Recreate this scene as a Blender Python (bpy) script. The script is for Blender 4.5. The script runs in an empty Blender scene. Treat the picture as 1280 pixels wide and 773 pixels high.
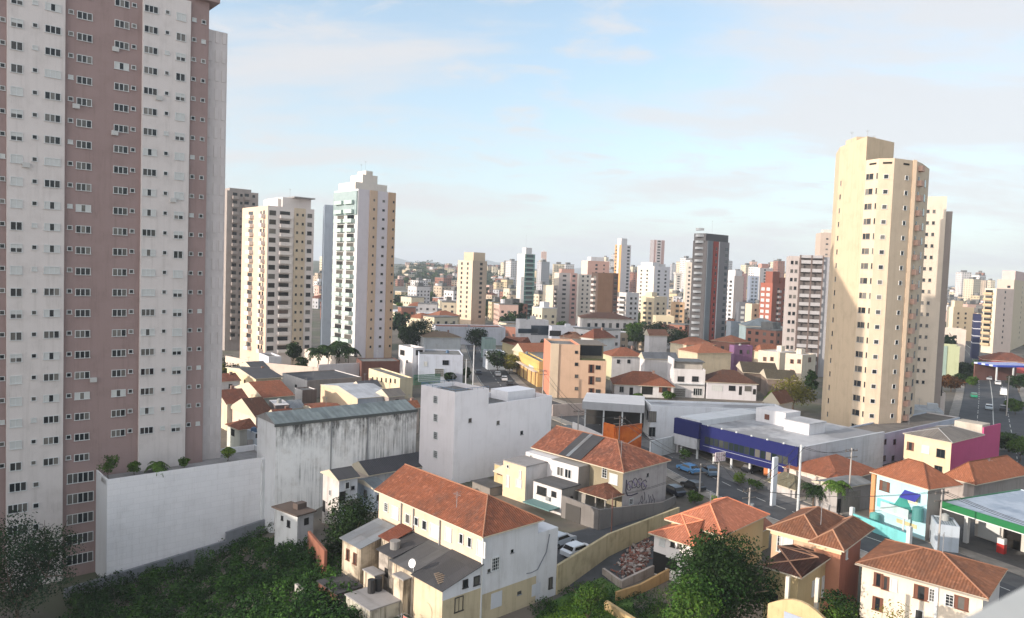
import bpy, math, random
import numpy as np
from mathutils import Vector, Matrix
R = math.radians
random.seed(7)
S = bpy.context.scene
COL = S.collection

# ------------------------------------------------------------------ camera, sky, sun, exposure
CAMZ = 33.0                      # the balcony the photograph was taken from
F = 930.0; CX, CY = 640.0, 386.5 # focal length and centre in photo pixels (1280 x 773)
pit, rol = R(2.86), R(2.06)
fw = Vector((0, math.cos(pit), -math.sin(pit)))
u0 = Vector((0, math.sin(pit), math.cos(pit))); r0 = Vector((1, 0, 0))
Rc = r0*math.cos(rol) + u0*math.sin(rol)
Uc = -r0*math.sin(rol) + u0*math.cos(rol)
CAM = Vector((0, 0, CAMZ))
cd = bpy.data.cameras.new('camera'); cam = bpy.data.objects.new('camera', cd); COL.objects.link(cam)
cd.lens = 36*F/1280; cd.sensor_width = 36; cd.clip_start = 0.1; cd.clip_end = 30000
mw = Matrix.Identity(4)
for i in range(3):
    mw[i][0] = Rc[i]; mw[i][1] = Uc[i]; mw[i][2] = -fw[i]; mw[i][3] = CAM[i]
cam.matrix_world = mw
cd.dof.use_dof = True; cd.dof.focus_distance = 120; cd.dof.aperture_fstop = 2.4
S.camera = cam

SUN_EL = 14.5
SUN_AZ = math.atan2(-0.904, -0.427)      # clockwise from +Y
W = bpy.data.worlds.new('World'); S.world = W; W.use_nodes = True
nt = W.node_tree; nt.nodes.clear()
def nn(nt, t, **k):
    n = nt.nodes.new(t)
    for a, b in k.items(): setattr(n, a, b)
    return n
out = nn(nt, 'ShaderNodeOutputWorld'); bg = nn(nt, 'ShaderNodeBackground')
sky = nn(nt, 'ShaderNodeTexSky', sky_type='NISHITA', sun_disc=False, sun_elevation=R(SUN_EL), sun_rotation=SUN_AZ,
         altitude=700, air_density=1.0, dust_density=0.3, ozone_density=0.4)
bg.inputs[1].default_value = 0.12
tc = nn(nt, 'ShaderNodeTexCoord'); sx = nn(nt, 'ShaderNodeSeparateXYZ')
nt.links.new(tc.outputs['Generated'], sx.inputs[0])
def mth(nt, op, a, b=None, clamp=False):
    n = nn(nt, 'ShaderNodeMath', operation=op, use_clamp=clamp)
    for i, v in enumerate((a, b)):
        if v is None: continue
        if isinstance(v, (int, float)): n.inputs[i].default_value = v
        else: nt.links.new(v, n.inputs[i])
    return n.outputs[0]
# thin high cloud: noise on a flat layer above the place
dz = mth(nt, 'ADD', mth(nt, 'MAXIMUM', sx.outputs[2], 0.0), 0.16)
cxy = nn(nt, 'ShaderNodeCombineXYZ')
nt.links.new(mth(nt, 'DIVIDE', sx.outputs[0], dz), cxy.inputs[0])
nt.links.new(mth(nt, 'DIVIDE', sx.outputs[1], dz), cxy.inputs[1])
def cloud(sc, rotz, s, det, lo, hi, dist=0.6, off=(0, 0, 0)):
    mp = nn(nt, 'ShaderNodeMapping'); mp.inputs['Scale'].default_value = sc; mp.inputs['Rotation'].default_value = (0, 0, rotz)
    mp.inputs['Location'].default_value = off
    nt.links.new(cxy.outputs[0], mp.inputs[0])
    nz = nn(nt, 'ShaderNodeTexNoise'); nz.inputs['Scale'].default_value = s; nz.inputs['Detail'].default_value = det
    nz.inputs['Roughness'].default_value = 0.6; nz.inputs['Distortion'].default_value = dist
    nt.links.new(mp.outputs[0], nz.inputs['Vector'])
    mr = nn(nt, 'ShaderNodeMapRange', interpolation_type='SMOOTHSTEP')
    mr.inputs[1].default_value = lo; mr.inputs[2].default_value = hi
    nt.links.new(nz.outputs[0], mr.inputs[0]); return mr.outputs[0]
c1 = cloud((0.62, 1.25, 1), R(10), 0.9, 11, 0.43, 0.60, 0.3, (1.3, .4, 0))
c2 = cloud((1, 1.5, 1), R(-8), 2.6, 10, 0.50, 0.68, 0.4, (3.1, 1.7, 0))
cl = mth(nt, 'MULTIPLY', mth(nt, 'MAXIMUM', c1, mth(nt, 'MULTIPLY', c2, 0.9)), 0.95)
low = mth(nt, 'SUBTRACT', 1.0, mth(nt, 'EXPONENT', mth(nt, 'DIVIDE', -0.15, mth(nt, 'ADD', mth(nt, 'MAXIMUM', sx.outputs[2], 0.0), 0.012))))
vl = mth(nt, 'MULTIPLY', low, 0.80)
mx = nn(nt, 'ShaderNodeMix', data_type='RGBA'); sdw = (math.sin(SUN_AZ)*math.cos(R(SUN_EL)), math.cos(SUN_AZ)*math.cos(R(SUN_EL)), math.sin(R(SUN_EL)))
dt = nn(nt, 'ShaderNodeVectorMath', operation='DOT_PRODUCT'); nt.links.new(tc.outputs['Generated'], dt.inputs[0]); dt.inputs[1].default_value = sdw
fwd = mth(nt, 'POWER', mth(nt, 'MAXIMUM', dt.outputs['Value'], 0.0), 1.5)          # thin cloud brighter towards the sun, raised unseen behind the camera as fill
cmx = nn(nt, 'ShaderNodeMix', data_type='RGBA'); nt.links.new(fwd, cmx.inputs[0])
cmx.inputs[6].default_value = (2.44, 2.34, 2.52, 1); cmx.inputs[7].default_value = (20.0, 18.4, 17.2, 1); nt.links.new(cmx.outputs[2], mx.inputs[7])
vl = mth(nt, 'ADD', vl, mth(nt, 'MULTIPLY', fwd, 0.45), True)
wb_ = nn(nt, 'ShaderNodeMix', data_type='RGBA', blend_type='MULTIPLY'); wb_.inputs[0].default_value = 1; wb_.inputs[7].default_value = (0.80, 0.98, 1.0, 1)   # white balance of the air
nt.links.new(sky.outputs[0], wb_.inputs[6])
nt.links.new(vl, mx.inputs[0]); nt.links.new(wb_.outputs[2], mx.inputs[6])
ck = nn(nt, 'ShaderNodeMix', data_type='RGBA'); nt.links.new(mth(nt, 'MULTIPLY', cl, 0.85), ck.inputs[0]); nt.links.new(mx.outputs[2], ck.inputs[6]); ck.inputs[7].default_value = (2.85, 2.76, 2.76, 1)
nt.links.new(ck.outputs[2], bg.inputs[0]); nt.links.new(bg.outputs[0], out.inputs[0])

sl = bpy.data.lights.new('sun', 'SUN'); sl.energy = 2.35; sl.angle = R(0.5); sl.color = (1, 0.87, 0.74)
so = bpy.data.objects.new('sun', sl); COL.objects.link(so)
sd = Vector((math.sin(SUN_AZ)*math.cos(R(SUN_EL)), math.cos(SUN_AZ)*math.cos(R(SUN_EL)), math.sin(R(SUN_EL))))
so.rotation_euler = sd.to_track_quat('Z', 'Y').to_euler(); so.location = (-100, -60, 120)
S.view_settings.view_transform = 'Standard'; S.view_settings.look = 'None'
S.view_settings.exposure = 1.30; S.view_settings.gamma = 1.0; S.view_settings.use_curve_mapping = False
S.cycles.max_bounces = 5; S.cycles.diffuse_bounces = 3; S.cycles.glossy_bounces = 2; S.cycles.transparent_max_bounces = 4
S.cycles.volume_bounces = 0; S.cycles.use_denoising = True
S.cycles.sample_clamp_indirect = 6

# ------------------------------------------------------------------ photo pixel <-> world (for measuring only)
def ray(px, py): return fw + Rc*((px-CX)/F) - Uc*((py-CY)/F)
def at(px, py, Y):
    r = ray(px, py); return CAM + r*(Y/r.y)
def atz(px, py, z=0.0):
    r = ray(px, py); return CAM + r*((z-CAMZ)/r.z)
def proj(p):
    d = Vector(p)-CAM; w = d.dot(fw); return (CX + F*d.dot(Rc)/w, CY - F*d.dot(Uc)/w, w)
def len_to(p, d, px):
    c = Vector(p)-CAM; d = Vector(d); k = (px-CX)/F
    return -(c.dot(Rc)-k*c.dot(fw))/(d.dot(Rc)-k*d.dot(fw))
def ground_z(x, y):
    t = min(max((-14.0-x)/34.0, 0), 1); t = t*t*(3-2*t)
    s = min(max((126.0-y)/12.0, 0), 1)
    return -10.5*t*s

# ------------------------------------------------------------------ materials
def lin(c):
    return tuple(((v/255)/12.92 if v/255 <= 0.04045 else ((v/255+0.055)/1.055)**2.4) for v in c)
MATS = {}
def newmat(name):
    m = bpy.data.materials.new(name); m.use_nodes = True
    return m, m.node_tree, m.node_tree.nodes['Principled BSDF']
def mixc(nt, fac, a, b, blend='MIX'):
    n = nn(nt, 'ShaderNodeMix', data_type='RGBA', blend_type=blend)
    for s, v in ((0, fac), (6, a), (7, b)):
        if isinstance(v, (int, float)): n.inputs[s].default_value = v
        elif isinstance(v, tuple): n.inputs[s].default_value = (*v[:3], 1)
        else: nt.links.new(v, n.inputs[s])
    return n.outputs[2]
def noise(nt, vec, scale, det=5, rough=0.6):
    n = nn(nt, 'ShaderNodeTexNoise'); n.inputs['Scale'].default_value = scale; n.inputs['Detail'].default_value = det
    n.inputs['Roughness'].default_value = rough; nt.links.new(vec, n.inputs['Vector']); return n.outputs[0]
def mapv(nt, vec, sc=(1, 1, 1), loc=(0, 0, 0)):
    n = nn(nt, 'ShaderNodeMapping'); n.inputs['Scale'].default_value = sc; n.inputs['Location'].default_value = loc
    nt.links.new(vec, n.inputs[0]); return n.outputs[0]
def ramp(nt, v, lo, hi):
    n = nn(nt, 'ShaderNodeMapRange', interpolation_type='SMOOTHSTEP'); n.inputs[1].default_value = lo; n.inputs[2].default_value = hi
    nt.links.new(v, n.inputs[0]); return n.outputs[0]
def bump(nt, b, h, st, dist=0.05):
    n = nn(nt, 'ShaderNodeBump'); n.inputs['Strength'].default_value = st; n.inputs['Distance'].default_value = dist
    nt.links.new(h, n.inputs['Height']); nt.links.new(n.outputs[0], b.inputs['Normal'])
def uvvec(nt, rnd=True):
    t = nn(nt, 'ShaderNodeTexCoord')
    if not rnd: return t.outputs['UV']
    oi = nn(nt, 'ShaderNodeObjectInfo'); a = nn(nt, 'ShaderNodeVectorMath', operation='ADD')
    c = nn(nt, 'ShaderNodeCombineXYZ'); nt.links.new(mth(nt, 'MULTIPLY', oi.outputs['Random'], 77.0), c.inputs[2])
    nt.links.new(t.outputs['UV'], a.inputs[0]); nt.links.new(c.outputs[0], a.inputs[1]); return a.outputs[0]

def stucco(rgb, g=0.25, rough=0.88, stain=(0.42, 0.40, 0.37), blk=0):
    key = ('st', rgb, g, stain, blk)
    if key in MATS: return MATS[key]
    m, nt, b = newmat('painted_render'); v = uvvec(nt)
    c = rgb if max(rgb) <= 1 else lin(rgb)
    if c[0] > c[2]: lu = sum(c)/3; c = (c[0]*.80+lu*.15, c[1]*.80+lu*.14, c[2]*.82+lu*.16)      # warm wall colours desaturated slightly
    n1 = noise(nt, v, 0.35, 6); n2 = noise(nt, mapv(nt, v, (1.6, 0.10, 1)), 1.0, 6, 0.65); n3 = noise(nt, v, 4.0, 4)
    f1 = mth(nt, 'MULTIPLY', ramp(nt, n2, 0.48, 0.76), g*1.25, True)
    f2 = mth(nt, 'MULTIPLY', ramp(nt, n1, 0.44, 0.72), g*0.8, True)
    n4 = noise(nt, mapv(nt, v, (6.0, 0.5, 1), (3, 9, 0)), 1.0, 5, 0.7); f3 = mth(nt, 'MULTIPLY', mth(nt, 'MULTIPLY', ramp(nt, n4, 0.5, 0.72), ramp(nt, n1, 0.5, 0.62)), g*1.0, True)
    dark = tuple(x*y for x, y in zip(c, stain))
    o = mixc(nt, f2, c, dark); o = mixc(nt, f1, o, dark); o = mixc(nt, f3, o, tuple(x*.28 for x in c))
    o = mixc(nt, mth(nt, 'MULTIPLY', n3, 0.16), o, tuple(x*0.72 for x in c))
    if blk:
        br = nn(nt, 'ShaderNodeTexBrick'); br.inputs['Scale'].default_value = 1.0
        br.inputs['Brick Width'].default_value = blk; br.inputs['Row Height'].default_value = blk*0.5
        br.inputs['Mortar Size'].default_value = blk*0.02
        br.inputs['Color1'].default_value = (1, 1, 1, 1); br.inputs['Color2'].default_value = (0.94, 0.945, 0.95, 1); br.inputs['Mortar'].default_value = (0.86, 0.86, 0.86, 1)
        nt.links.new(v, br.inputs['Vector']); o = mixc(nt, 0.75, o, br.outputs[0], 'MULTIPLY')
    nt.links.new(o, b.inputs['Base Color']); b.inputs['Roughness'].default_value = rough
    b.inputs['Specular IOR Level'].default_value = 0.25
    bump(nt, b, n3, 0.25, 0.03)
    MATS[key] = m; return m

def grimy(rgb, amount=0.75):           # an old rendered wall with black run-off streaks from the top
    key = ('gr', rgb, amount)
    if key in MATS: return MATS[key]
    m, nt, b = newmat('weathered_render'); v = uvvec(nt, False)
    c = lin(rgb)
    s1 = noise(nt, mapv(nt, v, (3.2, 0.09, 1)), 1.0, 9, 0.72); s2 = noise(nt, mapv(nt, v, (0.22, 0.16, 1), (5, 2, 0)), 1.0, 6); s3 = noise(nt, mapv(nt, v, (5, 0.25, 1)), 1.0, 6, 0.7)
    sep = nn(nt, 'ShaderNodeSeparateXYZ'); nt.links.new(v, sep.inputs[0])
    top = ramp(nt, sep.outputs[1], -2.0, 9.5)
    a = mth(nt, 'MULTIPLY', ramp(nt, s1, 0.40, 0.72), mth(nt, 'ADD', mth(nt, 'MULTIPLY', top, 0.8), 0.25))
    a = mth(nt, 'MULTIPLY', a, ramp(nt, s2, 0.36, 0.62))
    a = mth(nt, 'MULTIPLY', mth(nt, 'ADD', a, mth(nt, 'MULTIPLY', ramp(nt, s3, 0.5, 0.8), 0.12)), amount*1.15, True)
    s4 = noise(nt, mapv(nt, v, (1.2, 0.5, 1), (1, 7, 0)), 1.0, 7, 0.7)
    band = mth(nt, 'MULTIPLY', ramp(nt, sep.outputs[1], 10.5, 15.5), ramp(nt, s4, 0.36, 0.62))
    a = mth(nt, 'ADD', a, mth(nt, 'MULTIPLY', band, amount*0.75), True)
    o = mixc(nt, a, c, (0.085, 0.082, 0.078))
    p = noise(nt, v, 0.5, 6, 0.65); o = mixc(nt, mth(nt, 'MULTIPLY', ramp(nt, p, 0.5, 0.7), 0.3), o, (0.42, 0.37, 0.31))
    nt.links.new(o, b.inputs['Base Color']); b.inputs['Roughness'].default_value = 0.9
    MATS[key] = m; return m

def tiles(rgb=(176, 84, 52), var=0.5, age=0.4):
    key = ('ti', rgb, var, age)
    if key in MATS: return MATS[key]
    m, nt, b = newmat('clay_roof_tile'); v = uvvec(nt); c = lin(rgb); g_l = sum(c)/3; c = (c[0]*.60+g_l*.22, c[1]*.72+g_l*.22, c[2]*.58+g_l*.20)
    sep = nn(nt, 'ShaderNodeSeparateXYZ'); nt.links.new(v, sep.inputs[0])
    wv = mth(nt, 'SINE', mth(nt, 'MULTIPLY', sep.outputs[0], 2*math.pi/0.26))
    row = mth(nt, 'FRACT', mth(nt, 'DIVIDE', sep.outputs[1], 0.38))
    h = mth(nt, 'ADD', mth(nt, 'MULTIPLY', wv, 0.5), mth(nt, 'MULTIPLY', row, -0.8))
    vo = nn(nt, 'ShaderNodeTexVoronoi'); vo.inputs['Scale'].default_value = 1.0
    nt.links.new(mapv(nt, v, (3.85, 2.63, 1)), vo.inputs['Vector'])
    cs = nn(nt, 'ShaderNodeSeparateColor'); nt.links.new(vo.outputs['Color'], cs.inputs[0])
    o = mixc(nt, mth(nt, 'MULTIPLY', cs.outputs[0], var), c, tuple(x*y for x, y in zip(c, (0.45, 0.5, 0.55))))
    o = mixc(nt, mth(nt, 'MULTIPLY', ramp(nt, cs.outputs[1], 0.75, 1.0), var), o, tuple(min(1, x*y) for x, y in zip(c, (1.5, 1.7, 1.9))))
    n1 = noise(nt, mapv(nt, v, (1, 0.55, 1)), 0.55, 7, 0.68); n2 = noise(nt, mapv(nt, v, (2.5, 0.5, 1)), 1.2, 6, 0.7)
    o = mixc(nt, mth(nt, 'MULTIPLY', ramp(nt, n1, 0.42, 0.72), age, True), o, (0.055, 0.045, 0.04))
    o = mixc(nt, mth(nt, 'MULTIPLY', ramp(nt, n2, 0.5, 0.75), age*0.6, True), o, (0.16, 0.14, 0.12))
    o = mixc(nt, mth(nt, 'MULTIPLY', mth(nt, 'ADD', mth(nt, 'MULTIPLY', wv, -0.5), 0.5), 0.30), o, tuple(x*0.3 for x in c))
    nt.links.new(o, b.inputs['Base Color']); b.inputs['Roughness'].default_value = 0.9; b.inputs['Specular IOR Level'].default_value = 0.2
    bump(nt, b, h, 0.7, 0.07)
    MATS[key] = m; return m

def corrugated(rgb=(120, 125, 128), per=0.18, age=0.5, rough=0.6, dirt=(0.06, 0.06, 0.06)):
    key = ('co', rgb, per, age)
    if key in MATS: return MATS[key]
    m, nt, b = newmat('corrugated_sheet'); v = uvvec(nt); c = lin(rgb)
    sep = nn(nt, 'ShaderNodeSeparateXYZ'); nt.links.new(v, sep.inputs[0])
    wv = mth(nt, 'SINE', mth(nt, 'MULTIPLY', sep.outputs[0], 2*math.pi/per))
    br = nn(nt, 'ShaderNodeTexBrick'); br.inputs['Scale'].default_value = 1; br.inputs['Brick Width'].default_value = 1.1; br.inputs['Row Height'].default_value = 2.4
    br.inputs['Mortar Size'].default_value = 0.02; br.offset = 0
    br.inputs['Color1'].default_value = (1, 1, 1, 1); br.inputs['Color2'].default_value = (0.50, 0.51, 0.53, 1); br.inputs['Mortar'].default_value = (0.3, 0.4, 0.4, 1)
    nt.links.new(v, br.inputs['Vector'])
    n1 = noise(nt, mapv(nt, v, (1, 0.4, 1)), 0.6, 7, 0.68)
    o = mixc(nt, mth(nt, 'MULTIPLY', ramp(nt, n1, 0.4, 0.72), age, True), c, dirt)
    o = mixc(nt, 0.6, o, br.outputs[0], 'MULTIPLY')
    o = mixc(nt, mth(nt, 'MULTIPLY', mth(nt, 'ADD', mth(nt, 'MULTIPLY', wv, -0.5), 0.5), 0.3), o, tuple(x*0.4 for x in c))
    nt.links.new(o, b.inputs['Base Color']); b.inputs['Roughness'].default_value = rough
    bump(nt, b, wv, 0.5, 0.05)
    MATS[key] = m; return m

def plain(rgb, rough=0.6, metal=0.0, var=0.2):
    key = ('pl', rgb, rough, metal, var)
    if key in MATS: return MATS[key]
    m, nt, b = newmat('painted_surface'); c = rgb if max(rgb) <= 1 else lin(rgb)
    t = nn(nt, 'ShaderNodeTexCoord'); n = noise(nt, t.outputs['Object'], 1.3, 5)
    o = mixc(nt, mth(nt, 'MULTIPLY', n, var*1.6, True), c, tuple(x*0.6 for x in c))
    nt.links.new(o, b.inputs['Base Color']); b.inputs['Roughness'].default_value = rough; b.inputs['Metallic'].default_value = metal
    MATS[key] = m; return m

def glass(rgb=(30, 36, 42), rough=0.12):
    key = ('gl', rgb)
    if key in MATS: return MATS[key]
    m, nt, b = newmat('window_glass'); c = lin(rgb)
    oi = nn(nt, 'ShaderNodeObjectInfo'); ge = nn(nt, 'ShaderNodeNewGeometry'); t = nn(nt, 'ShaderNodeTexCoord'); n = noise(nt, t.outputs['Object'], 0.9, 3)
    rr = mth(nt, 'FRACT', mth(nt, 'ADD', ge.outputs['Random Per Island'], oi.outputs['Random']))
    o = mixc(nt, mth(nt, 'MULTIPLY', mth(nt, 'POWER', rr, 3.0), 0.75), c, (0.30, 0.28, 0.25))
    o = mixc(nt, mth(nt, 'MULTIPLY', n, 0.5), o, tuple(x*0.4 for x in c))
    nt.links.new(o, b.inputs['Base Color']); b.inputs['Roughness'].default_value = rough; b.inputs['Specular IOR Level'].default_value = 0.35
    MATS[key] = m; return m

def leafmat(d, l, name='foliage'):
    key = ('lf', d, l)
    if key in MATS: return MATS[key]
    m, nt, b = newmat(name)
    g = nn(nt, 'ShaderNodeNewGeometry'); t = nn(nt, 'ShaderNodeTexCoord'); n = noise(nt, t.outputs['Object'], 0.55, 4)
    f = mth(nt, 'ADD', mth(nt, 'MULTIPLY', g.outputs['Random Per Island'], 0.55), mth(nt, 'MULTIPLY', ramp(nt, n, 0.35, 0.68), 0.5), True)
    o = mixc(nt, f, lin(d), lin(l))
    nt.links.new(o, b.inputs['Base Color']); b.inputs['Roughness'].default_value = 0.75; b.inputs['Specular IOR Level'].default_value = 0.04
    b.inputs['Subsurface Weight'].default_value = 0.0
    MATS[key] = m; return m

def groundmat(a, bcol, scale=0.15, name='ground', c3=None, rough=0.95):
    key = ('gm', a, bcol, scale, c3)
    if key in MATS: return MATS[key]
    m, nt, b = newmat(name); t = nn(nt, 'ShaderNodeTexCoord')
    n = noise(nt, t.outputs['Object'], scale, 9, 0.65); n2 = noise(nt, t.outputs['Object'], 2.3, 6, 0.7)
    o = mixc(nt, ramp(nt, n, 0.4, 0.62), lin(a), lin(bcol))
    if c3: o = mixc(nt, ramp(nt, noise(nt, t.outputs['Object'], scale*0.4, 6), 0.5, 0.6), o, lin(c3))
    o = mixc(nt, mth(nt, 'MULTIPLY', n2, 0.45), o, tuple(x*0.5 for x in lin(a)))
    nt.links.new(o, b.inputs['Base Color']); b.inputs['Roughness'].default_value = rough
    bump(nt, b, n2, 0.4, 0.06)
    MATS[key] = m; return m

# ------------------------------------------------------------------ mesh building
class MB:
    def __init__(s): s.v = []; s.f = []; s.m = []
    def face(s, pts, m=0):
        i = len(s.v); s.v += [tuple(p) for p in pts]; s.f.append(tuple(range(i, i+len(pts)))); s.m.append(m); return s
    def box(s, x0, x1, y0, y1, z0, z1, m=0, mt=None, ml=None, mr=None):
        i = len(s.v)
        s.v += [(x0, y0, z0), (x1, y0, z0), (x1, y1, z0), (x0, y1, z0), (x0, y0, z1), (x1, y0, z1), (x1, y1, z1), (x0, y1, z1)]
        for q, k in (((0, 1, 5, 4), mr), ((1, 2, 6, 5), None), ((2, 3, 7, 6), None), ((3, 0, 4, 7), ml), ((4, 5, 6, 7), mt), ((3, 2, 1, 0), None)):
            s.f.append(tuple(i+j for j in q)); s.m.append(m if k is None else k)
        return s
    def prism(s, poly, z0, z1, m=0, mt=None):
        n = len(poly); i = len(s.v)
        s.v += [(x, y, z0) for x, y in poly] + [(x, y, z1) for x, y in poly]
        for k in range(n):
            j = (k+1) % n; s.f.append((i+k, i+j, i+n+j, i+n+k)); s.m.append(m)
        s.f.append(tuple(i+n+k for k in range(n))); s.m.append(m if mt is None else mt)
        s.f.append(tuple(i+n-1-k for k in range(n))); s.m.append(m)
        return s
    def tube(s, p, q, r, n=6, m=0, r2=None):
        p, q = Vector(p), Vector(q); d = q-p
        if d.length < 1e-6: return s
        d.normalize(); a = d.orthogonal().normalized(); b = d.cross(a); r2 = r if r2 is None else r2
        i = len(s.v)
        for c, rr in ((p, r), (q, r2)):
            for k in range(n):
                t = 2*math.pi*k/n; s.v.append(tuple(c+(a*math.cos(t)+b*math.sin(t))*rr))
        for k in range(n):
            j = (k+1) % n; s.f.append((i+k, i+j, i+n+j, i+n+k)); s.m.append(m)
        s.f.append(tuple(i+n-1-k for k in range(n))); s.m.append(m); s.f.append(tuple(i+n+k for k in range(n))); s.m.append(m)
        return s
    def blob(s, c, rx, ry, rz, nu=8, nv=5, m=0, jit=0.0, rnd=random):
        i = len(s.v)
        s.v.append((c[0], c[1], c[2]-rz))
        for a in range(1, nv):
            ph = -math.pi/2 + math.pi*a/nv
            for b in range(nu):
                th = 2*math.pi*b/nu; k = 1+rnd.uniform(-jit, jit)
                s.v.append((c[0]+rx*k*math.cos(ph)*math.cos(th), c[1]+ry*k*math.cos(ph)*math.sin(th), c[2]+rz*k*math.sin(ph)))
        s.v.append((c[0], c[1], c[2]+rz)); e = len(s.v)-1
        for b in range(nu):
            j = (b+1) % nu
            s.f.append((i, i+1+j, i+1+b)); s.m.append(m)
            for a in range(nv-2):
                p = i+1+a*nu; s.f.append((p+b, p+j, p+nu+j, p+nu+b)); s.m.append(m)
            p = i+1+(nv-2)*nu; s.f.append((p+b, p+j, e)); s.m.append(m)
        return s
    def add(s, o, M=None, mo=0):
        i = len(s.v); s.v += [tuple(M @ Vector(p)) if M else p for p in o.v]
        s.f += [tuple(i+k for k in f) for f in o.f]; s.m += [k+mo for k in o.m]; return s
    def mesh(s, name, mats, smooth=False, uv=True):
        me = bpy.data.meshes.new(name); me.from_pydata(s.v, [], s.f)
        for m in (mats if isinstance(mats, (list, tuple)) else [mats]): me.materials.append(m)
        me.polygons.foreach_set('material_index', s.m)
        if smooth: me.polygons.foreach_set('use_smooth', [True]*len(s.f))
        if uv:
            L = me.uv_layers.new(name='UVMap'); data = []
            for f in s.f:
                p = [Vector(s.v[k]) for k in f]
                n = Vector((0, 0, 0))
                for k in range(len(p)):
                    a, b = p[k], p[(k+1) % len(p)]
                    n += Vector(((a.y-b.y)*(a.z+b.z), (a.z-b.z)*(a.x+b.x), (a.x-b.x)*(a.y+b.y)))
                if n.length < 1e-9: n = Vector((0, 0, 1))
                n.normalize()
                if abs(n.z) > 0.995: t = Vector((1, 0, 0)); w = Vector((0, 1, 0))
                else: t = Vector((0, 0, 1)).cross(n).normalized(); w = n.cross(t)
                for q in p: data += [t.dot(q), w.dot(q)]
            L.data.foreach_set('uv', data)
        me.update(); return me
    def build(s, name, mats, parent=None, **k):
        o = bpy.data.objects.new(name, s.mesh(name, mats, **k)); COL.objects.link(o)
        if parent is not None: o.parent = parent
        return o

def tag(o, label, cat, group=None, kind=None):
    if label: o['label'] = label
    if cat: o['category'] = cat
    if group: o['group'] = group
    if kind: o['kind'] = kind
    return o
def empty(name, loc, rz, label, cat, group=None):
    o = bpy.data.objects.new(name, None); COL.objects.link(o); o.location = loc; o.rotation_euler = (0, 0, rz); o.empty_display_size = 0.5
    return tag(o, label, cat, group)
def inst(name, me, parent, loc=(0, 0, 0), rz=0.0, label=None):
    o = bpy.data.objects.new(name, me); COL.objects.link(o); o.parent = parent; o.location = loc; o.rotation_euler = (0, 0, rz)
    if label: o['label'] = label
    return o
def copy_tree(o, parent=None):
    c = o.copy(); COL.objects.link(c)
    if parent is not None: c.parent = parent
    for ch in list(o.children): copy_tree(ch, c)
    return c

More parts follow.
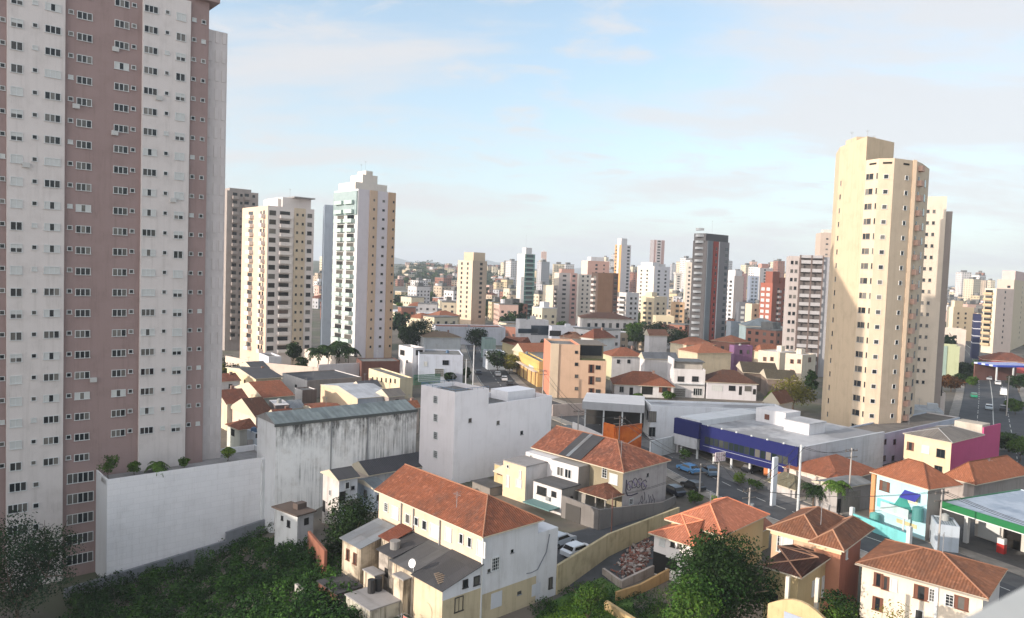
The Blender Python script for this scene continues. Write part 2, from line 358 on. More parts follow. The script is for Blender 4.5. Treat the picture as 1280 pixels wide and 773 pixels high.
# ------------------------------------------------------------------ windows (all sit at the wall plane, outward is -Y)
WHITE = plain((205, 208, 208), 0.5); DARKF = plain((48, 46, 46), 0.5); BROWN = plain((105, 62, 44), 0.6); SHUT = plain((196, 198, 196), 0.6)
GREYF = plain((140, 142, 144), 0.45); GLASS = glass(); GLASSB = glass((52, 66, 78)); GREENG = glass((70, 98, 96)); DARK = plain((22, 22, 24), 0.8)
VOIDM = plain((16, 15, 15), 0.9)
TPL = {}
def ring(mb, w, h, t, d, m=0):
    mb.box(-w/2, w/2, -d, 0.02, h/2-t, h/2, m); mb.box(-w/2-0.06, w/2+0.06, -d-0.05, 0.02, -h/2, -h/2+t, m)
    mb.box(-w/2, -w/2+t, -d, 0.02, -h/2+t, h/2-t, m); mb.box(w/2-t, w/2, -d, 0.02, -h/2+t, h/2-t, m)
def wtpl(style, w, h):
    """frame mesh, pane mesh, and the two builders they came from"""
    k = (style, round(w, 1), round(h, 1))
    if k in TPL: return TPL[k]
    w, h = max(k[1], 0.3), max(k[2], 0.3)
    fr, pn = MB(), MB(); fm, pm = [WHITE], [GLASS]
    t = 0.07; d = 0.09
    if style in ('far', 'farb', 'farl'):
        fr.box(-w/2, w/2, -0.05, 0.02, -h/2, h/2, 0); fr.box(-w/2-0.08, w/2+0.08, -0.10, 0.02, -h/2-0.1, -h/2, 1)
        fm = [{'far': GLASS, 'farb': GLASSB, 'farl': SHUT}[style], GREYF]; pn = None
    elif style == 'hole':
        fr.box(-w/2, w/2, -0.03, 0.02, -h/2, h/2, 0); fm = [VOIDM]; pn = None
    else:
        fm = [{'brown': BROWN, 'dark': DARKF, 'grey': GREYF}.get(style, WHITE)]
        ring(fr, w, h, t, d)
        n = max(1, round(w/0.62))
        if style in ('alu', 'alud', 'aluh', 'half', 'shut'):
            cw = (w-2*t)/n
            for i in range(n):
                x0 = -w/2+t+i*cw
                if i: fr.box(x0-0.045, x0+0.045, -0.06, 0.02, -h/2+t, h/2-t)
                sh = (style == 'shut') or (style == 'aluh' and i in (0, n-1)) or (style == 'half' and i % 2 == 0)
                if style == 'half' and n < 3:
                    pn.box(x0, x0+cw, -0.02, 0.03, -h/2+t, 0, 0); pn.box(x0, x0+cw, -0.035, 0.03, 0, h/2-t, 1); continue
                pn.box(x0, x0+cw, -0.035 if sh else -0.02, 0.03, -h/2+t, h/2-t, 1 if sh else 0)
            pm = [GLASS, SHUT]
        elif style == 'brown':
            pn.box(-w/2+t, -w*0.22, -0.05, 0.03, -h/2+t, h/2-t, 1); pn.box(w*0.22, w/2-t, -0.05, 0.03, -h/2+t, h/2-t, 1)
            pn.box(-w*0.22, w*0.22, -0.02, 0.03, -h/2+t, h/2-t, 0); pm = [GLASS, BROWN]
        elif style == 'grille':
            pn.box(-w/2+t, w/2-t, -0.02, 0.03, -h/2+t, h/2-t, 0)
            for i in range(1, 2*n): fr.box(-w/2+i*w/(2*n)-0.015, -w/2+i*w/(2*n)+0.015, -0.06, -0.03, -h/2, h/2)
            for i in range(1, 4): fr.box(-w/2, w/2, -0.062, -0.032, -h/2+i*h/4-0.015, -h/2+i*h/4+0.015)
        else:
            pn.box(-w/2+t, w/2-t, -0.02, 0.03, -h/2+t, h/2-t, 0)
            for i in range(1, n): fr.box(-w/2+i*w/n-0.025, -w/2+i*w/n+0.025, -0.06, 0.02, -h/2+t, h/2-t)
    r = (fr.mesh('window_'+style, fm), pn.mesh('pane_'+style, pm) if pn else None, fr, pn, fm, pm)
    TPL[k] = r; return r

# ------------------------------------------------------------------ a building: local x runs right and away, local y runs left and away
class B:
    def __init__(s, name, label, cat, xc, yt, Y=None, base=None, xl=None, xr=None, th=44, a=None, b=None, group=None, sink=1.0, zb=None, top=None):
        if base is not None: Y = atz(base[0], base[1], base[2] if len(base) > 2 else 0.0).y
        P = at(xc, yt, Y); s.th = R(th); s.u = Vector((math.cos(s.th), math.sin(s.th), 0)); s.w = Vector((-math.sin(s.th), math.cos(s.th), 0))
        if b is not None and xl is not None and xr is not None and xc-xl <= 14:
            best = min((abs(proj(P+Vector((-math.sin(R(q)), math.cos(R(q)), 0))*b)[0]-xl), q) for q in range(-42, 50)); th = best[1]
            s.th = R(th); s.u = Vector((math.cos(s.th), math.sin(s.th), 0)); s.w = Vector((-math.sin(s.th), math.cos(s.th), 0))
        s.zb = ground_z(P.x, P.y) if zb is None else zb
        s.O = Vector((P.x, P.y, s.zb)); s.h = (P.z if top is None else top)-s.zb
        s.a = a if a is not None else len_to(P, s.u, xr); s.b = b if b is not None else len_to(P, s.w, xl)
        s.sink = sink; s.name = name
        s.root = empty(name, s.O, s.th, label, cat, group)
        s.faces = {'R': (Vector((0, 0, 0)), 0.0), 'L': (Vector((0, s.b, 0)), -math.pi/2)}
        s.wins = []
        if not (2 < s.a < 90 and 2 < s.b < 90): print('DIM', label, 'a %.1f b %.1f h %.1f' % (s.a, s.b, s.h))
    def toW(s, p):
        return Vector((s.O.x+s.u.x*p[0]+s.w.x*p[1], s.O.y+s.u.y*p[0]+s.w.y*p[1], s.O.z+p[2]))
    def toL(s, P):
        d = Vector(P)-s.O; return Vector((d.dot(s.u), d.dot(s.w), d.z))
    def fdir(s, f):
        o, an = s.faces[f]; return o, Vector((math.cos(an), math.sin(an), 0)), an
    def hit(s, f, px, py):
        """photo pixel -> (along the face from its left end, height)"""
        o, d, an = s.fdir(f); n = Vector((d.y, -d.x, 0))
        r = ray(px, py); rl = Vector((r.dot(s.u), r.dot(s.w), r.z)); c = s.toL(CAM)
        t = (o-c).dot(n)/rl.dot(n); p = c+rl*t
        return (p-o).dot(d), p.z
    def addface(s, f, p, q):
        an = math.atan2(q[1]-p[1], q[0]-p[0]); s.faces[f] = (Vector((p[0], p[1], 0)), an)
    def win(s, f, t, z, w, h, style='alu'): s.wins.append((f, t, z, w, h, style))
    def wpx(s, f, px, py, w, h, style='alu'):
        t, z = s.hit(f, px, py); s.win(f, t, z, w, h, style)
    def place(s, name, me, f, t, z, off=0.0, parent=None):
        o, d, an = s.fdir(f); p = o+d*t; n = Vector((d.y, -d.x, 0))
        return inst(name, me, parent or s.root, (p.x+n.x*off, p.y+n.y*off, z), an)
    def flush(s, part='window', most=100, far=False):
        def size(k):
            o, d, an = s.fdir(k[0]); p = s.toW(o+d*k[1]+Vector((0, 0, k[2]))); x, y, w = proj(p)
            return -(k[3]*k[4]/(w*w)) + (10 if not (-10 < x < 1290 and -10 < y < 783) else 0)
        ws = sorted(s.wins, key=size); s.wins = []
        for f, t, z, w, h, st in ws[:most]:
            T = wtpl(st, w, h); o = s.place(part, T[0], f, t, z)
            if T[1]: inst('pane', T[1], o)
        rest = ws[most:]
        if rest:
            mb = MB(); ml = []
            for f, t, z, w, h, st in rest:
                T = wtpl(st, w, h); o, d, an = s.fdir(f); p = o+d*t
                M = Matrix.Translation((p.x, p.y, z)) @ Matrix.Rotation(an, 4, 'Z')
                for b_, mm in ((T[2], T[4]), (T[3], T[5])):
                    if b_ is None: continue
                    i0 = len(mb.m); mb.add(b_, M)
                    for m in mm:
                        if m not in ml: ml.append(m)
                    for j in range(i0, len(mb.m)): mb.m[j] = ml.index(mm[mb.m[j]])
            o = mb.build(part, ml, s.root, uv=False); o['kind'] = 'stuff'
    # --- bodies
    def body(s, wr, wl=None, roof=None, par=0.5, z0=None, h=None, rect=None, name='wall', tk=0.2):
        """box with a flat roof behind a parapet (par = 0: no parapet)"""
        x0, x1, y0, y1 = rect or (0, s.a, 0, s.b); h = s.h if h is None else h; z0 = -s.sink if z0 is None else z0
        ms = [wr, wl or wr, roof or ROOFG]; mb = MB()
        if par > 0:
            mb.box(x0, x1, y0, y1, z0, h-par, 0, mt=2, ml=1)
            for q in ((x0, x1, y0, y0+tk), (x0, x1, y1-tk, y1)): mb.box(*q, h-par, h, 0, ml=1)
            for q in ((x0, x0+tk, y0+tk, y1-tk), (x1-tk, x1, y0+tk, y1-tk)): mb.box(*q, h-par, h, 0, ml=1)
        else: mb.box(x0, x1, y0, y1, z0, h, 0, mt=2, ml=1)
        return mb.build(name, ms, s.root)
    def block(s, name, x0, x1, y0, y1, z0, z1, m, **k):
        return MB().box(x0, x1, y0, y1, z0, z1).build(name, m, s.root, **k)
    def roof(s, m, z=None, rise=2.0, axis='y', hip=(1, 1), over=0.5, rect=None, cap=None, capr=0.085, thick=0.14, name='roof'):
        x0, x1, y0, y1 = rect or (0, s.a, 0, s.b); z = s.h if z is None else z
        r = roofmesh(x0-over, x1+over, y0-over, y1+over, z, rise, axis, hip, thick)
        o = r[0].build(name, [m, SOFFIT], s.root)
        if cap:
            mb = MB()
            for p, q in r[1]: mb.tube(p, q, capr, 6)
            mb.build('ridge_cap', cap, o)
        return o
def roofmesh(x0, x1, y0, y1, z, rise, axis, hip, th):
    mb = MB(); zt = z+th
    if axis == 'y':
        hw = (x1-x0)/2; xm = (x0+x1)/2; A = (xm, y0+(hw*hip[0]), zt+rise); Bp = (xm, y1-(hw*hip[1]), zt+rise)
    else:
        hw = (y1-y0)/2; ym = (y0+y1)/2; A = (x0+hw*hip[0], ym, zt+rise); Bp = (x1-hw*hip[1], ym, zt+rise)
    c = [(x0, y0), (x1, y0), (x1, y1), (x0, y1)]; e = [(x, y, zt) for x, y in c]; b = [(x, y, z) for x, y in c]
    if axis == 'y':
        mb.face([e[0], e[1], A], 0 if hip[0] else 1); mb.face([e[1], e[2], Bp, A]); mb.face([e[2], e[3], Bp], 0 if hip[1] else 1); mb.face([e[3], e[0], A, Bp])
        lines = [(A, Bp)]+([(e[0], A), (e[1], A)] if hip[0] else [])+([(e[2], Bp), (e[3], Bp)] if hip[1] else [])
    else:
        mb.face([e[3], e[0], A], 0 if hip[0] else 1); mb.face([e[0], e[1], Bp, A]); mb.face([e[1], e[2], Bp], 0 if hip[1] else 1); mb.face([e[2], e[3], A, Bp])
        lines = [(A, Bp)]+([(e[3], A), (e[0], A)] if hip[0] else [])+([(e[1], Bp), (e[2], Bp)] if hip[1] else [])
    for k in range(4):
        j = (k+1) % 4; mb.face([b[k], b[j], e[j], e[k]], 1)
    mb.face(b[::-1], 1)
    return mb, lines
ROOFG = groundmat((118, 118, 116), (92, 92, 92), 0.4, 'flat_roof'); SOFFIT = plain((196, 186, 166), 0.8)
CAPM = plain((150, 106, 82), 0.9); CAPP = plain((164, 122, 96), 0.9)
ASPH = groundmat((74, 76, 80), (62, 64, 68), 0.3, 'asphalt')
CONC = stucco((150, 148, 144), 0.35); BLOCK = stucco((128, 132, 138), 0.35, blk=0.42)
def antenna(parent, x, y, z, h=2.2):
    mb = MB(); mb.tube((x, y, z), (x, y, z+h), 0.03, 5)
    for k in range(4): mb.tube((x-0.5+k*0.1, y, z+h-0.15*k-0.1), (x+0.5-k*0.1, y, z+h-0.15*k-0.1), 0.015, 4)
    mb.tube((x, y-0.6, z+h-0.3), (x, y+0.6, z+h-0.3), 0.015, 4)
    return mb.build('antenna', GREYF, parent, uv=False)
def tank(parent, x, y, z, r=0.7, h=0.9, col=(70, 110, 150)):
    mb = MB(); mb.tube((x, y, z), (x, y, z+h), r, 14, 0, r*0.92); mb.tube((x, y, z+h), (x, y, z+h+0.18), r*0.92, 14, 0, r*0.3)
    return mb.build('water_tank', plain(col, 0.5), parent, uv=False)
# ================================================================== ground, roads
def make_ground():
    xs = sorted(set([round(v, 2) for v in list(np.arange(-100, 80, 2.5)) + [80*1.18**k for k in range(0, 28)] + [-100*1.18**k for k in range(0, 27)]]))
    ys = sorted(set([round(v, 2) for v in list(np.arange(-40, 140, 2.5)) + [140*1.15**k for k in range(0, 32)]]))
    mb = MB(); nx = len(xs)
    for y in ys:
        for x in xs: mb.v.append((x, y, ground_z(x, y)-0.02))
    for j in range(len(ys)-1):
        for i in range(nx-1): mb.f.append((j*nx+i, j*nx+i+1, (j+1)*nx+i+1, (j+1)*nx+i)); mb.m.append(0)
    o = mb.build('ground', groundmat((112, 104, 94), (84, 82, 76), 0.08, 'ground', (78, 84, 62)), smooth=True, uv=False); tag(o, None, None, kind='structure')
make_ground()
def strip(pts, w, z, name, m, off=0.0):
    """flat ribbon along a centre line"""
    mb = MB(); L = []; Rr = []
    for i, p in enumerate(pts):
        a = Vector(pts[max(i-1, 0)]); b = Vector(pts[min(i+1, len(pts)-1)]); d = (b-a).normalized(); n = Vector((d.y, -d.x))
        q = Vector(p)+n*off; L.append(q-n*w/2); Rr.append(q+n*w/2)
    for i in range(len(pts)-1):
        mb.face([(*L[i], z), (*Rr[i], z), (*Rr[i+1], z), (*L[i+1], z)])
    return tag(mb.build(name, m, None), None, None, kind='structure')
def kerbstrip(pts, w, z, name, m, off):
    mb = MB(); n_ = len(pts); A = []
    for i, p in enumerate(pts):
        a = Vector(pts[max(i-1, 0)]); b = Vector(pts[min(i+1, n_-1)]); d = (b-a).normalized(); n = Vector((d.y, -d.x)); q = Vector(p)+n*off
        A.append((q-n*w/2, q+n*w/2))
    for i in range(n_-1):
        (l0, r0_), (l1, r1) = A[i], A[i+1]
        mb.face([(*l0, z), (*r0_, z), (*r1, z), (*l1, z)]); mb.face([(*l0, -0.1), (*l0, z), (*l1, z), (*l1, -0.1)]); mb.face([(*r0_, -0.1), (*r1, -0.1), (*r1, z), (*r0_, z)])
    return tag(mb.build(name, m), None, None, kind='structure')
def smoothline(pts, n=6):
    o = []
    P = [Vector(p) for p in pts]; P = [P[0]*2-P[1]]+P+[P[-1]*2-P[-2]]
    for i in range(1, len(P)-2):
        for k in range(n):
            t = k/n; a, b, c, d = P[i-1:i+3]
            o.append(tuple(0.5*((2*b)+(c-a)*t+(2*a-5*b+4*c-d)*t*t+(3*b-a-3*c+d)*t**3)))
    return o+[tuple(P[-2])]
RD1 = smoothline([(66, 58), (51, 90), (39, 110), (30.5, 135), (18, 168), (1.5, 200), (-5, 232), (-12, 300), (-24, 420), (-40, 560)])
RD2 = smoothline([(84, 128), (97, 146), (119, 181), (152, 233), (190, 295), (236, 376), (300, 500)])
SIDEW = groundmat((150, 144, 136), (128, 124, 118), 0.5, 'pavement')
strip(RD1, 11, 0.012, 'road', ASPH); strip(RD2, 15, 0.012, 'road', ASPH)
for pts, w in ((RD1, 11), (RD2, 15)):
    for sgn in (-1, 1): kerbstrip(pts, 2.2, 0.13, 'pavement', SIDEW, sgn*(w/2+1.1))
PAINT = plain((206, 206, 200), 0.7, 0, 0.5)
def dashes(pts, off, z=0.018, L=2.5, gap=3.5, w=0.14):
    mb = MB(); acc = 0
    for i in range(len(pts)-1):
        a, b = Vector(pts[i]), Vector(pts[i+1]); d = (b-a); l = d.length; d.normalize(); n = Vector((d.y, -d.x)); t = 0
        while t < l:
            q = a+d*t+n*off; e = a+d*min(t+L, l)+n*off
            mb.face([(*(q-n*w/2), z), (*(q+n*w/2), z), (*(e+n*w/2), z), (*(e-n*w/2), z)]); t += L+gap
    return tag(mb.build('road_marking', PAINT), None, None, kind='structure')
dashes(RD1, 0); dashes(RD2, -3.4); dashes(RD2, 3.4); dashes(RD2, 0, L=30, gap=0, w=0.2); dashes(RD1, -5.1, L=40, gap=0, w=0.12)
# forecourt in front of the blue shop, courtyard lane between the houses
def pave(pts, z, name, m):
    return tag(MB().face([(p[0], p[1], z) for p in pts]).build(name, m), None, None, kind='structure')
fc = [atz(*p) for p in ((905, 612), (975, 642), (990, 600), (905, 560))]
pave([(46, 104), (54, 112), (44, 124), (31, 146), (25, 160), (20, 157), (33, 130), (40, 113)], 0.022, 'forecourt', groundmat((112, 112, 112), (92, 92, 94), 0.4, 'forecourt'))
yard = [atz(*p) for p in ((672, 700), (722, 742), (850, 640), (800, 612))]
pave([(0.5, 86), (9, 75), (27, 93), (20, 104)], 0.016, 'lane', groundmat((78, 80, 84), (66, 68, 70), 0.3, 'lane'))

# ================================================================== the tall mauve and white tower on the left
def left_tower():
    th = 41.5; P = at(183.6, 391, 105.0); uu = Vector((math.cos(R(th)), math.sin(R(th)), 0)); C = P-uu*45
    x0 = proj(Vector((C.x, C.y, CAMZ)))[0]
    t = B('apartment_tower', 'very tall mauve and white striped apartment tower filling the left side', 'apartment tower', x0, 330, Y=C.y, th=th, a=60, b=20, zb=-10.5, top=70.5)
    wh = stucco((214, 207, 199), 0.2); mv = stucco((158, 134, 127), 0.22); gy = stucco((204, 197, 191), 0.18)
    cut = [t.hit('R', p, 391)[0] for p in (7.6, 78.8, 174, 232.4, 255.8, 281.5)]
    t.a = cut[5]
    t.block('wall', 0, cut[4], 0, 20, -2, t.h, mv)
    for a, b in ((-0.0, cut[0]-11), (cut[0], cut[1]), (cut[2], cut[3])):
        if b-a > 1: t.block('wall_panel', a, b, -0.45, -0.002, -2, t.h-0.6, wh)
    mb = MB(); mb.box(cut[4], cut[5], 0.9, 20, -2, t.h-3.5)
    for k in range(27):
        z = 3+k*2.8
        for q in range(3):
            w = (cut[5]-cut[4])/3; mb.box(cut[4]+q*w+0.25, cut[4]+(q+1)*w-0.25, 0.82, 0.9, z, z+1.7, 1)
    mb.build('end_wall', [gy, stucco((208, 201, 195), 0.15)], t.root)
    t.block('roof_ledge', cut[3]+0.3, cut[4]+1.2, -1.0, 6, t.h+0.002, t.h+0.6, mv); t.block('lift_house', cut[3]+0.8, cut[4]-0.2, 0.4, 8, t.h+0.6, t.h+5, mv)
    t.block('roof_parapet', 0, cut[3], -0.1, 0.4, t.h+0.002, t.h+0.9, mv)
    t.addface('W', (0, -0.45), (10, -0.45)); t.addface('R', (0, 0), (10, 0)); t.addface('E', (0, 0.9), (10, 0.9))
    rnd = random.Random(3)
    X = lambda p: t.hit('R', p, 391)[0]
    zc = t.hit('R', 63.6, 391.5)[1]
    cols = [(-14, 'R', 's'), (2.5, 'R', 's'), (19.3, 'W', 'h'), (41.7, 'W', 's'), (63.6, 'W', 'q'), (86.5, 'R', 's'), (103.3, 'R', 'd'), (149, 'R', 'd'), (163.8, 'R', 's'),
            (183.6, 'W', 'q'), (203.5, 'W', 's'), (220.2, 'W', 'h'), (237.5, 'R', 's'), (249.2, 'R', 's')]
    for px, f, k in cols:
        x = X(px)
        for n in range(-7, 16):
            z = zc+2.8*n
            if px > 110 and z < 17: continue
            if k == 's': t.win(f, x, z+0.1, 0.6, 0.6, 'alu' if rnd.random() > 0.1 else 'shut')
            elif k == 'h':
                t.win(f, x, z-0.1, 1.3, 1.1, rnd.choice(['half', 'half', 'alu', 'shut', 'aluh']))
            elif k == 'q': t.win(f, x, z, 1.75, 1.0, rnd.choice(['alu', 'alu', 'aluh', 'alu', 'alu', 'aluh', 'shut']) if n > -6 else 'alu')
            else: t.win(f, x, z-0.05, 1.8, 1.0, rnd.choice(['alu', 'alu', 'alu', 'half', 'alu', 'alu']))
    for n in range(-12, -7):
        z = zc+2.8*n
        t.win('R', X(102), z, 3.2, 1.4, 'alu'); 
        if n > -11: t.win('W', X(22), z, 1.9 if n > -9 else 2.2, 1.2, 'alu'); t.win('W', X(45), z, 0.7, 0.7, 'alu')
    t.flush()
    ac = MB().box(-.4, .4, -.35, 0, -.3, .3).mesh('air_conditioner', [plain((188, 188, 186), .6)])
    for _ in range(7):
        p_ = rnd.choice((31, 52, 93, 117, 141, 194, 213)); z = zc+2.8*rnd.randrange(-4, 15)-.75; t.place('air_conditioner', ac, 'W' if p_ in (31, 52, 194, 213) else 'R', X(p_), z, .003)
    return t
LT = left_tower()

# ================================================================== white podium wall with planters, and the block wall under it
pd = B('podium_building', 'long blank white podium wall topped with planted palms, below the mauve tower', 'podium', 134, 600, Y=96.6, xl=121, xr=347, th=42)
wpd = stucco((244, 244, 241), 0.14, blk=1.6)
pd.body(wpd, stucco((196, 200, 204), 0.1), CONC, par=0.9, rect=(0, pd.a, 0, 8.5), name='wall'); 
MB().box(0, pd.a*0.82, 0.5, 3, pd.h-0.9+0.004, pd.h-0.25).build('planter', CONC, pd.root)
pd.block('end_pier', pd.a-2.6, pd.a-0.1, -0.5, -0.002, -2, pd.h-0.2, grimy((218, 220, 221), 0.6))
rw = empty('retaining_wall', pd.O, pd.th, 'grey concrete block wall running along the foot of the white podium', 'wall')
zg = pd.O.z
for x0, x1, zt in ((-5, pd.a*0.66, 0), (pd.a*0.66, pd.a, 0)):
    mb = MB(); n = 8
    z0 = -7.0 if x0 < 0 else -4.6
    hz0 = (pd.hit('R', 175, 713)[1] if x0 < 0 else pd.hit('R', 285, 663)[1]); hz1 = (pd.hit('R', 282, 674)[1] if x0 < 0 else pd.hit('R', 340, 643)[1])
    mb.v += [(x0, -0.9, -4), (x1, -0.9, -4), (x1, -0.9, hz1), (x0, -0.9, hz0), (x0, -0.4, -4), (x1, -0.4, -4), (x1, -0.4, hz1), (x0, -0.4, hz0)]
    for q in ((0, 1, 2, 3), (1, 5, 6, 2), (5, 4, 7, 6), (4, 0, 3, 7), (3, 2, 6, 7)): mb.f.append(q); mb.m.append(0)
    mb.build('block_panel', BLOCK, rw)

# ================================================================== grimy warehouse
wh = B('warehouse', 'tall windowless warehouse with black rain streaks and teal sheet roof', 'warehouse', 345, 531, Y=107.5, xl=322, xr=521, th=39.5, zb=-6)
wh.body(grimy((240, 239, 236), 0.95), stucco((216, 218, 220), 0.25), par=0)
mb = MB(); a, b, h = wh.a, wh.b, wh.h
mb.face([(-0.2, -0.15, h+0.004), (a, -0.15, h+0.004), (a, b*0.5, h+1.2), (-0.2, b*0.5, h+1.2)], 0)
mb.face([(-0.2, b*0.5, h+1.2), (a, b*0.5, h+1.2), (a, b+0.2, h+0.004), (-0.2, b+0.2, h+0.004)], 0)
mb.face([(-0.2, -0.15, h+0.004), (-0.2, b*0.5, h+1.2), (-0.2, b+0.2, h+0.004)], 1); mb.face([(a, -0.15, h+0.004), (a, b+0.2, h+0.004), (a, b*0.5, h+1.2)], 1)
mb.build('roof', [corrugated((150, 158, 154), 0.9, 0.6, 0.5), CONC], wh.root)
MB().box(-0.3, a, -0.35, -0.16, h-0.3, h+0.12).build('gutter', plain((80, 84, 82), 0.7), wh.root)
for x in (a*0.36, a*0.62): wh.block('downpipe', x, x+0.14, -0.16, -0.02, -1, h-0.3, GREYF)

# ================================================================== white block with the square stair tower
wb = B('office_block', 'windowless pale white block with four small windows on its stair tower', 'office block', 569, 490.5, Y=112.6, xl=526.5, xr=691, th=44.5, zb=0)
ww = stucco((244, 243, 241), 0.14); wl = stucco((226, 222, 220), 0.14)
tx = wb.hit('R', 611, 495)[0]; zl = wb.hit('R', 640, 501.5)[1]
wb.body(ww, wl, ROOFG, par=0.7, rect=(0, tx, 0, wb.b), name='stair_tower')
wb.body(ww, wl, ROOFG, par=0.9, rect=(tx+0.003, wb.a, 0, wb.b), h=zl, name='wall')
wb.block('roof_room', wb.a-7, wb.a-0.3, wb.b*0.45, wb.b-0.3, zl-0.9+0.004, zl+0.7, ww)
for py in (499.6, 522.4, 544.6, 568): wb.wpx('L', 544.6, py, 1.0, 1.2, 'grille')
for p in ((587.5, 525.5), (622.5, 528.5), (652, 541)): wb.wpx('R', *p, 0.55, 0.55, 'far')
wb.flush(); antenna(wb.root, 2, 3, wb.h-0.7, 3.0)
mb = MB(); 
for p, q in (((0.1, 0.1), (tx, 0.1)), ((0.1, 0.1), (0.1, wb.b)), ((0.1, wb.b-.1), (tx, wb.b-.1))):
    mb.tube((*p, wb.h+0.35), (*q, wb.h+0.35), 0.04, 5)
    for k in range(7): x = p[0]+(q[0]-p[0])*k/6; y = p[1]+(q[1]-p[1])*k/6; mb.tube((x, y, wb.h), (x, y, wb.h+0.35), 0.03, 4)
mb.build('railing', plain((90, 120, 150), 0.5), wb.root, uv=False)
an = B('shed', 'low white flat roofed annex at the far end of the windowless block', 'annex', 691, 547, Y=wb.toW((wb.a, 0, 0)).y+1.5, xr=708, b=4, th=44.5, zb=0)
an.body(ww, par=0.2)

# ================================================================== the big two-storey house with the tiled hip roof, middle foreground
bh = B('house', 'large two-storey cream house with long terracotta hip roof and blank white side', 'house', 604, 671, Y=68, xl=474, xr=673, th=43, zb=0.3)
cream = stucco((214, 192, 160), 0.25); bw = stucco((208, 209, 212), 0.22); yel = stucco((192, 178, 140), 0.35)
zy = bh.hit('R', 650, 727)[1]
mb = MB(); a, b, h = bh.a, bh.b, bh.h
mb.box(0, a, 0, b, -2.5, zy, 2, ml=2); mb.box(0, a, 0, b, zy, h, 0, ml=1); mb.build('wall', [bw, cream, yel], bh.root)
bh.roof(tiles((170, 80, 46), 0.5, 0.55), rise=2.25, hip=(1, 0.0), over=0.42, cap=CAPM)
bh.block('side_extension', a+0.002, a+3.0, 0.06, 5, -2.5, bh.hit('R', 683, 664)[1], bw)
MB().box(-0.12, 0.0, -0.14, -0.02, -2, h).build('downpipe', WHITE, bh.root)
for px, py, w, hh, st in ((483, 634, .7, 1.0, 'grille'), (494.5, 641, 1.3, 1.4, 'shut'), (510, 648.5, .8, 1.0, 'alu'), (521, 652, .7, .9, 'alu'), (531, 656.5, .8, 1.0, 'alu'), (544, 664, 1.6, 1.4, 'shut'),
                          (577, 673.5, .6, 1.0, 'alu'), (587.5, 678, .6, 1.0, 'alu'), (602, 686, 1.2, 1.5, 'shut'), (561, 668, 1.0, 1.4, 'shut')): bh.wpx('L', px, py, w, hh, st)
for px, py, w, hh, st in ((619, 705, 1.0, 1.3, 'grille'), (595.5, 726, .7, .9, 'dark'), (640, 689, .35, .35, 'far'), (611, 713.5, .3, .3, 'far'),
                          (688, 729, .45, 1.2, 'dark'), (649, 741, 0.5, .35, 'far')): bh.wpx('R', px, py, w, hh, st)
for px, py, w, hh in ((620.5, 750, 1.4, 1.5), (670, 737, 1.2, 1.2)):
    t_, z_ = bh.hit('R', px, py); bh.block('patch', t_-w/2, t_+w/2, -0.02, 0, z_-hh/2, z_+hh/2, stucco((190, 194, 200), 0.3))
# crack stain stepping down the white side
mb = MB(); prev = None
for px, py in ((687, 668), (683, 690), (678, 700), (672, 712), (664, 716), (658, 717)):
    t_, z_ = bh.hit('R', px, py)
    if prev: mb.tube((prev[0], -0.005, prev[1]), (t_, -0.005, z_), 0.05, 4)
    prev = (t_, z_)
mb.build('crack', plain((120, 124, 132), 0.9), bh.root, uv=False)
bh.flush(); antenna(bh.root, 1.2, 5.5, h+1.1, 1.6)
# lean-to sheds stepped along its sunny side
FC = corrugated((92, 92, 94), 0.18, 0.6, 0.85); FCD = corrugated((66, 66, 70), 0.18, 0.6, 0.85); TIN = corrugated((132, 138, 144), 0.2, 0.5, 0.5, (0.12, 0.07, 0.04))
def shed(label, x0, x1, y0, y1, zf, zb_, wall, rm, over=0.25, base=-4.5, tilt='x', side=None, cat='shed', name='shed'):
    """mono-pitch shed in the big house's frame; zf height at the open side, zb_ against the house"""
    e = empty(name, bh.toW((x0, y0, 0)), bh.th, label, cat)
    mb = MB(); w, d = x1-x0, y1-y0
    v = [(0, 0, base), (w, 0, base), (w, d, base), (0, d, base), (0, 0, zf), (w, 0, zb_), (w, d, zb_), (0, d, zf)]
    mb.v += v
    for q, m in (((0, 1, 5, 4), 1), ((1, 2, 6, 5), 0), ((2, 3, 7, 6), 0), ((3, 0, 4, 7), 0), ((4, 5, 6, 7), 0)): mb.f.append(q); mb.m.append(m)
    mb.build('wall', [wall, side or wall], e)
    r = MB(); o = over; s = (zb_-zf)/w; zz = 0.03
    r.v += [(-o, -o, zf-o*s+zz), (w, -o, zb_+zz), (w, d+o, zb_+zz), (-o, d+o, zf-o*s+zz)]; r.v += [(p[0], p[1], p[2]+0.07) for p in r.v[:4]]
    for q in ((4, 5, 6, 7), (3, 2, 1, 0), (0, 1, 5, 4), (1, 2, 6, 5), (2, 3, 7, 6), (3, 0, 4, 7)): r.f.append(q); r.m.append(0)
    r.build('roof', rm, e)
    return e
def shedwin(e, x, y, z, w, hh, st, left=True):
    T = wtpl(st, w, hh); o = inst('window', T[0], e, (x, y, z), -math.pi/2 if left else 0)
    if T[1]: inst('pane', T[1], o)
oldw = stucco((206, 190, 160), 1.3, stain=(.22, .21, .2)); oldw2 = stucco((180, 170, 154), 1.5, stain=(.2, .2, .19)); pale = stucco((196, 198, 196), 0.4)
yw = stucco((206, 188, 150), 0.45)
e = shed('yellow lean-to with arched doorway at the near corner of the big house', -4.6, 0.0, 0.0, 4.3, 4.2, 5.4, yw, FCD, side=stucco((206, 208, 212), 0.4), cat='lean-to')
zz_ = bh.hit('R', 592, 738)[1]; MB().box(0.002, 4.6, -0.03, -0.002, -4.5, zz_).build('painted_base', stucco((192, 178, 140), 0.4), e)
mb = MB()
for k in range(9):
    t0, t1 = math.pi*k/8, math.pi*(k+1)/8
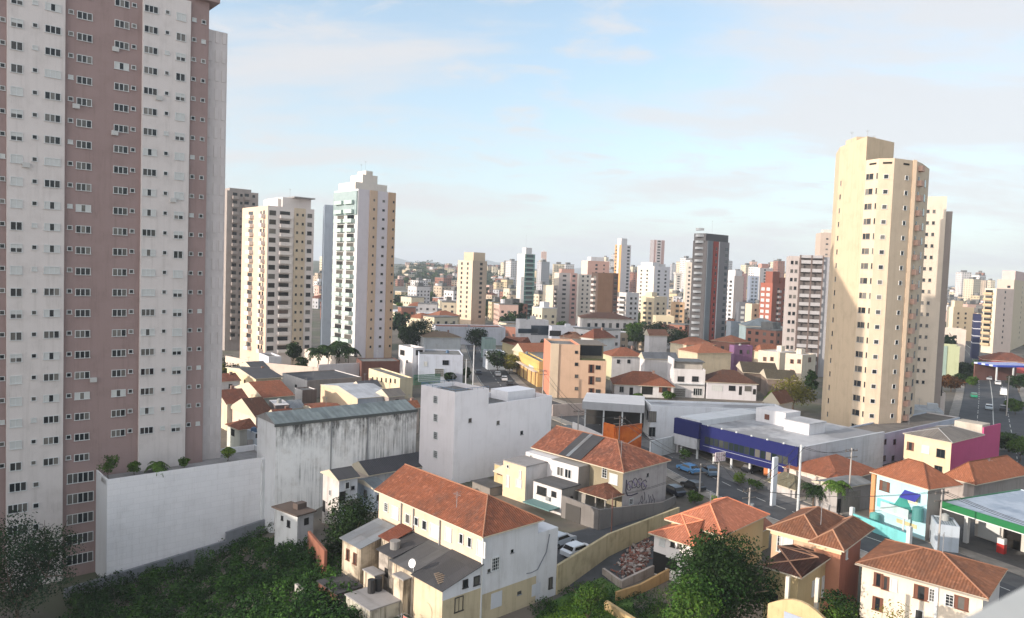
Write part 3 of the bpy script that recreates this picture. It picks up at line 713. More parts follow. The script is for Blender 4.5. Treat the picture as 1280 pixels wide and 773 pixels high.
for y0_ in (1.4,):
    mb.box(-0.05, 0, y0_, y0_+1.5, -1.0, 1.6); 
    pts = [(-0.05, y0_+0.75-0.75*math.cos(math.pi*k/10), 1.6+0.75*math.sin(math.pi*k/10)) for k in range(11)]; mb.face(pts)
mb.build('arched_door', plain((190, 178, 150), 0.8), e); shedwin(e, 1.9, -0.0, 2.4, 1.0, 1.4, 'dark', False); shedwin(e, 2.6, 0, 4.1, 0.6, 0.8, 'dark', False)
e = shed('dark roofed washhouse in the middle of the row behind the big house', -4.4, 0.0, 4.7, 8.2, 4.3, 5.3, oldw, FC); shedwin(e, 0, 1.2, 2.5, 0.8, 1.2, 'brown')
e = shed('narrow stained washhouse with dark sheet roof beside a red tiled porch', -4.2, 0.0, 8.4, 10.9, 4.5, 5.3, oldw2, FCD); shedwin(e, 0, 1.1, 2.6, 0.6, 0.9, 'hole')
e = shed('small red tiled porch against the back of the big house', -2.6, 0.0, 11.1, 13.0, 4.9, 5.6, oldw, tiles((150, 66, 44), 0.5, 0.4), cat='porch')
e = shed('grey tin roofed outbuilding at the far end of the row of sheds', -4.9, -0.4, 13.2, 16.8, 4.1, 5.2, oldw, TIN); shedwin(e, 0, 1.0, 2.7, 0.55, 1.2, 'brown'); shedwin(e, 0, 2.4, 2.7, 0.55, 1.2, 'brown')
# lower yard buildings and walls
def yardbox(label, x0, x1, y0, y1, h, wall, rm, name='shed', cat='outbuilding', base=-5):
    e = empty(name, bh.toW((x0, y0, 0)), bh.th, label, cat)
    MB().box(0, x1-x0, 0, y1-y0, base, h).build('wall', wall, e); MB().box(-0.12, x1-x0+0.12, -0.12, y1-y0+0.12, h+0.003, h+0.12).build('roof', rm, e); return e
e = yardbox('flat roofed grey yard outbuilding with two dark water drums on top', -8.6, -5.4, 5.4, 9.6, 1.5, stucco((188, 184, 164), 1.2, stain=(.25, .24, .22)), CONC)
for k in range(2):
    mb = MB(); mb.tube((2.0+k*0.8, 3.0, 1.62), (2.0+k*0.8, 3.0, 2.9), 0.36, 10); tag(mb.build('drum', plain((34, 34, 36), 0.6), None, uv=False), 'dark water drum on a flat grey outbuilding roof', 'water drum', 'dark drums on the yard outbuilding').matrix_world = e.matrix_world if False else Matrix.Translation(bh.toW((-8.6, 5.4, 0))) @ Matrix.Rotation(bh.th, 4, 'Z')
yardbox('tall thin stained chimney wall standing between the sheds', -5.3, -4.5, 5.0, 6.6, 3.6, oldw, CONC)
yardbox('pale stained wall stub beside the narrow washhouse', -5.6, -4.6, 9.4, 11.4, 2.6, oldw, CONC)
yardbox('low red brick yard store under the tin roofed outbuilding', -8.4, -5.6, 11.6, 15.4, 0.8, stucco((132, 84, 64), 0.6), FCD)
yardbox('low dark open yard pen with concrete rim', -8.4, -5.7, 9.8, 11.4, 0.6, oldw2, VOIDM)
yardbox('little green topped terrace block in the yard, nearest the bottom edge', -8.4, -5.2, 2.2, 4.9, 0.2, stucco((206, 204, 198), 1.1, stain=(.25, .25, .24)), groundmat((70, 80, 66), (60, 66, 60), 0.5, 'mossy'))
mb = MB().box(-0.15, 0.15, 0, 18, -6, -0.2); o = mb.build('yard_wall', grimy((176, 172, 168), 0.8)); o.location = bh.toW((-9.2, 0.5, 0)); o.rotation_euler = (0, 0, bh.th); tag(o, 'stained grey yard wall separating the sheds from the overgrown lot', 'wall')
pave([bh.toW(p) for p in ((-5.2, -2.5, 0), (-0.1, -2.5, 0), (-0.1, 4.5, 0), (-5.2, 4.5, 0))], -0.85, 'yard', SIDEW)
# boundary wall that runs on from its side
def wallrun(label, P, zt, th, m, base=-3.0, name='boundary_wall', cap=None):
    e = empty(name, (0, 0, 0), 0, label, 'wall')
    for (p, q), (z0, z1) in zip(zip(P[:-1], P[1:]), zip(zt[:-1], zt[1:])):
        p, q = Vector((p[0], p[1], 0)), Vector((q[0], q[1], 0)); d = (q-p).normalized(); n = Vector((d.y, -d.x, 0))*th/2
        mb = MB(); mb.v += [tuple(v) for v in (p-n+Vector((0, 0, base)), p+n+Vector((0, 0, base)), q+n+Vector((0, 0, base)), q-n+Vector((0, 0, base)), p-n+Vector((0, 0, z0)), p+n+Vector((0, 0, z0)), q+n+Vector((0, 0, z1)), q-n+Vector((0, 0, z1)))]
        for f in ((1, 0, 4, 5), (2, 1, 5, 6), (3, 2, 6, 7), (0, 3, 7, 4), (4, 7, 6, 5)): mb.f.append(f); mb.m.append(0)
        mb.build('wall_panel', m, e)
    return e
w0 = bh.toW((a+3.02, 0.1, 0)); w1 = at(760, 688, 86); w2 = at(848, 640, 99)
yb = stucco((196, 180, 134), 0.6)
wallrun('long yellow stained boundary wall between the lane and the rubble lot', [(w0.x, w0.y), (w1.x, w1.y), (w2.x, w2.y)], [bh.hit('R', 697, 705)[1]+0.1, 2.7, 2.1], 0.3, yb)

# ================================================================== row houses with the graffiti gable
gh = B('house', 'grey house with graffiti on its blank gable wall and red tiled hip roof', 'house', 779, 591, Y=100.5, xr=834, b=5.9, th=44, zb=0)
a, b, h = gh.a, gh.b, gh.h
grey = stucco((150, 146, 136), 0.3); gw = stucco((176, 170, 166), 0.45); olive = stucco((150, 140, 110), 0.3)
gh.body(gw, olive, par=0)
tg = tiles((178, 86, 58), 0.75, 0.55)
gh.roof(tg, rise=2.7, axis='y', hip=(1, 0.0), over=0.4, cap=CAPM, rect=(0, a, 0, 17), name='roof')
mb = MB(); z0 = h+0.2                                  # the dark sheet patch on the tiles
for y0_, y1_, m in ((7.4, 11.6, 0), (9.6, 10.2, 1)):
    o = 0.10 if m == 0 else 0.16
    mb.face([(-0.44, y1_, z0+o-0.06), (-0.44, y0_, z0+o-0.06), (a/2-0.3, y0_, z0+2.55+o), (a/2-0.3, y1_, z0+2.55+o)], m)
mb.build('roof_sheet', [FCD, TIN], gh.root)
gh.wpx('L', 767, 599, 1.5, 1.5, 'shut'); gh.wpx('L', 756, 591, .9, 1.5, 'grille'); gh.wpx('R', 788.5, 627, .9, .9, 'grille'); gh.wpx('R', 809.5, 594, .4, .5, 'far')
rnd = random.Random(11); mb = MB(); mb2 = MB()
def stroke(mb_, pts, r):
    for p, q in zip(pts[:-1], pts[1:]):
        (t0, z0_), (t1, z1_) = gh.hit('R', *p), gh.hit('R', *q); mb_.tube((t0, -0.012, z0_), (t1, -0.012, z1_), r, 4)
for cx_, cy_ in ((787, 607), (793, 604.5), (799, 604), (805, 606)):       # four fat rounded letters
    n = 12; stroke(mb, [(cx_+3.3*math.cos(2*math.pi*k/n+.4), cy_+6.0*math.sin(2*math.pi*k/n)+rnd.uniform(-.8, .8)) for k in range(n)], 0.055)
    stroke(mb, [(cx_-1, cy_-2), (cx_+1, cy_), (cx_-.5, cy_+3)], 0.05)
    stroke(mb2, [(cx_-2.2+k*0.7, cy_-3.5+k*1.0) for k in range(7)], 0.10)
stroke(mb, [(783, 600), (782, 614), (784, 619.5), (789, 619.5), (797, 616.5)], 0.10)
for k in range(9):
    x = 798+k*2.6+rnd.uniform(-1, 1); y = 618+rnd.uniform(-4, 12); stroke(mb, [(x, y), (x+rnd.uniform(-1, 1.5), y+rnd.uniform(3, 9)), (x+rnd.uniform(-1, 2), y+rnd.uniform(8, 14))], 0.045)
g_ = mb.build('graffiti', plain((58, 52, 72), 0.8), gh.root, uv=False); mb2.build('graffiti_fill', plain((150, 138, 168), 0.8), g_, uv=False)
# tiled porch in front
pr = MB(); pr.box(-3.2, -0.002, 0.2, 5.2, -0.5, 1.1); pr.box(-3.2, -0.002, 3.8, 5.2, 1.1, 3.0)
for y in (0.35, 2.0): pr.box(-3.15, -2.95, y, y+0.2, 1.1, 3.0)
po = pr.build('porch', grey, gh.root)
r = roofmesh(-3.6, 0.3, -0.2, 5.4, 3.0, 1.1, 'x', (1, 0.0), 0.1); r[0].build('porch_roof', [tiles((140, 72, 52), 0.6, 0.5), SOFFIT], po)
gh.flush(); antenna(gh.root, 2, 2, h+1.2, 2.6)
def rowh(label, y0_, y1_, wl, ws, hh=None, name='house'):
    e = empty(name, gh.toW((0, y0_, 0)), gh.th, label, 'house'); return e
def fbox(e, nm, x0, x1, y0_, y1_, z0_, z1_, wr, wl_, rm=None, slab=0.1):
    o = MB().box(x0, x1, y0_, y1_, z0_, z1_, 0, ml=1).build(nm, [wr, wl_], e)
    if rm: MB().box(x0-slab, x1+slab*0, y0_-slab, y1_+slab*0, z1_+0.003, z1_+0.15).build('flat_roof', rm, o)
    return o
white1 = stucco((214, 212, 208), 0.3); lemon = stucco((222, 200, 160), 0.25)
e = rowh('white stepped row house with grey flat roofs beside the graffiti house', 5.95, 11.4, 0, 0)
fbox(e, 'wall', -2.4, a, 0, 5.4, -1, h-0.15, grey, white1); fbox(e, 'front_wing', -6.2, -2.402, -0.4, 5.0, -1, h-2.6, grey, white1, FC)
def ew(e, x, y, z, w, hh, st): shedwin(e, x, y, z, w, hh, st)
ew(e, -2.4, 3.4, h-1.5, 1.2, 1.3, 'alu'); ew(e, -2.4, 1.9, h-1.5, 1.2, 1.3, 'alu'); ew(e, -6.2, 3.3, 2.5, 1.8, 1.2, 'dark'); ew(e, -6.2, 1.0, 2.6, .9, .8, 'dark')
MB().box(-6.5, -6.2, 1.6, 2.3, 1.5, 2.0).build('air_conditioner', GREYF, e); MB().box(-8.4, -6.21, -0.2, 4.9, 0.9, 1.05).build('awning', plain((96, 130, 130), 0.7), e)
shedwin(e, -4.2, -0.4, 1.9, 0.7, 0.8, 'dark', False)
e = rowh('tall lemon and white row house on the left of the graffiti row', 11.45, 16.9, 0, 0)
fbox(e, 'wall', -2.0, a, 0, 5.4, -1, h-0.2, white1, white1); fbox(e, 'front_wing', -6.4, -2.002, 0.9, 5.6, -1, h-0.9, white1, lemon, CONC)
ew(e, -6.4, 2.0, h-2.2, .5, 1.2, 'shut'); ew(e, -6.4, 2.2, 2.6, 1.2, 1.2, 'shut'); ew(e, -6.4, 4.6, h-1.6, .5, .5, 'alu'); ew(e, -2.0, 4.2, h-0.75, .5, .6, 'alu'); ew(e, -6.4, 4.5, 2.4, .7, 1.8, 'shut')
e2 = empty('shed', gh.toW((-5.6, 17.2, 0)), gh.th, 'small yellow flat roofed annex squeezed left of the lemon row house', 'annex')
MB().box(0, 4, 0, 2.6, -1, 4.0).build('wall', stucco((206, 186, 130), 0.5), e2); MB().box(-.1, 4, -.1, 2.7, 4.003, 4.15).build('roof', CONC, e2); shedwin(e2, 0, 1.4, 3.0, .9, .8, 'brown')
# grey walls of the yard in front
p0 = gh.toW((-6.6, 5.0, 0)); p1 = gh.toW((-6.6, -1.4, 0)); p2 = gh.toW((6.0, -2.4, 0)); p3 = gh.toW((a+1, -1.0, 0))
wallrun('grey forecourt wall with a garage opening in front of the graffiti house', [(p0.x, p0.y), (p1.x, p1.y), (p2.x, p2.y), (p3.x, p3.y)], [3.0, 2.7, 1.5, 1.0], 0.25, stucco((128, 124, 118), 0.3), base=-0.6)
gd = MB().box(0, 0.06, 0.6, 3.2, -0.3, 2.2); o = gd.build('gate', plain((66, 64, 62), 0.6)); o.location = gh.toW((-6.82, 1.0, 0)); o.rotation_euler = (0, 0, gh.th); tag(o, 'dark sheet gate in the grey wall facing the lane', 'gate')
# small tan house tucked behind the white block
th_ = B('house', 'little tan house with red tiled gable roof close beside the windowless block', 'house', 641, 597, Y=108, xl=622, xr=668, th=40, zb=0)
th_.body(stucco((178, 160, 132), 0.4), stucco((196, 172, 132), 0.35), par=0); th_.roof(tiles((164, 70, 46), 0.4, 0.3), rise=1.4, axis='x', hip=(0, 0), over=0.5)
th_.wpx('L', 634, 608, 1.0, 1.7, 'brown'); th_.block('lean_to', -2.8, -0.05, th_.b*0.5, th_.b+2.5, -1, th_.h-1.6, stucco((140, 134, 124), 0.5)); th_.flush()
mb = MB(); mb.box(-3.0, 0.0, th_.b*0.5-.2, th_.b+2.7, th_.h-1.58, th_.h-1.5); mb.build('porch_roof', FC, th_.root)

# ================================================================== the little houses against the grimy warehouse
lw = B('house', 'narrow white two-storey house with dark roof tucked under the streaked warehouse', 'house', 424, 601, Y=98, xl=404, xr=447, th=41, zb=-3.5)
lw.body(stucco((190, 194, 200), 0.5), stucco((206, 200, 192), 0.5), par=0)
lw.roof(FCD, rise=0.9, axis='x', hip=(0, 0), over=0.3); lw.wpx('L', 413, 616, .5, .8, 'alu'); lw.wpx('R', 434, 607, .7, 1.0, 'alu'); lw.wpx('R', 428, 622, .9, 1.6, 'hole'); lw.wpx('R', 441, 610, .5, .5, 'far'); lw.wpx('L', 405, 633, .8, 1.6, 'hole'); lw.flush()
tb = MB().box(0, 1.8, -1.2, 0, 0, 0.12); tb.box(0, 1.8, -1.2, -1.1, 0.12, 0.9); tb.build('balcony', stucco((120, 116, 108), 0.4), lw.root).location = (lw.a*0.2, -0.01, lw.h-3.4)
lb = B('house', 'patched pale house with ramshackle balcony behind the dark tree', 'house', 468, 611, Y=100, xl=447, xr=480, th=41, zb=-2.0)
lb.body(stucco((186, 196, 206), 0.6), stucco((170, 182, 194), 0.6), par=0); lb.roof(corrugated((104, 112, 116), 0.2, 0.6), rise=0.6, axis='x', hip=(0, 0), over=0.4)
lb.wpx('L', 457, 617, .7, 1.0, 'dark'); lb.wpx('R', 474, 622, .8, .8, 'dark'); lb.flush()
ls = B('warehouse', 'low shed with dark slate roof between the streaked warehouse and the windowless block', 'shed', 462, 595, Y=112, a=16, b=6, th=41, zb=-1)
ls.body(stucco((176, 178, 180), 0.5), stucco((190, 176, 160), 0.4), par=0); ls.roof(corrugated((70, 70, 76), 0.3, 0.5, 0.8), rise=1.5, axis='x', hip=(0, 0), over=0.3)
hs = B('hut', 'small white hut with flat rusty roof against the podium end wall', 'hut', 372, 645, Y=92, xl=344, xr=392, th=52, zb=-5.5)
hs.body(stucco((176, 174, 170), 0.6), stucco((206, 208, 208), 0.5), par=0); MB().box(-.4, hs.a+.2, -.4, hs.b+.3, hs.h+0.003, hs.h+.18).build('roof', corrugated((96, 82, 74), 0.2, 0.7, 0.8, (0.1, 0.06, 0.04)), hs.root)
hs.wpx('L', 361, 655, .6, .9, 'dark'); hs.wpx('L', 353, 648, .4, .6, 'dark'); hs.wpx('R', 383, 652, .7, .9, 'hole'); hs.flush()
MB().box(1.0, 2.4, 1.4, 2.4, hs.h+.184, hs.h+.9).build('rooftop_box', plain((86, 74, 68), 0.8), hs.root)
lp0, lp1 = at(386, 676, 88), at(407, 700, 78)
wallrun('short orange brick wall ruin beside the white hut', [(lp0.x, lp0.y), (lp1.x, lp1.y)], [lp0.z+1.2, lp1.z+1.0], 0.3, stucco((148, 92, 66), 0.5), base=-8)

# ================================================================== bright orange roofed house, right of the middle
oh = B('house', 'white house with bright orange tiled double hip roof behind the big leafy tree', 'house', 866, 683, Y=78, xl=818, a=6.4, th=46, zb=-0.5)
ow = stucco((224, 220, 212), 0.15); ot = tiles((226, 112, 74), 0.35, 0.16)
oh.body(stucco((208, 184, 134), 0.2), ow, par=0, rect=(0, 6, 0, oh.b)); oh.block('rear_wing', 3.4, 13.5, -1.5, oh.b*0.99, -1, oh.h+0.85, stucco((206, 180, 124), 0.2))
oh.roof(ot, rise=1.6, axis='y', hip=(1, 1), over=0.5, rect=(0, 7.6, 0, oh.b), cap=plain((224, 140, 104), 0.8))
oh.roof(ot, z=oh.h+0.85, rise=1.9, axis='x', hip=(1, 1), over=0.5, rect=(3.2, 13.5, -1.5, oh.b), cap=plain((224, 140, 104), 0.8), name='rear_roof')
antenna(oh.root, 7, 2, oh.h+2.2, 2.0); oh.wpx('L', 828, 678, .7, .9, 'shut'); oh.wpx('L', 841, 681, .45, .6, 'dark'); oh.wpx('L', 849.5, 683, .45, .6, 'dark'); oh.wpx('L', 824, 705, 1.6, 2.4, 'hole'); oh.wpx('L', 838, 705, 1.6, 1.2, 'hole'); oh.flush()
ob = B('house', 'low yellow house with pale orange tiled roof between the orange and terracotta houses', 'house', 944, 667, Y=88, xl=930, xr=962, th=46, zb=0)
ob.body(stucco((196, 164, 104), 0.2), stucco((196, 164, 104), 0.2), par=0); ob.roof(tiles((190, 104, 82), 0.3, 0.2), rise=1.3, axis='x', hip=(1, 1), over=0.4)

# ================================================================== terracotta house with stepped hips
tc_ = B('house', 'terracotta walled house with three dark tiled hips and cream cornice', 'house', 1051, 688, Y=70, xl=1018, a=6.0, th=48, zb=-0.2)
tcw = stucco((186, 124, 88), 0.25); ctr = plain((226, 200, 160), 0.8); tct = tiles((156, 84, 56), 0.5, 0.5)
a, b, h = tc_.a, tc_.b, tc_.h
tc_.body(stucco((176, 108, 80), 0.3), tcw, par=0); tc_.roof(tct, rise=1.25, axis='x', hip=(1, 1), over=0.45, rect=(0, a+2.5, 0, b), cap=CAPP)
L2 = tc_.hit('L', 960, 668)[0]
bl = b-L2
tc_.block('left_wing', 1.0, a+3.5, b+0.003, bl, -1, h-0.1, stucco((214, 174, 136), 0.25)); tc_.roof(tct, z=h-0.1, rise=1.5, axis='x', hip=(1, 1), over=0.45, rect=(1.0, a+3.5, b, bl), cap=CAPP, name='left_wing_roof')
MB().box(0.85, 1.0, b+0.1, bl+0.1, h-0.5, h-0.12).build('cornice', ctr, tc_.root); MB().box(-0.15, -0.002, -0.1, b, h-0.4, h-0.01).build('cornice', ctr, tc_.root)
tc_.addface('LL', (1.0, bl), (1.0, b)); tc_.wpx('LL', 975, 678, .6, 2.0, 'grille'); tc_.wpx('LL', 983, 680, 1.4, 2.1, 'shut')
antenna(tc_.root, 3, 3, tc_.h+1.0, 2.2); tc_.wpx('R', 1058, 693, .4, 1.0, 'shut'); tc_.flush()
# yellow annex with the dark maroon hip roof in front of it
ya = B('house', 'yellow single-storey annex with dark maroon hip roof in front of the terracotta house', 'annex', 998, 721, Y=66, xl=957, xr=1034, th=47, zb=-0.5)
ya.body(stucco((188, 164, 112), 0.3), stucco((196, 174, 120), 0.35), par=0); ya.roof(tiles((104, 56, 48), 0.4, 0.4), rise=0.85, axis='y', hip=(1, 1), over=0.45, cap=CAPP)
ya.wpx('R', 1017, 735, .9, 1.5, 'shut'); ya.wpx('R', 1028, 733, .5, 2.0, 'shut'); ya.wpx('L', 966, 757, .9, 2.2, 'hole'); ya.flush()
for p in ((984, 742), (1021, 744)):
    q = at(p[0], p[1], 59.5); o = MB().box(-.14, .14, -.14, .14, -4.5, 1.4).build('gate_pillar', stucco((214, 204, 180), 0.3)); o.location = q; o.rotation_euler = (0, 0, ya.th); tag(o, 'cream gate pillar before the yellow annex', 'pillar', 'cream pillars before the yellow annex')
# curved yellow gate wall at the bottom
gp = at(1000, 752, 57)
e = empty('gate_wall', (gp.x, gp.y, gp.z), R(44), 'yellow gabled gate wall at the bottom edge before the annex', 'gate wall')
mb = MB(); w = 2.6
pts = [(0, -w, -5), (0, -w, -1.1)]+[(0, -w+2*w*k/8, -1.1+1.1*math.sin(math.pi*k/8)) for k in range(1, 8)]+[(0, w, -1.1), (0, w, -5)]
mb.face(pts[::-1]); mb.face([(0.3, p[1], p[2]) for p in pts])
for p, q in zip(pts[:-1], pts[1:]): mb.face([p, q, (0.3, q[1], q[2]), (0.3, p[1], p[2])])
mb.build('wall_panel', stucco((200, 172, 118), 0.5), e); MB().box(-0.06, -0.003, -1.2, 1.2, -5, -1.2).build('gate_leaf', plain((150, 160, 176), 0.5), e)

# ================================================================== bottom right house
br = B('house', 'cream two-storey house with brown shutters and terracotta hip roof, beside the grey ledge', 'house', 1229, 747, Y=62, xl=1078, a=8.2, th=48, zb=-0.5)
brw = stucco((226, 212, 186), 0.2); brt = tiles((172, 92, 58), 0.45, 0.4)
br.body(stucco((200, 196, 190), 0.2), brw, par=0); br.roof(brt, rise=1.55, axis='y', hip=(1, 1), over=0.45, cap=CAPM)
for px, py, w, hh, st in ((1098, 725, .8, 1.3, 'brown'), (1107, 729, .6, 1.3, 'brown'), (1117.5, 731.5, .6, 1.2, 'shut'), (1151.5, 741, 1.2, 1.3, 'brown'), (1165, 744, .5, 1.2, 'grille'), (1187, 750.5, .7, 1.1, 'grille'), (1201.5, 754, 1.1, 1.2, 'brown'),
                          (1097, 755, .9, 1.3, 'brown'), (1149, 769, .7, 1.0, 'alu')): br.wpx('L', px, py, w, hh, st)
t_ = br.hit('L', 1171, 745)[0]; br.block('party_pier', -0.14, -0.002, br.b-t_-0.12, br.b-t_+0.12, -1, br.h, WHITE)
MB().box(-.62, -.48, -.5, br.b+.5, br.h-.02, br.h+.10).build('gutter', plain((150, 140, 128), .6), br.root); antenna(br.root, 4, 4, br.h+1.4, 2.2); br.flush()

# ================================================================== window ledge of the viewer's own building
e0, e1 = atz(1190, 781, CAMZ-0.62), atz(1292, 727, CAMZ-0.62); d = (e1-e0).normalized(); n = Vector((d.y, -d.x, 0))
mb = MB(); A_ = e0-d*0.25; B_ = e1+d*0.5
mb.prism([tuple(A_.xy), tuple((A_+n*0.6).xy), tuple((B_+n*0.6).xy), tuple(B_.xy)], CAMZ-0.9, CAMZ-0.62)
tag(mb.build('window_ledge', stucco((176, 178, 176), 0.25)), 'blurred pale grey concrete ledge corner close to the viewer', 'ledge')

# added block, unseen left of the view, sized to shade the vacant lot
shade_block = empty('apartment_block', (-101, 42, -8), R(25), 'plain cream block added unseen beyond the left frame edge to shade the vacant lot', 'apartment block')
MB().box(0, 13, 0, 38, -3, 28).build('wall', stucco((200, 190, 176), .2), shade_block); MB().box(-.2, 13.2, -.2, 38.2, 28.003, 28.5).build('roof', ROOFG, shade_block)
mb = wtpl('far', 1.4, 1.3)
for k in range(8):
    for j in range(10): inst('window', mb[0], shade_block, (13.003, 2.5+j*3.8, 2+3*k), math.pi/2)

def clutter(label, x, y, z, fn, m, cat, name):
    mb = MB(); fn(mb); o = mb.build(name, m, None, uv=False); o.location = bh.toW((x, y, z)); o.rotation_euler = (0, 0, bh.th); return tag(o, label, cat)
def line(mb):
    for yy in (0, 4.2): mb.tube((0, yy, 0), (0, yy, 2.2), .05, 6); mb.tube((-.5, yy, 2.1), (.5, yy, 2.1), .03, 4)
    for xx in (-.45, 0, .45): mb.tube((xx, 0, 2.12), (xx, 4.2, 2.12), .012, 4)
wl_ = clutter('washing line with hung cloths in the yard by the arched lean-to', -6.4, -.6, -.9, line, GREYF, 'washing line', 'washing_line')
for k, (c_, lab) in enumerate((((196, 200, 206), 'white cloth'), ((120, 140, 170), 'blue cloth'), ((190, 120, 110), 'red cloth'))):
    mb = MB()
    for q in range(6): mb.face([(.02*math.sin(q), .5+k*1.25+q*.16, 2.1), (.02*math.sin(q), .5+k*1.25+q*.16, 1.2-.1*k), (.02*math.sin(q+1), .5+k*1.25+(q+1)*.16, 1.2-.1*k), (.02*math.sin(q+1), .5+k*1.25+(q+1)*.16, 2.1)])
    o = mb.build('hung_cloth', plain(c_, .9), None, uv=False); o.location = bh.toW((-6.4, -.6, -.9)); o.rotation_euler = (0, 0, bh.th); tag(o, lab+' hanging on the washing line in the yard', 'cloth')
for k, (x, y, lab) in enumerate(((-.16, 6.4, 'down to the middle washhouse roof'), (-.16, 10.9, 'down beside the red tiled porch'), (-.16, 13.1, 'down to the tin roofed outbuilding'))):
    bh.block('downpipe', x, x+.12, y, y+.12, 4.6, bh.h-.1, GREYF)
clutter('round grey cement cistern on the roof of the narrow washhouse', -3.2, 9.6, 4.75, lambda mb: (mb.tube((0, 0, 0), (0, 0, .7), .5, 12), mb.tube((0, 0, .7), (0, 0, .82), .54, 12)), stucco((140, 138, 132), .5), 'cistern', 'cistern')
clutter('loose planks and sheets piled on the lean-to roof edge', -4.2, .8, 4.45, lambda mb: [mb.box(-.2+.1*k, 1.6-.15*k, .25*k, .25*k+.2, .06*k, .06*k+.05) for k in range(6)], plain((126, 110, 94), .9), 'planks', 'plank_pile')
clutter('satellite dish on the wall edge by the dark sheet roofs', -4.5, 4.6, 4.4, lambda mb: (mb.tube((0, 0, 0), (0, 0, .6), .03, 5), mb.tube((-.02, 0, .75), (-.22, -.05, .82), .12, 12, 0, .42)), WHITE, 'satellite dish', 'satellite_dish')
# ================================================================== middle ground houses and shops
def house(label, xl, xc, xr, yt, Y=None, base=None, th=44, R_=None, L_=None, roof='hip', rm=None, rise=1.8, axis='x', hip=(1, 1), over=0.45, wins=(), cat='house', name='house', par=0.5, a=None, b=None, zb=0, cap=None, top=None, group=None):
    o = B(name, label, cat, xc, yt, Y=Y, base=base, xl=xl, xr=xr, th=th, a=a, b=b, zb=zb, top=top, group=group)
    R_ = R_ or stucco((206, 200, 190), 0.3); L_ = L_ or R_
    if roof == 'flat': o.body(R_, L_, rm or ROOFG, par=par)
    else:
        o.body(R_, L_, par=0); o.roof(rm or tiles(), rise=rise, axis=axis, hip=hip, over=over, cap=cap)
    for w in wins: o.wpx(*w)
    o.flush(); rq = random.Random(label)
    zr = o.h-par+.004 if roof == 'flat' else o.h
    if rq.random() < .55: antenna(o.root, o.a*rq.uniform(.2, .5), o.b*rq.uniform(.3, .6), zr+(0 if roof == 'flat' else .8), rq.uniform(1.8, 3.0))
    if roof == 'flat' and rq.random() < .3: tank(o.root, o.a*rq.uniform(.3, .7), o.b*rq.uniform(.3, .7), zr, .5, .7, rq.choice(((70, 100, 130), (120, 124, 128), (150, 152, 150))))
    if roof == 'flat' and rq.random() < .5 and o.a > 6: x_, y_ = o.a*rq.uniform(.4, .6), o.b*rq.uniform(.4, .6); MB().box(x_, x_+2.2, y_, y_+1.8, zr, zr+rq.uniform(1.2, 2.2)).build('roof_hut', R_, o.root)
    if roof != 'flat' and rq.random() < .4: x_, y_ = o.a*rq.uniform(.55, .8), o.b*rq.uniform(.3, .7); MB().box(x_, x_+.6, y_, y_+.6, o.h, o.h+rise+.5).build('chimney', stucco((150, 120, 104), .4), o.root)
    return o
WH = stucco((214, 212, 208), 0.25); WH2 = stucco((200, 204, 206), 0.3); CRM = stucco((222, 204, 166), 0.25); BEI = stucco((206, 188, 152), 0.25); PNK = stucco((216, 168, 142), 0.2)
T1 = tiles((172, 84, 54), 0.4, 0.3); T2 = tiles((190, 98, 64), 0.35, 0.2); T3 = tiles((112, 62, 50), 0.4, 0.45); T4 = tiles((150, 70, 50), 0.5, 0.45)

# ---- blue fascia shop
bs = B('shop_building', 'long flat roofed shop with deep royal blue fascia over open parking', 'shop', 997.5, 560, Y=118, xl=845, xr=1106, th=36, zb=0)
a, b, h = bs.a, bs.b, bs.h; BL = plain((8, 18, 84), 0.95, 0, 0.3); zf = h-4.6; bm = b-bs.hit('L', 876, 531)[0]
lg = groundmat((176, 178, 182), (150, 153, 158), 0.25, 'flat_roof', (128, 130, 134))
bs.block('wall', 0, a, 0, 0.35, -1, h-0.05, stucco((188, 192, 198), 0.35, blk=1.8)); bs.block('rear_wall', 0.5, a, b-0.3, b, -1, h-0.3, WH); bs.block('inner_wall', 7.5, 7.9, 0.36, b-0.31, -1, h-0.5, stucco((150, 146, 140), 0.4))
MB().box(0.3, a, 0.36, b-0.31, h-0.75, h-0.45).build('roof', lg, bs.root)
bs.block('fascia', 0, 0.28, 0.0+0.003-0.0+0.36, bm, zf, h+0.05, BL); bs.block('corner_fascia', -0.5, 0.28, bm+0.003, b, h-2.6, h+0.3, BL)
bs.block('corner_wall', -0.45, 0.25, bm+0.3, b-0.2, h-4.6, h-2.603, stucco((176, 178, 182), 0.4)); bs.block('blue_return', -0.003, 0.3, -0.02, 0.358, zf-0.4, h+0.08, BL)
gb = MB(); nW = 16; L0, L1 = 1.6, bm-1.0
for k in range(nW):
    y0_ = L0+(L1-L0)*k/nW; gb.box(-0.03, 0, y0_+0.06, y0_+(L1-L0)/nW-0.06, zf+1.4, zf+2.7)
gb.build('window_band', glass((28, 40, 40)), bs.root); bs.block('light_tube', -0.16, -0.06, L0-0.2, L1+0.2, zf+0.98, zf+1.03, plain((170, 176, 190), 0.4))
for k in range(6): bs.block('roof_lamp', -0.05, 0.25, 2.5+k*3.1, 2.75+k*3.1, h+0.052, h+0.28, WHITE)
for k in range(7): MB().tube((0.4, 1.5+k*3.8, -0.5), (0.4, 1.5+k*3.8, zf), 0.22, 8).build('column', WHITE, bs.root, uv=False)
bs.block('soffit', 0.29, 7.49, 0.36, b-0.31, zf-0.15, zf-0.02, plain((90, 88, 86), 0.8))
q = bs.toL(at(1015, 541, 131)); 
def roofbox(o, px0, px1, y, zt, d, hgt, m, nm='roof_box'):
    t0, _ = o.hit('R', px0, y); 
tb_ = bs.block('roof_box', 12.5, 17.5, 6.0, 11.0, h-0.45+0.003, h+1.5, stucco((212, 212, 210), 0.2)); MB().box(12.3, 17.7, 5.8, 11.2, h+1.503, h+1.62).build('slab', lg, tb_)
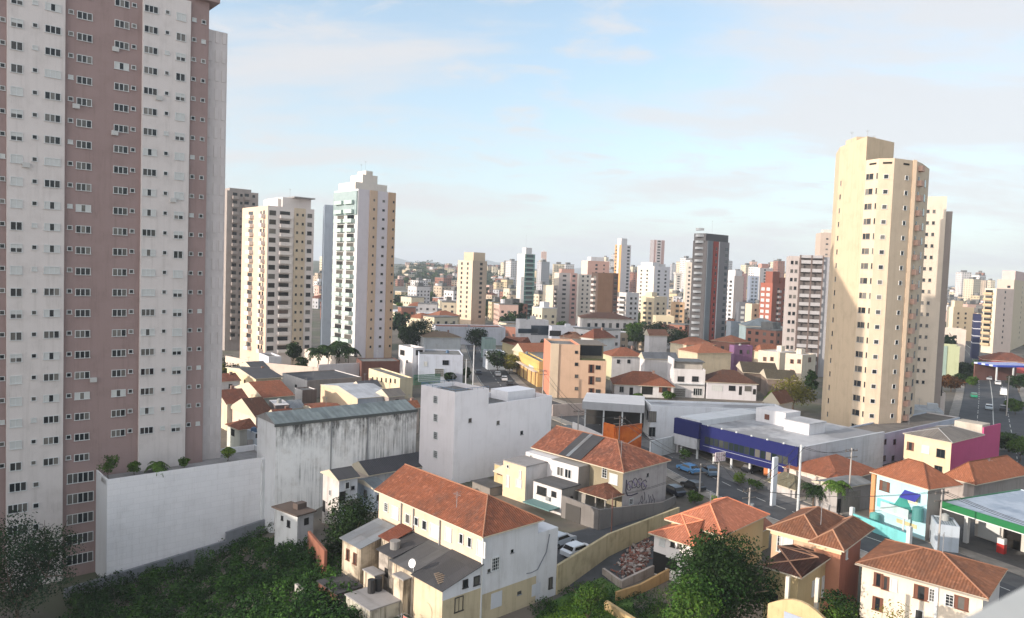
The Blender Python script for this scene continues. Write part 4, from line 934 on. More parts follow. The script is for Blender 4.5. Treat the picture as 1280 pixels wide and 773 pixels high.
tb_ = bs.block('roof_box', 15.2, 20, 12.6, 19.0, h-0.45+0.003, h+2.1, stucco((212, 212, 210), 0.2)); bs.block('roof_step', 0.6, a-8, b*0.80, b-0.32, h-0.447, h+0.55, stucco((196, 200, 204), 0.2))
bs.block('vent_grille', 15.1, 15.19, 16, 17, h+0.2, h+1.2, BROWN)
# orange display hoarding under the fascia
hp = [bs.toW((0.9, y, 0)) for y in (2.0, 6.0)]
e = empty('display_panel', bs.toW((0.75, 2.2, 0)), bs.th, 'orange display panel with pale figure shape under the blue fascia', 'display')
MB().box(0, 0.15, 0, 4.4, 0.4, 3.3).build('panel', plain((206, 120, 66), 0.6, 0, 0.5), e)
mb = MB(); mb.blob((-0.04, 2.3, 2.5), 0.03, 0.3, 0.32); mb.blob((-0.04, 2.3, 1.5), 0.03, 0.55, 0.85); mb.blob((-0.04, 3.4, 2.6), 0.03, 0.5, 0.3); mb.build('print', plain((222, 206, 190), 0.6), e, uv=False)
# white pylon, small carport house right of it
pz = atz(966, 632); o = MB().box(-.45, .45, -.18, .18, 0, 7.2).build('sign_pylon', plain((214, 218, 224), 0.5)); o.location = (pz.x, pz.y, 0); o.rotation_euler = (0, 0, R(30)); tag(o, 'plain white sign pylon at the end of the blue shop forecourt', 'pylon')
cpz = house('small grey stone carport lodge with domed brown tile roof beside the white pylon', 960, 994, 1012, 613, Y=112, th=30, R_=stucco((196, 192, 186), 0.4), rm=tiles((128, 110, 96), 0.4, 0.4), rise=1.7, axis='y', wins=(('L', 978, 629, 2.2, 2.0, 'hole'),), cat='lodge', name='lodge')
# ---- long white building behind it, the canopy, the orange tarpaulin wall
house('long low white building with grey flat roof behind the blue shop', 806, 814, 985, 507, Y=150, th=4, R_=stucco((206, 210, 216), 0.2), L_=stucco((214, 216, 218), 0.2), roof='flat', rm=lg, par=0.4, b=7, cat='building', name='commercial_building',
      wins=(('R', 815.5, 521, 1.6, 2.2, 'dark'), ('L', 809.5, 519, 1.0, 2.0, 'dark'), ('R', 815, 540, 1.4, 2.0, 'grey')))
cp = B('canopy', 'wide white roofed canopy with grey fascia over dark parking bays', 'canopy', 806, 507, Y=150, xl=728, a=9, th=80, zb=0)
cp.a, cp.b = 12, cp.b
MB().box(0, cp.a, 0, cp.b, cp.h-1.6, cp.h, 0, mt=1).build('roof', [stucco((168, 170, 174), 0.2), stucco((224, 222, 216), 0.15)], cp.root)
cp.block('rear_wall', cp.a-0.5, cp.a-0.2, 0, cp.b, -1, cp.h-1.6, plain((60, 58, 56), 0.9)); 
for k in range(4): cp.block('post', 0.4, 0.7, 0.5+k*(cp.b-1.3)/3, 0.8+k*(cp.b-1.3)/3, -0.5, cp.h-1.6, WHITE)
ot_ = atz(770, 562, 0); e = empty('hoarding', (at(769, 560, 136).x, 136, 0), R(36), 'bright orange sheeted hoarding wall with white diagonal stripe, behind the row houses', 'hoarding')
om = groundmat((222, 116, 40), (190, 84, 30), 0.5, 'orange_sheet'); 
MB().box(0, 6.8, 0, 0.25, 0, 5.0).build('side_panel', om, e); MB().box(-0.2, 0.05, 0.26, 3.2, 0, 5.4).build('side_panel', om, e)
mb = MB(); mb.face([(0.1, -0.02, 0.8), (0.9, -0.02, 0.8), (6.7, -0.02, 3.3), (6.7, -0.02, 2.8)][::1]); mb.build('stripe', plain((216, 208, 204), 0.7), e)
MB().box(-0.3, 6.9, -0.1, 0.35, 5.02, 5.15).build('cap', plain((160, 90, 50), 0.8), e)
q0, q1, q2 = atz(716, 537), atz(735, 545), atz(757, 556)
wallrun('low white curved garden wall left of the orange hoarding', [(q0.x, q0.y), (q1.x, q1.y), (q2.x, q2.y), (q2.x+5, q2.y-3)], [1.6]*4, 0.25, stucco((224, 220, 214), 0.2), base=-0.5)
q0, q1 = atz(812, 573), atz(846, 565); wallrun('white garden wall beside the long white building', [(q0.x, q0.y), (q1.x, q1.y)], [3.2, 3.2], 0.25, WH2, base=-0.5)
q0, q1, q2 = atz(690, 521), atz(730, 519), atz(760, 517); wallrun('pale street wall with posts below the peach apartment block', [(q0.x, q0.y), (q1.x, q1.y), (q2.x, q2.y)], [2.8]*3, 0.3, stucco((196, 180, 168), 0.4), base=-0.5)

# ---- peach four storey block and shops up the street
pk = B('apartment_block', 'four-storey peach apartment block with coral side on the street corner', 'apartment block', 688.5, 430, base=(688.5, 497), xl=677, xr=759, th=4, zb=0)
pk.b = 16; pk.body(stucco((216, 178, 142), 0.15), stucco((214, 128, 92), 0.12), ROOFG, par=0.6, rect=(0, pk.hit('R', 725, 440)[0], 0, 16))
x1_ = pk.hit('R', 725, 440)[0]; hz = pk.hit('R', 740, 451)[1]
pk.body(stucco((216, 178, 142), 0.15), None, ROOFG, par=0.5, rect=(x1_+0.003, pk.a, 0, 16), h=hz, name='right_wing'); pk.block('terrace_room', x1_+0.1, pk.a-0.2, 4, 16, hz+0.003, pk.h-0.2, stucco((150, 140, 110), 0.3))
pk.block('terrace_glazing', x1_+.4, pk.a-.6, 3.9, 3.99, hz+.9, pk.h-.5, GLASS); pk.block('terrace_roof', x1_-.1, pk.a+.1, .6, 16, pk.h-.19, pk.h-.02, stucco((120, 112, 100), .3)); pk.block('planter', x1_+.2, pk.a-.3, .25, .7, hz+.003, hz+.45, stucco((84, 92, 60), .4))
MB().box(-0.002, 2.2, -0.25, -0.002, -0.5, pk.h+0.1).build('corner_pier', stucco((224, 200, 164), 0.15), pk.root)
for py in (455.5, 470.5, 486): pk.wpx('R', 720.5, py, .9, .9, 'dark')
for py in (461, 475.6, 490.5): pk.wpx('R', 739, py, 1.5, 2.2, 'brown')
for py in (459.5, 474.5, 489.5): pk.wpx('R', 747.5, py, 1.3, 1.1, 'dark')
pk.wpx('R', 720.5, 440.5, .8, .8, 'dark'); pk.flush(); antenna(pk.root, 4, 5, pk.h, 2.5)
ys_ = house('yellow and pale blue street shop with white canopy roof left of the peach block', 644, 674, 684, 452, Y=214, th=12, R_=stucco((214, 176, 96), 0.2), L_=stucco((214, 180, 88), 0.2), roof='flat', par=0.3, cat='shop', name='shop_building',
      wins=(('L', 652, 481, 2.4, 2.2, 'brown'), ('L', 660, 484, 2.4, 2.2, 'brown'), ('L', 668, 487, 2.4, 2.2, 'brown'), ('L', 664, 462, 6, 2.4, 'shut')))
ys_.block('shop_front', -.35, -.003, 0, ys_.b, -.5, 4.2, stucco((206, 170, 96), .3)); MB().box(-1.6, -.36, .2, ys_.b-.2, 4.3, 4.45).build('awning', stucco((216, 206, 190), .2), ys_.root)
for k in range(6): ys_.block('pilaster', -.5, -.352, ys_.b*(k+.4)/6.5, ys_.b*(k+.4)/6.5+.5, -.5, 4.2, BROWN)
house('white gabled house with red roof up the street behind the yellow shop', 642, 655, 690, 441, Y=238, th=30, R_=WH, L_=CRM, rm=T2, rise=2.6, axis='x', hip=(0, 0))
house('low yellow house with long red roof left of the white gabled house', 628, 645, 664, 433, Y=262, th=20, R_=stucco((206, 188, 136), .2), rm=T1, rise=2.4)
house('white warehouse with blue painted base far up the street', 645, 650, 686, 400, Y=330, th=12, R_=WH, roof='flat', par=0.6, cat='warehouse', name='warehouse',
      wins=(('R', 676, 413, 9, 4.2, 'farb'), ('R', 660, 414, 9, 2.0, 'farb')))
house('grey flat warehouse right of the blue based warehouse', 686, 690, 726, 408, Y=318, th=8, R_=stucco((176, 180, 190), .3), roof='flat', cat='warehouse', name='warehouse', wins=(('R', 694, 417, 5, 2.4, 'hole'),))
house('cluster house with pale coral roof behind the peach block', 700, 712, 730, 424, Y=268, th=20, R_=PNK, rm=tiles((196, 118, 90), .3, .2), rise=2.2)
house('dark red pyramid roofed house behind the peach block', 726, 742, 768, 424, Y=262, th=40, R_=WH2, rm=T4, rise=3.2, axis='x')
# ---- houses right of the peach block
house('white house with red tiled hip roof just right of the peach block', 752, 765, 806, 446, Y=232, th=14, R_=WH, L_=stucco((196, 194, 150), .2), rm=T1, rise=2.4, axis='x', wins=(('R', 773, 452, 1, 1.2, 'dark'), ('R', 786, 452, 1, 1.2, 'dark')))
house('white bungalow with wide orange-red roof facing the peach block', 764, 768, 842, 481, Y=203, th=4, R_=WH, L_=WH, rm=T1, rise=3.2, axis='x', b=11, wins=(('R', 777, 487, 1.2, 1.6, 'grey'), ('R', 789, 490, 1, 2.4, 'hole'), ('R', 809, 488, 3, 2.4, 'hole'), ('R', 831, 487, 3.2, 1.8, 'brown')))
pw = house('white three-level house with grey terrace roof right of the orange roofed bungalow', 836, 843, 882, 461, Y=205, th=6, R_=WH, roof='flat', par=0.9, b=9, wins=(('R', 851, 474, 1.8, 1.5, 'dark'), ('R', 869, 474, 1.8, 1.5, 'dark'), ('R', 850, 491, 3.0, 2.4, 'grille'), ('R', 872, 490, 2.4, 2.0, 'alu')))
pw.block('terrace_room', 0.5, pw.a-0.4, 2.2, pw.b, pw.h-0.9+.003, pw.h+1.8, stucco((186, 180, 168), .3)); pw.block('terrace_roof', 0.2, pw.a, 1.0, pw.b+.3, pw.h+1.803, pw.h+2.0, corrugated((104, 106, 108), .3, .5)); pw.block('side_gable', -0.3, -0.003, 0.5, pw.b, 0, pw.h+2.6, WH)
house('white bungalow with maroon roof and two dark arched windows', 876, 884, 946, 478, Y=204, th=-2, R_=stucco((208, 206, 206), .2), rm=T3, rise=3.0, axis='x', b=10, wins=(('R', 915, 485.5, 1.8, 1.4, 'dark'), ('R', 935, 486, 1.8, 1.4, 'dark'), ('R', 925.5, 488.5, .8, 2.4, 'hole'), ('R', 943, 490, .8, 1.5, 'hole'), ('R', 896, 485, 3.0, 1.6, 'shut')))
house('dark grey roofed white house wedged behind the terrace house', 800, 806, 846, 449, Y=224, th=10, R_=WH, rm=corrugated((98, 102, 108), .3, .4), rise=1.8, axis='x', hip=(0, 0))
house('cream house with broad orange tile roof in the middle of the roofs', 848, 872, 914, 442, Y=246, th=22, R_=CRM, L_=BEI, rm=T2, rise=2.6, axis='x')
house('pale house with orange roof behind the broad orange roofed house', 838, 858, 893, 432, Y=285, th=26, R_=CRM, rm=T2, rise=2.6)
house('small house with pink tiled lean roof before the dark grey tower', 806, 812, 834, 420, Y=300, th=14, R_=WH, rm=tiles((156, 92, 74), .3, .2), rise=2.4, axis='x', hip=(0, 0))
house('purple painted house between the orange roofs and the cream twin houses', 912, 918, 941, 432, Y=262, th=14, R_=stucco((122, 88, 122), .3), roof='flat', par=.4, wins=(('R', 926, 440, 1, 1.4, 'dark'), ('R', 935, 440, 1, 1.4, 'dark')))
house('cream house with terracotta roof right of the purple house', 938, 952, 976, 440, Y=262, th=40, R_=CRM, L_=CRM, rm=T2, rise=2.2)
for i, (xl, xc, xr, yt, Y, lab) in enumerate(((948, 975, 1001, 441, 248, 'cream two-storey twin house with pale flat roof, nearer the purple house'), (982, 1003, 1020, 444, 236, 'cream two-storey twin house with pale flat roof, beside the yellow octagonal tower'))):
    house(lab, xl, xc, xr, yt, Y=Y, th=38, R_=stucco((212, 202, 178), .25), L_=stucco((212, 198, 172), .25), roof='flat', rm=stucco((214, 208, 202), .2), par=.3, group=None,
          wins=(('L', xl+8, yt+8, 1.3, 1.4, 'brown'), ('L', xl+8, yt+21, 1.3, 1.4, 'brown'), ('R', xc+9, yt+6, 1.6, 1.6, 'brown'), ('R', xc+9, yt+21, 1.6, 1.6, 'brown'), ('L', xl+17, yt+8, 1.3, 1.4, 'brown')))
house('white gabled cottage with brown tile roof by the olive green tree', 955, 974, 990, 506, Y=172, th=44, R_=WH, L_=stucco((224, 216, 204), .15), rm=tiles((140, 78, 60), .4, .3), rise=2.6, axis='x', hip=(0, 0), over=.35)
house('teal grey institutional building with grey hip roof before the brick tower', 924, 932, 980, 408, Y=330, th=6, R_=stucco((150, 168, 172), .3), rm=corrugated((112, 122, 128), .6, .3), rise=3.4, axis='x', b=14, cat='building', name='commercial_building', wins=tuple(('R', 940+k*9, 416, 2.0, 2.4, 'far') for k in range(4)))
house('blue grey narrow building left of the teal grey institutional building', 908, 914, 926, 402, Y=345, th=14, R_=stucco((112, 122, 134), .3), roof='flat', cat='building', name='commercial_building')
house('long brown roofed hall with white walls before the brown tower', 722, 728, 792, 398, Y=352, th=4, R_=stucco((206, 200, 192), .3), rm=tiles((132, 78, 66), .3, .4), rise=2.6, axis='x', b=16, cat='hall', name='hall', wins=tuple(('R', 736+k*9, 407, 1.4, 2.2, 'far') for k in range(6)))

house('low dark brown roofed sheds below the cream twin houses', 922, 930, 972, 466, Y=222, th=-10, R_=stucco((120, 104, 92), .4), rm=tiles((96, 74, 62), .4, .4), rise=2.4, axis='x', hip=(0, 0), b=16, cat='shed', name='shed')
house('second dark brown shed nearer the olive tree', 952, 960, 996, 474, Y=208, th=-10, R_=stucco((130, 114, 100), .4), rm=tiles((104, 84, 70), .4, .4), rise=2.0, axis='x', hip=(0, 0), b=12, cat='shed', name='shed')
# ---- buildings in front of the octagonal tower
house('long grey roofed white commercial block in front of the octagonal tower', 1058, 1103, 1140, 543, Y=135, th=38, R_=stucco((176, 184, 196), .25), L_=stucco((214, 210, 204), .2), roof='flat', rm=groundmat((112, 106, 100), (90, 86, 82), .4, 'flat_roof'), par=0.25, cat='building', name='commercial_building', a=34,
      wins=(('R', 1106, 552.5, .9, 1.0, 'dark'), ('R', 1118, 552.5, .9, 1.0, 'dark'), ('R', 1105, 573, .9, 1.0, 'dark'), ('R', 1116, 573, .9, 1.0, 'dark')))
yp = B('commercial_building', 'two-tone corner building with lemon front and magenta pink side', 'building', 1189.5, 554, Y=126, xl=1131, xr=1250.5, th=37, zb=0)
yp.body(stucco((188, 62, 116), .12), stucco((222, 200, 156), .2), par=0); 
yp.roof(corrugated((122, 116, 110), .4, .5, .85, (.14, .12, .1)), rise=1.3, axis='x', hip=(1, 1), over=.25, rect=(0, yp.a*0.62, 0, yp.b), cap=plain((150, 150, 150), .8)); yp.block('roof_wall', yp.a*0.62+.3, yp.a, 0, 0.25, yp.h+.003, yp.h+1.4, stucco((188, 62, 116), .12)); yp.block('roof_room', yp.a*0.62+.3, yp.a*.8, 0.3, 5, yp.h+.003, yp.h+1.8, stucco((186, 178, 160), .4))
for px, py, w, hh, st in ((1138, 558, 1.2, 1.5, 'brown'), (1157, 562, 1.3, 1.4, 'shut'), (1176, 567, 1.4, 1.5, 'dark'), (1173, 586, 1.3, 1.0, 'dark')): yp.wpx('L', px, py, w, hh, st)
yp.flush()
# ---- houses right of the blue shop
hh_ = house('white house with red hip roof and palm garden right of the blue shop', 1010, 1049, 1096, 602, Y=112, th=37, R_=stucco((150, 142, 132), .35), L_=stucco((224, 208, 192), .2), rm=T1, rise=2.3, axis='x', b=9, wins=(('L', 1024, 607, .8, 1.1, 'brown'), ('L', 1037, 612, .8, 1.1, 'brown')))
gm = B('garage', 'grey corrugated garage with wide sheet door beside the teal house', 'garage', 1047, 612, Y=105, a=7.5, b=4, th=30, zb=0)
gm.body(stucco((150, 146, 140), .4), stucco((170, 166, 160), .4), par=0); gm.roof(corrugated((132, 134, 134), .25, .5), rise=.5, axis='x', hip=(0, 0), over=.25); gm.block('sheet_door', 1.0, 5.2, -.08, -.002, -.5, 2.9, corrugated((140, 136, 128), .35, .3)); gm.block('side_door', .1, .8, -.08, -.002, -.5, 2.2, VOIDM)
q0, q1 = atz(1000, 652), atz(1046, 664); wallrun('rough stone garden wall with pale coping in front of the palm garden', [(q0.x, q0.y), (q1.x, q1.y)], [2.4, 2.4], .3, stucco((176, 160, 146), .6), base=-.5)
th2 = B('house', 'teal painted house with orange edge pier, blue awning and balcony', 'house', 1160, 612, Y=95, xl=1093, xr=1181, th=25, zb=0)
a, b, h = th2.a, th2.b, th2.h; teal = stucco((112, 186, 188), .2); tealw = stucco((172, 212, 220), .25)
th2.body(stucco((150, 142, 132), .4), tealw, par=0); rt = tiles((186, 92, 54), .35, .18)
th2.roof(rt, rise=2.4, axis='y', hip=(1, 1), over=.45, rect=(0, a+2.5, 0, b), cap=tiles((150, 76, 50), .3, .2)); th2.block('edge_pier', -.35, -.002, b-.45, b+.15, -1, h-.1, stucco((220, 146, 84), .15))
def q_(px, py): return th2.hit('L', px, py)
def fl(nm, px0, py0, px1, py1, m, d0=-.06, d1=-.002, par=None):
    t0, z1_ = q_(px0, py0); t1, z0_ = q_(px1, py1); zz = sorted((z0_, z1_)); return MB().box(d0, d1, b-t1, b-t0, zz[0], zz[1]).build(nm, m, par or th2.root)
fl('teal_panel', 1097, 622, 1118, 640, teal); th2.wpx('L', 1106, 608, 1.6, 1.4, 'brown')
mb = MB(); t0, z0_ = q_(1117, 628); mb.v += [(-.1, b-t0, z0_-.5), (-.1, b-t0-3.0, z0_-.6), (-.1, b-t0-1.4, z0_+1.9), (-.9, b-t0-1.4, z0_-.3)]
for f in ((0, 3, 2), (3, 1, 2), (0, 1, 3)): mb.f.append(f); mb.m.append(0)
mb.build('teal_canopy', stucco((60, 140, 130), .2), th2.root)
mb = MB(); t0, z0_ = q_(1131, 615); t1, z1_ = q_(1151, 624); mb.v += [(-.05, b-t0, z0_+.3), (-.05, b-t1, z0_+.3), (-1.1, b-t1, z0_-.6), (-1.1, b-t0, z0_-.6)]; mb.f.append((0, 1, 2, 3)); mb.m.append(0)
mb.build('blue_awning', plain((44, 48, 140), .7), th2.root); fl('cream_door', 1136, 619, 1147, 632, stucco((222, 214, 176), .2)); fl('cream_garage', 1121, 648, 1146, 662, stucco((206, 196, 140), .3))
t0, z0_ = q_(1112, 630); t1, _ = q_(1147, 640); bz = q_(1130, 640)[1]
bal = MB().box(-1.8, -.002, b-t1, b-t0, bz-.25, bz).build('balcony', stucco((196, 206, 204), .2), th2.root); MB().box(-1.8, -1.65, b-t1, b-t0, bz+.003, bz+1.0).build('balcony_wall', stucco((170, 190, 190), .2), bal)
MB().tube((-1.5, b-t1+.8, bz-2.4), (-1.5, b-t1+.8, bz-.25), .12, 8).build('post', WHITE, bal, uv=False)
tk_ = tank(th2.root, -1.0, b-q_(1154, 636)[0], bz-.2, .7, 1.7, (70, 130, 128)); tank(th2.root, -1.1, b-q_(1100, 652)[0], 0.2, .7, 1.5, (90, 160, 156))
gw_ = MB().box(-3.6, -3.4, -.5, b+.3, -.5, 1.5).build('front_wall', teal, th2.root); MB().box(-3.75, -3.25, b+.1, b+.6, -.5, 2.3).build('gate_pier', WHITE, gw_); MB().box(-3.75, -3.25, -.6, -.1, -.5, 2.5).build('gate_pier', WHITE, gw_)
th2.flush()
house('terracotta roofed house right of the teal house, behind the green canopy', 1182, 1218, 1284, 606, Y=110, th=30, R_=stucco((150, 144, 136), .4), L_=stucco((170, 160, 150), .4), rm=rt, rise=2.6, axis='x', over=.5, cap=tiles((150, 76, 50), .3, .2))
# ---- filling station
gs = B('filling_station', 'filling station canopy with pale blue-grey deck and thick green fascia', 'filling station', 1330, 674, Y=82.5, xl=1176, a=17, th=25.5, zb=0)
a, b, h = gs.a, gs.b, gs.h; GRN = plain((24, 106, 60), .45, 0, .2)
MB().box(.2, a-.2, .2, b-.2, h-.3, h-.12).build('deck', groundmat((170, 182, 196), (146, 160, 176), .3, 'deck'), gs.root)
MB().box(0, .19, 0, b, h-.95, h).build('fascia', GRN, gs.root); MB().box(.19, a, b-.19, b, h-.95, h).build('fascia', GRN, gs.root); MB().box(.19, a, 0, .19, h-.95, h).build('fascia', GRN, gs.root); MB().box(a-.19, a, .19, b-.19, h-.95, h).build('fascia', stucco((186, 196, 206), .2), gs.root)
MB().box(.2, a-.2, .2, b-.2, h-.9, h-.75).build('ceiling', plain((186, 186, 184), .6), gs.root); MB().box(-.02, -.002, .1, b, h-.98, h-.86).build('trim', WHITE, gs.root)
for y in (b-2.2, b-10, 4): MB().box(2.4, 2.9, y, y+.5, -.3, h-.9).build('column', WHITE, gs.root)
sh_ = MB().box(6.5, a, .5, b-.6, -.3, h-.92).build('shop', stucco((206, 202, 190), .2), gs.root)
for y, w, z1_ in ((b-6.5, 2.2, 2.5), (b-12, 3.6, 2.8), (b-17.5, 3.4, 2.8)): MB().box(6.44, 6.498, y, y+w, -.2, z1_).build('doorway', glass((26, 24, 24)), sh_)
MB().box(6.2, 6.42, b-4, b-1.2, .2, 2.6).build('notice_board', WHITE, sh_)
for k, (x, y) in enumerate(((3.4, b-6.0), (3.4, b-12.5))):
    e = empty('fuel_pump', gs.toW((x, y, 0)), gs.th, ('red and white fuel pump under the green canopy, nearer its corner' if k == 0 else 'red and white fuel pump under the green canopy, farther along'), 'fuel pump', 'fuel pumps under the green canopy')
    MB().box(-.3, .3, -.45, .45, 0, 1.2).build('cabinet', plain((168, 40, 36), .4), e); MB().box(-.28, .28, -.43, .43, 1.2, 1.9).build('display', WHITE, e)
pave([gs.toW((-6, -3, 0)), gs.toW((a, -3, 0)), gs.toW((a, b+3, 0)), gs.toW((-6, b+3, 0))], 0.03, 'forecourt', groundmat((92, 92, 92), (76, 76, 78), .4, 'forecourt'))
house('plain grey sheet roofed shed between the teal house and the filling station', 1163, 1170, 1200, 655, Y=92, th=25, R_=stucco((176, 186, 196), .3), roof='flat', rm=corrugated((150, 160, 168), .3, .2), par=0.1, b=4, cat='shed', name='shed')

# ---- between the white block and the left towers
house('white flat roofed house box at the left end of the bluish workshop', 492, 516, 531, 435, Y=222, th=36, R_=WH, L_=WH, roof='flat', par=.7, b=9, cat='house', wins=(('L', 499, 452, 1.2, 1.2, 'dark'), ('L', 509, 452, .9, .9, 'dark'), ('L', 503, 441, 3, 1.6, 'hole'), ('R', 524, 441, 2.4, 1.6, 'hole')))
house('long bluish white workshop with grey roof beside the side street', 522, 524, 579, 443, Y=215, th=2, R_=stucco((190, 198, 212), .25), roof='flat', par=.3, b=14, cat='workshop', name='workshop', wins=(('R', 557, 453.5, 1.8, 1.4, 'dark'), ('R', 549, 466, 2.6, 2.4, 'grille'), ('R', 532, 455, 1.0, 1.4, 'shut')))
house('long low cream building with a row of small windows', 461, 500, 516, 473, Y=186, th=34, R_=stucco((206, 196, 160), .3), L_=stucco((224, 204, 160), .2), roof='flat', par=.3, cat='building', name='commercial_building', wins=tuple(('L', 466+k*5.6, 474+k*0.5, .8, 1.1, 'dark') for k in range(6)))
house('beige blank gabled workshop with pale metal roof', 401, 447, 492, 499, Y=158, th=36, R_=stucco((168, 176, 186), .3), L_=stucco((226, 198, 158), .15), rm=corrugated((186, 190, 196), .5, .2), rise=1.2, axis='x', hip=(0, 0), over=.1, cat='workshop', name='workshop')
house('low white walled shed with orange tiled roof behind the streaked warehouse', 368, 404, 440, 521, Y=141, th=40, R_=stucco((206, 190, 170), .3), L_=stucco((220, 204, 182), .2), rm=T1, rise=.9, axis='x', hip=(0, 0), over=.1, cat='shed', name='shed')
house('dark flat roofed low building with white side wall', 353, 384, 452, 476, Y=182, th=40, R_=stucco((150, 140, 130), .4), L_=WH, roof='flat', rm=groundmat((70, 72, 78), (56, 58, 62), .3, 'flat_roof'), par=.2, cat='building', name='commercial_building', wins=(('L', 370, 484, 1, 1.3, 'dark'),))
house('white box of a house end with a single door, before the dark flat roof', 362, 378, 396, 488, Y=166, th=40, R_=stucco((120, 106, 98), .3), L_=WH, roof='flat', par=.2, b=4)
house('cream house with charcoal sheet roof by the compound hedge', 284, 320, 352, 474, Y=172, th=38, R_=stucco((186, 176, 146), .3), L_=stucco((226, 204, 156), .2), rm=corrugated((62, 64, 70), .3, .4), rise=1.0, axis='x', hip=(0, 0), over=.4, cat='house', wins=(('L', 306, 478, .9, 1.2, 'brown'), ('L', 316, 481, .7, 1, 'dark'), ('R', 336, 481, .9, 1.1, 'dark')))
house('house with long ridge of red tiles across the left cluster', 296, 330, 366, 498, Y=152, th=40, R_=stucco((170, 176, 170), .3), L_=CRM, rm=T1, rise=2.2, axis='x', hip=(0, 0), over=.4)
house('red tiled house end against the mauve tower edge', 262, 284, 312, 506, Y=144, th=40, R_=stucco((196, 190, 180), .3), L_=CRM, rm=T4, rise=2.0, axis='x', hip=(0, 0), over=.3)
house('white gabled house with dark red roof in the left cluster', 288, 320, 342, 522, Y=137, th=44, R_=stucco((196, 196, 194), .3), L_=stucco((224, 206, 180), .2), rm=T3, rise=2.6, axis='x', hip=(0, 0), over=.3, wins=(('L', 300, 528, .9, 1, 'dark'), ('R', 336, 524, .8, .9, 'dark')))
house('low house with pale flat terrace between the red roofs', 336, 344, 362, 507, Y=141, th=42, R_=stucco((120, 112, 108), .4), roof='flat', rm=stucco((206, 204, 200), .2), par=0, b=6)
house('small front porch house with rusty tile roof in the left cluster', 284, 300, 318, 538, Y=128, th=44, R_=stucco((190, 186, 170), .4), L_=stucco((206, 212, 196), .3), rm=tiles((166, 84, 56), .5, .35), rise=1.2, axis='x', hip=(1, 0), over=.4, wins=(('L', 291, 541, 1.4, 1.2, 'hole'),))
house('little dark red roofed shed next to the pale terrace', 338, 346, 366, 524, Y=133, th=42, R_=stucco((130, 110, 100), .4), rm=T4, rise=1.2, axis='x', hip=(0, 0), b=5, cat='shed', name='shed')
q0, q1 = atz(276, 552), atz(330, 548)
wallrun('grey street parapet wall just behind the white podium', [(-43, 122), (-30, 132)], [3.6, 3.6], .4, stucco((176, 168, 160), .4), base=-5)
house('low hut with small dark window beside the podium end pier', 300, 318, 328, 541, Y=122, th=42, R_=stucco((190, 196, 202), .4), L_=stucco((190, 196, 202), .3), roof='flat', par=.2, b=3, cat='hut', name='hut', wins=(('R', 322, 545, .7, .7, 'hole'),))
# compound walls below the far left towers
def pwall(label, pts, hgt, m, zb=-.5):
    P = [atz(*p) for p in pts]; return wallrun(label, [(p.x, p.y) for p in P], [hgt]*len(P), .35, m, base=zb)
pwall('white compound wall of the peach balconied tower', ((282, 462), (325, 471), (398, 478)), 4.2, stucco((214, 196, 176), .2)); pwall('pale compound wall under the palms', ((398, 478), (470, 474)), 5.0, stucco((206, 204, 202), .25))
house('white guardhouse with slanting white wall under the peach balconied tower', 324, 336, 352, 446, Y=214, th=40, R_=WH, L_=stucco((196, 198, 206), .2), roof='flat', b=10, cat='guardhouse', name='guardhouse')
house('low white podium of the glass balconied tower', 376, 420, 452, 446, Y=226, th=40, R_=stucco((206, 190, 170), .3), L_=stucco((220, 206, 188), .2), roof='flat', cat='podium', name='podium_building')
house('brown brick wall building under the tan tower', 446, 452, 500, 452, Y=212, th=6, R_=stucco((112, 74, 62), .3), roof='flat', par=.2, b=8, cat='building', name='commercial_building')
house('low brown roofed house with white wall behind the side street trees', 524, 530, 576, 422, Y=275, th=6, R_=WH2, rm=tiles((150, 110, 92), .3, .3), rise=1.8, axis='x', b=10)
house('long white shed with rust red coping behind the street trees', 540, 545, 632, 408, Y=325, th=2, R_=stucco((196, 198, 206), .3), roof='flat', rm=T4, par=.4, b=14, cat='shed', name='shed')
house('small teal green shop house at the side street corner', 602, 606, 620, 424, Y=275, th=10, R_=stucco((146, 168, 164), .3), roof='flat', b=8, cat='shop', name='shop_building')
house('pale blue street house left of the leafy street tree', 604, 610, 632, 440, Y=248, th=10, R_=stucco((190, 198, 206), .3), roof='flat', b=8)
# beyond the avenue on the right
house('grey villa with white arcade between tower and avenue', 1128, 1138, 1182, 488, Y=196, th=10, R_=stucco((206, 196, 184), .3), roof='flat', par=.6, b=12, wins=(('R', 1158, 489, 1.4, 2.6, 'hole'), ('R', 1167, 489, 1.2, 2.6, 'hole'), ('R', 1175, 489, 1.0, 2.6, 'hole')))
house('low grey shed roof in front of the arcade villa', 1136, 1142, 1180, 512, Y=178, th=10, R_=stucco((176, 182, 188), .3), roof='flat', rm=corrugated((160, 168, 176), .4, .3), par=.1, b=9, cat='shed', name='shed')
cpy = B('canopy', 'blue and white striped roof canopy beside the avenue', 'canopy', 1246, 457, Y=258, xr=1300, b=10, th=10, zb=0)
mb = MB()
for k in range(6): mb.box(0, cpy.a, k*1.7, k*1.7+1.65, cpy.h-.6, cpy.h, k % 2)
mb.build('roof', [plain((58, 78, 176), .5), plain((196, 206, 226), .5)], cpy.root); cpy.block('rear_wall', 0, cpy.a, 9.6, 10, -.5, cpy.h-.6, stucco((120, 80, 70), .3))
for x in (.3, cpy.a*.4): cpy.block('post', x, x+.4, .2, .6, -.5, cpy.h-.6, WHITE)
house('maroon roofed shop row beyond the avenue', 1224, 1230, 1290, 450, Y=300, th=8, R_=stucco((170, 70, 66), .3), rm=T4, rise=3, axis='x', b=12, cat='shop', name='shop_building')

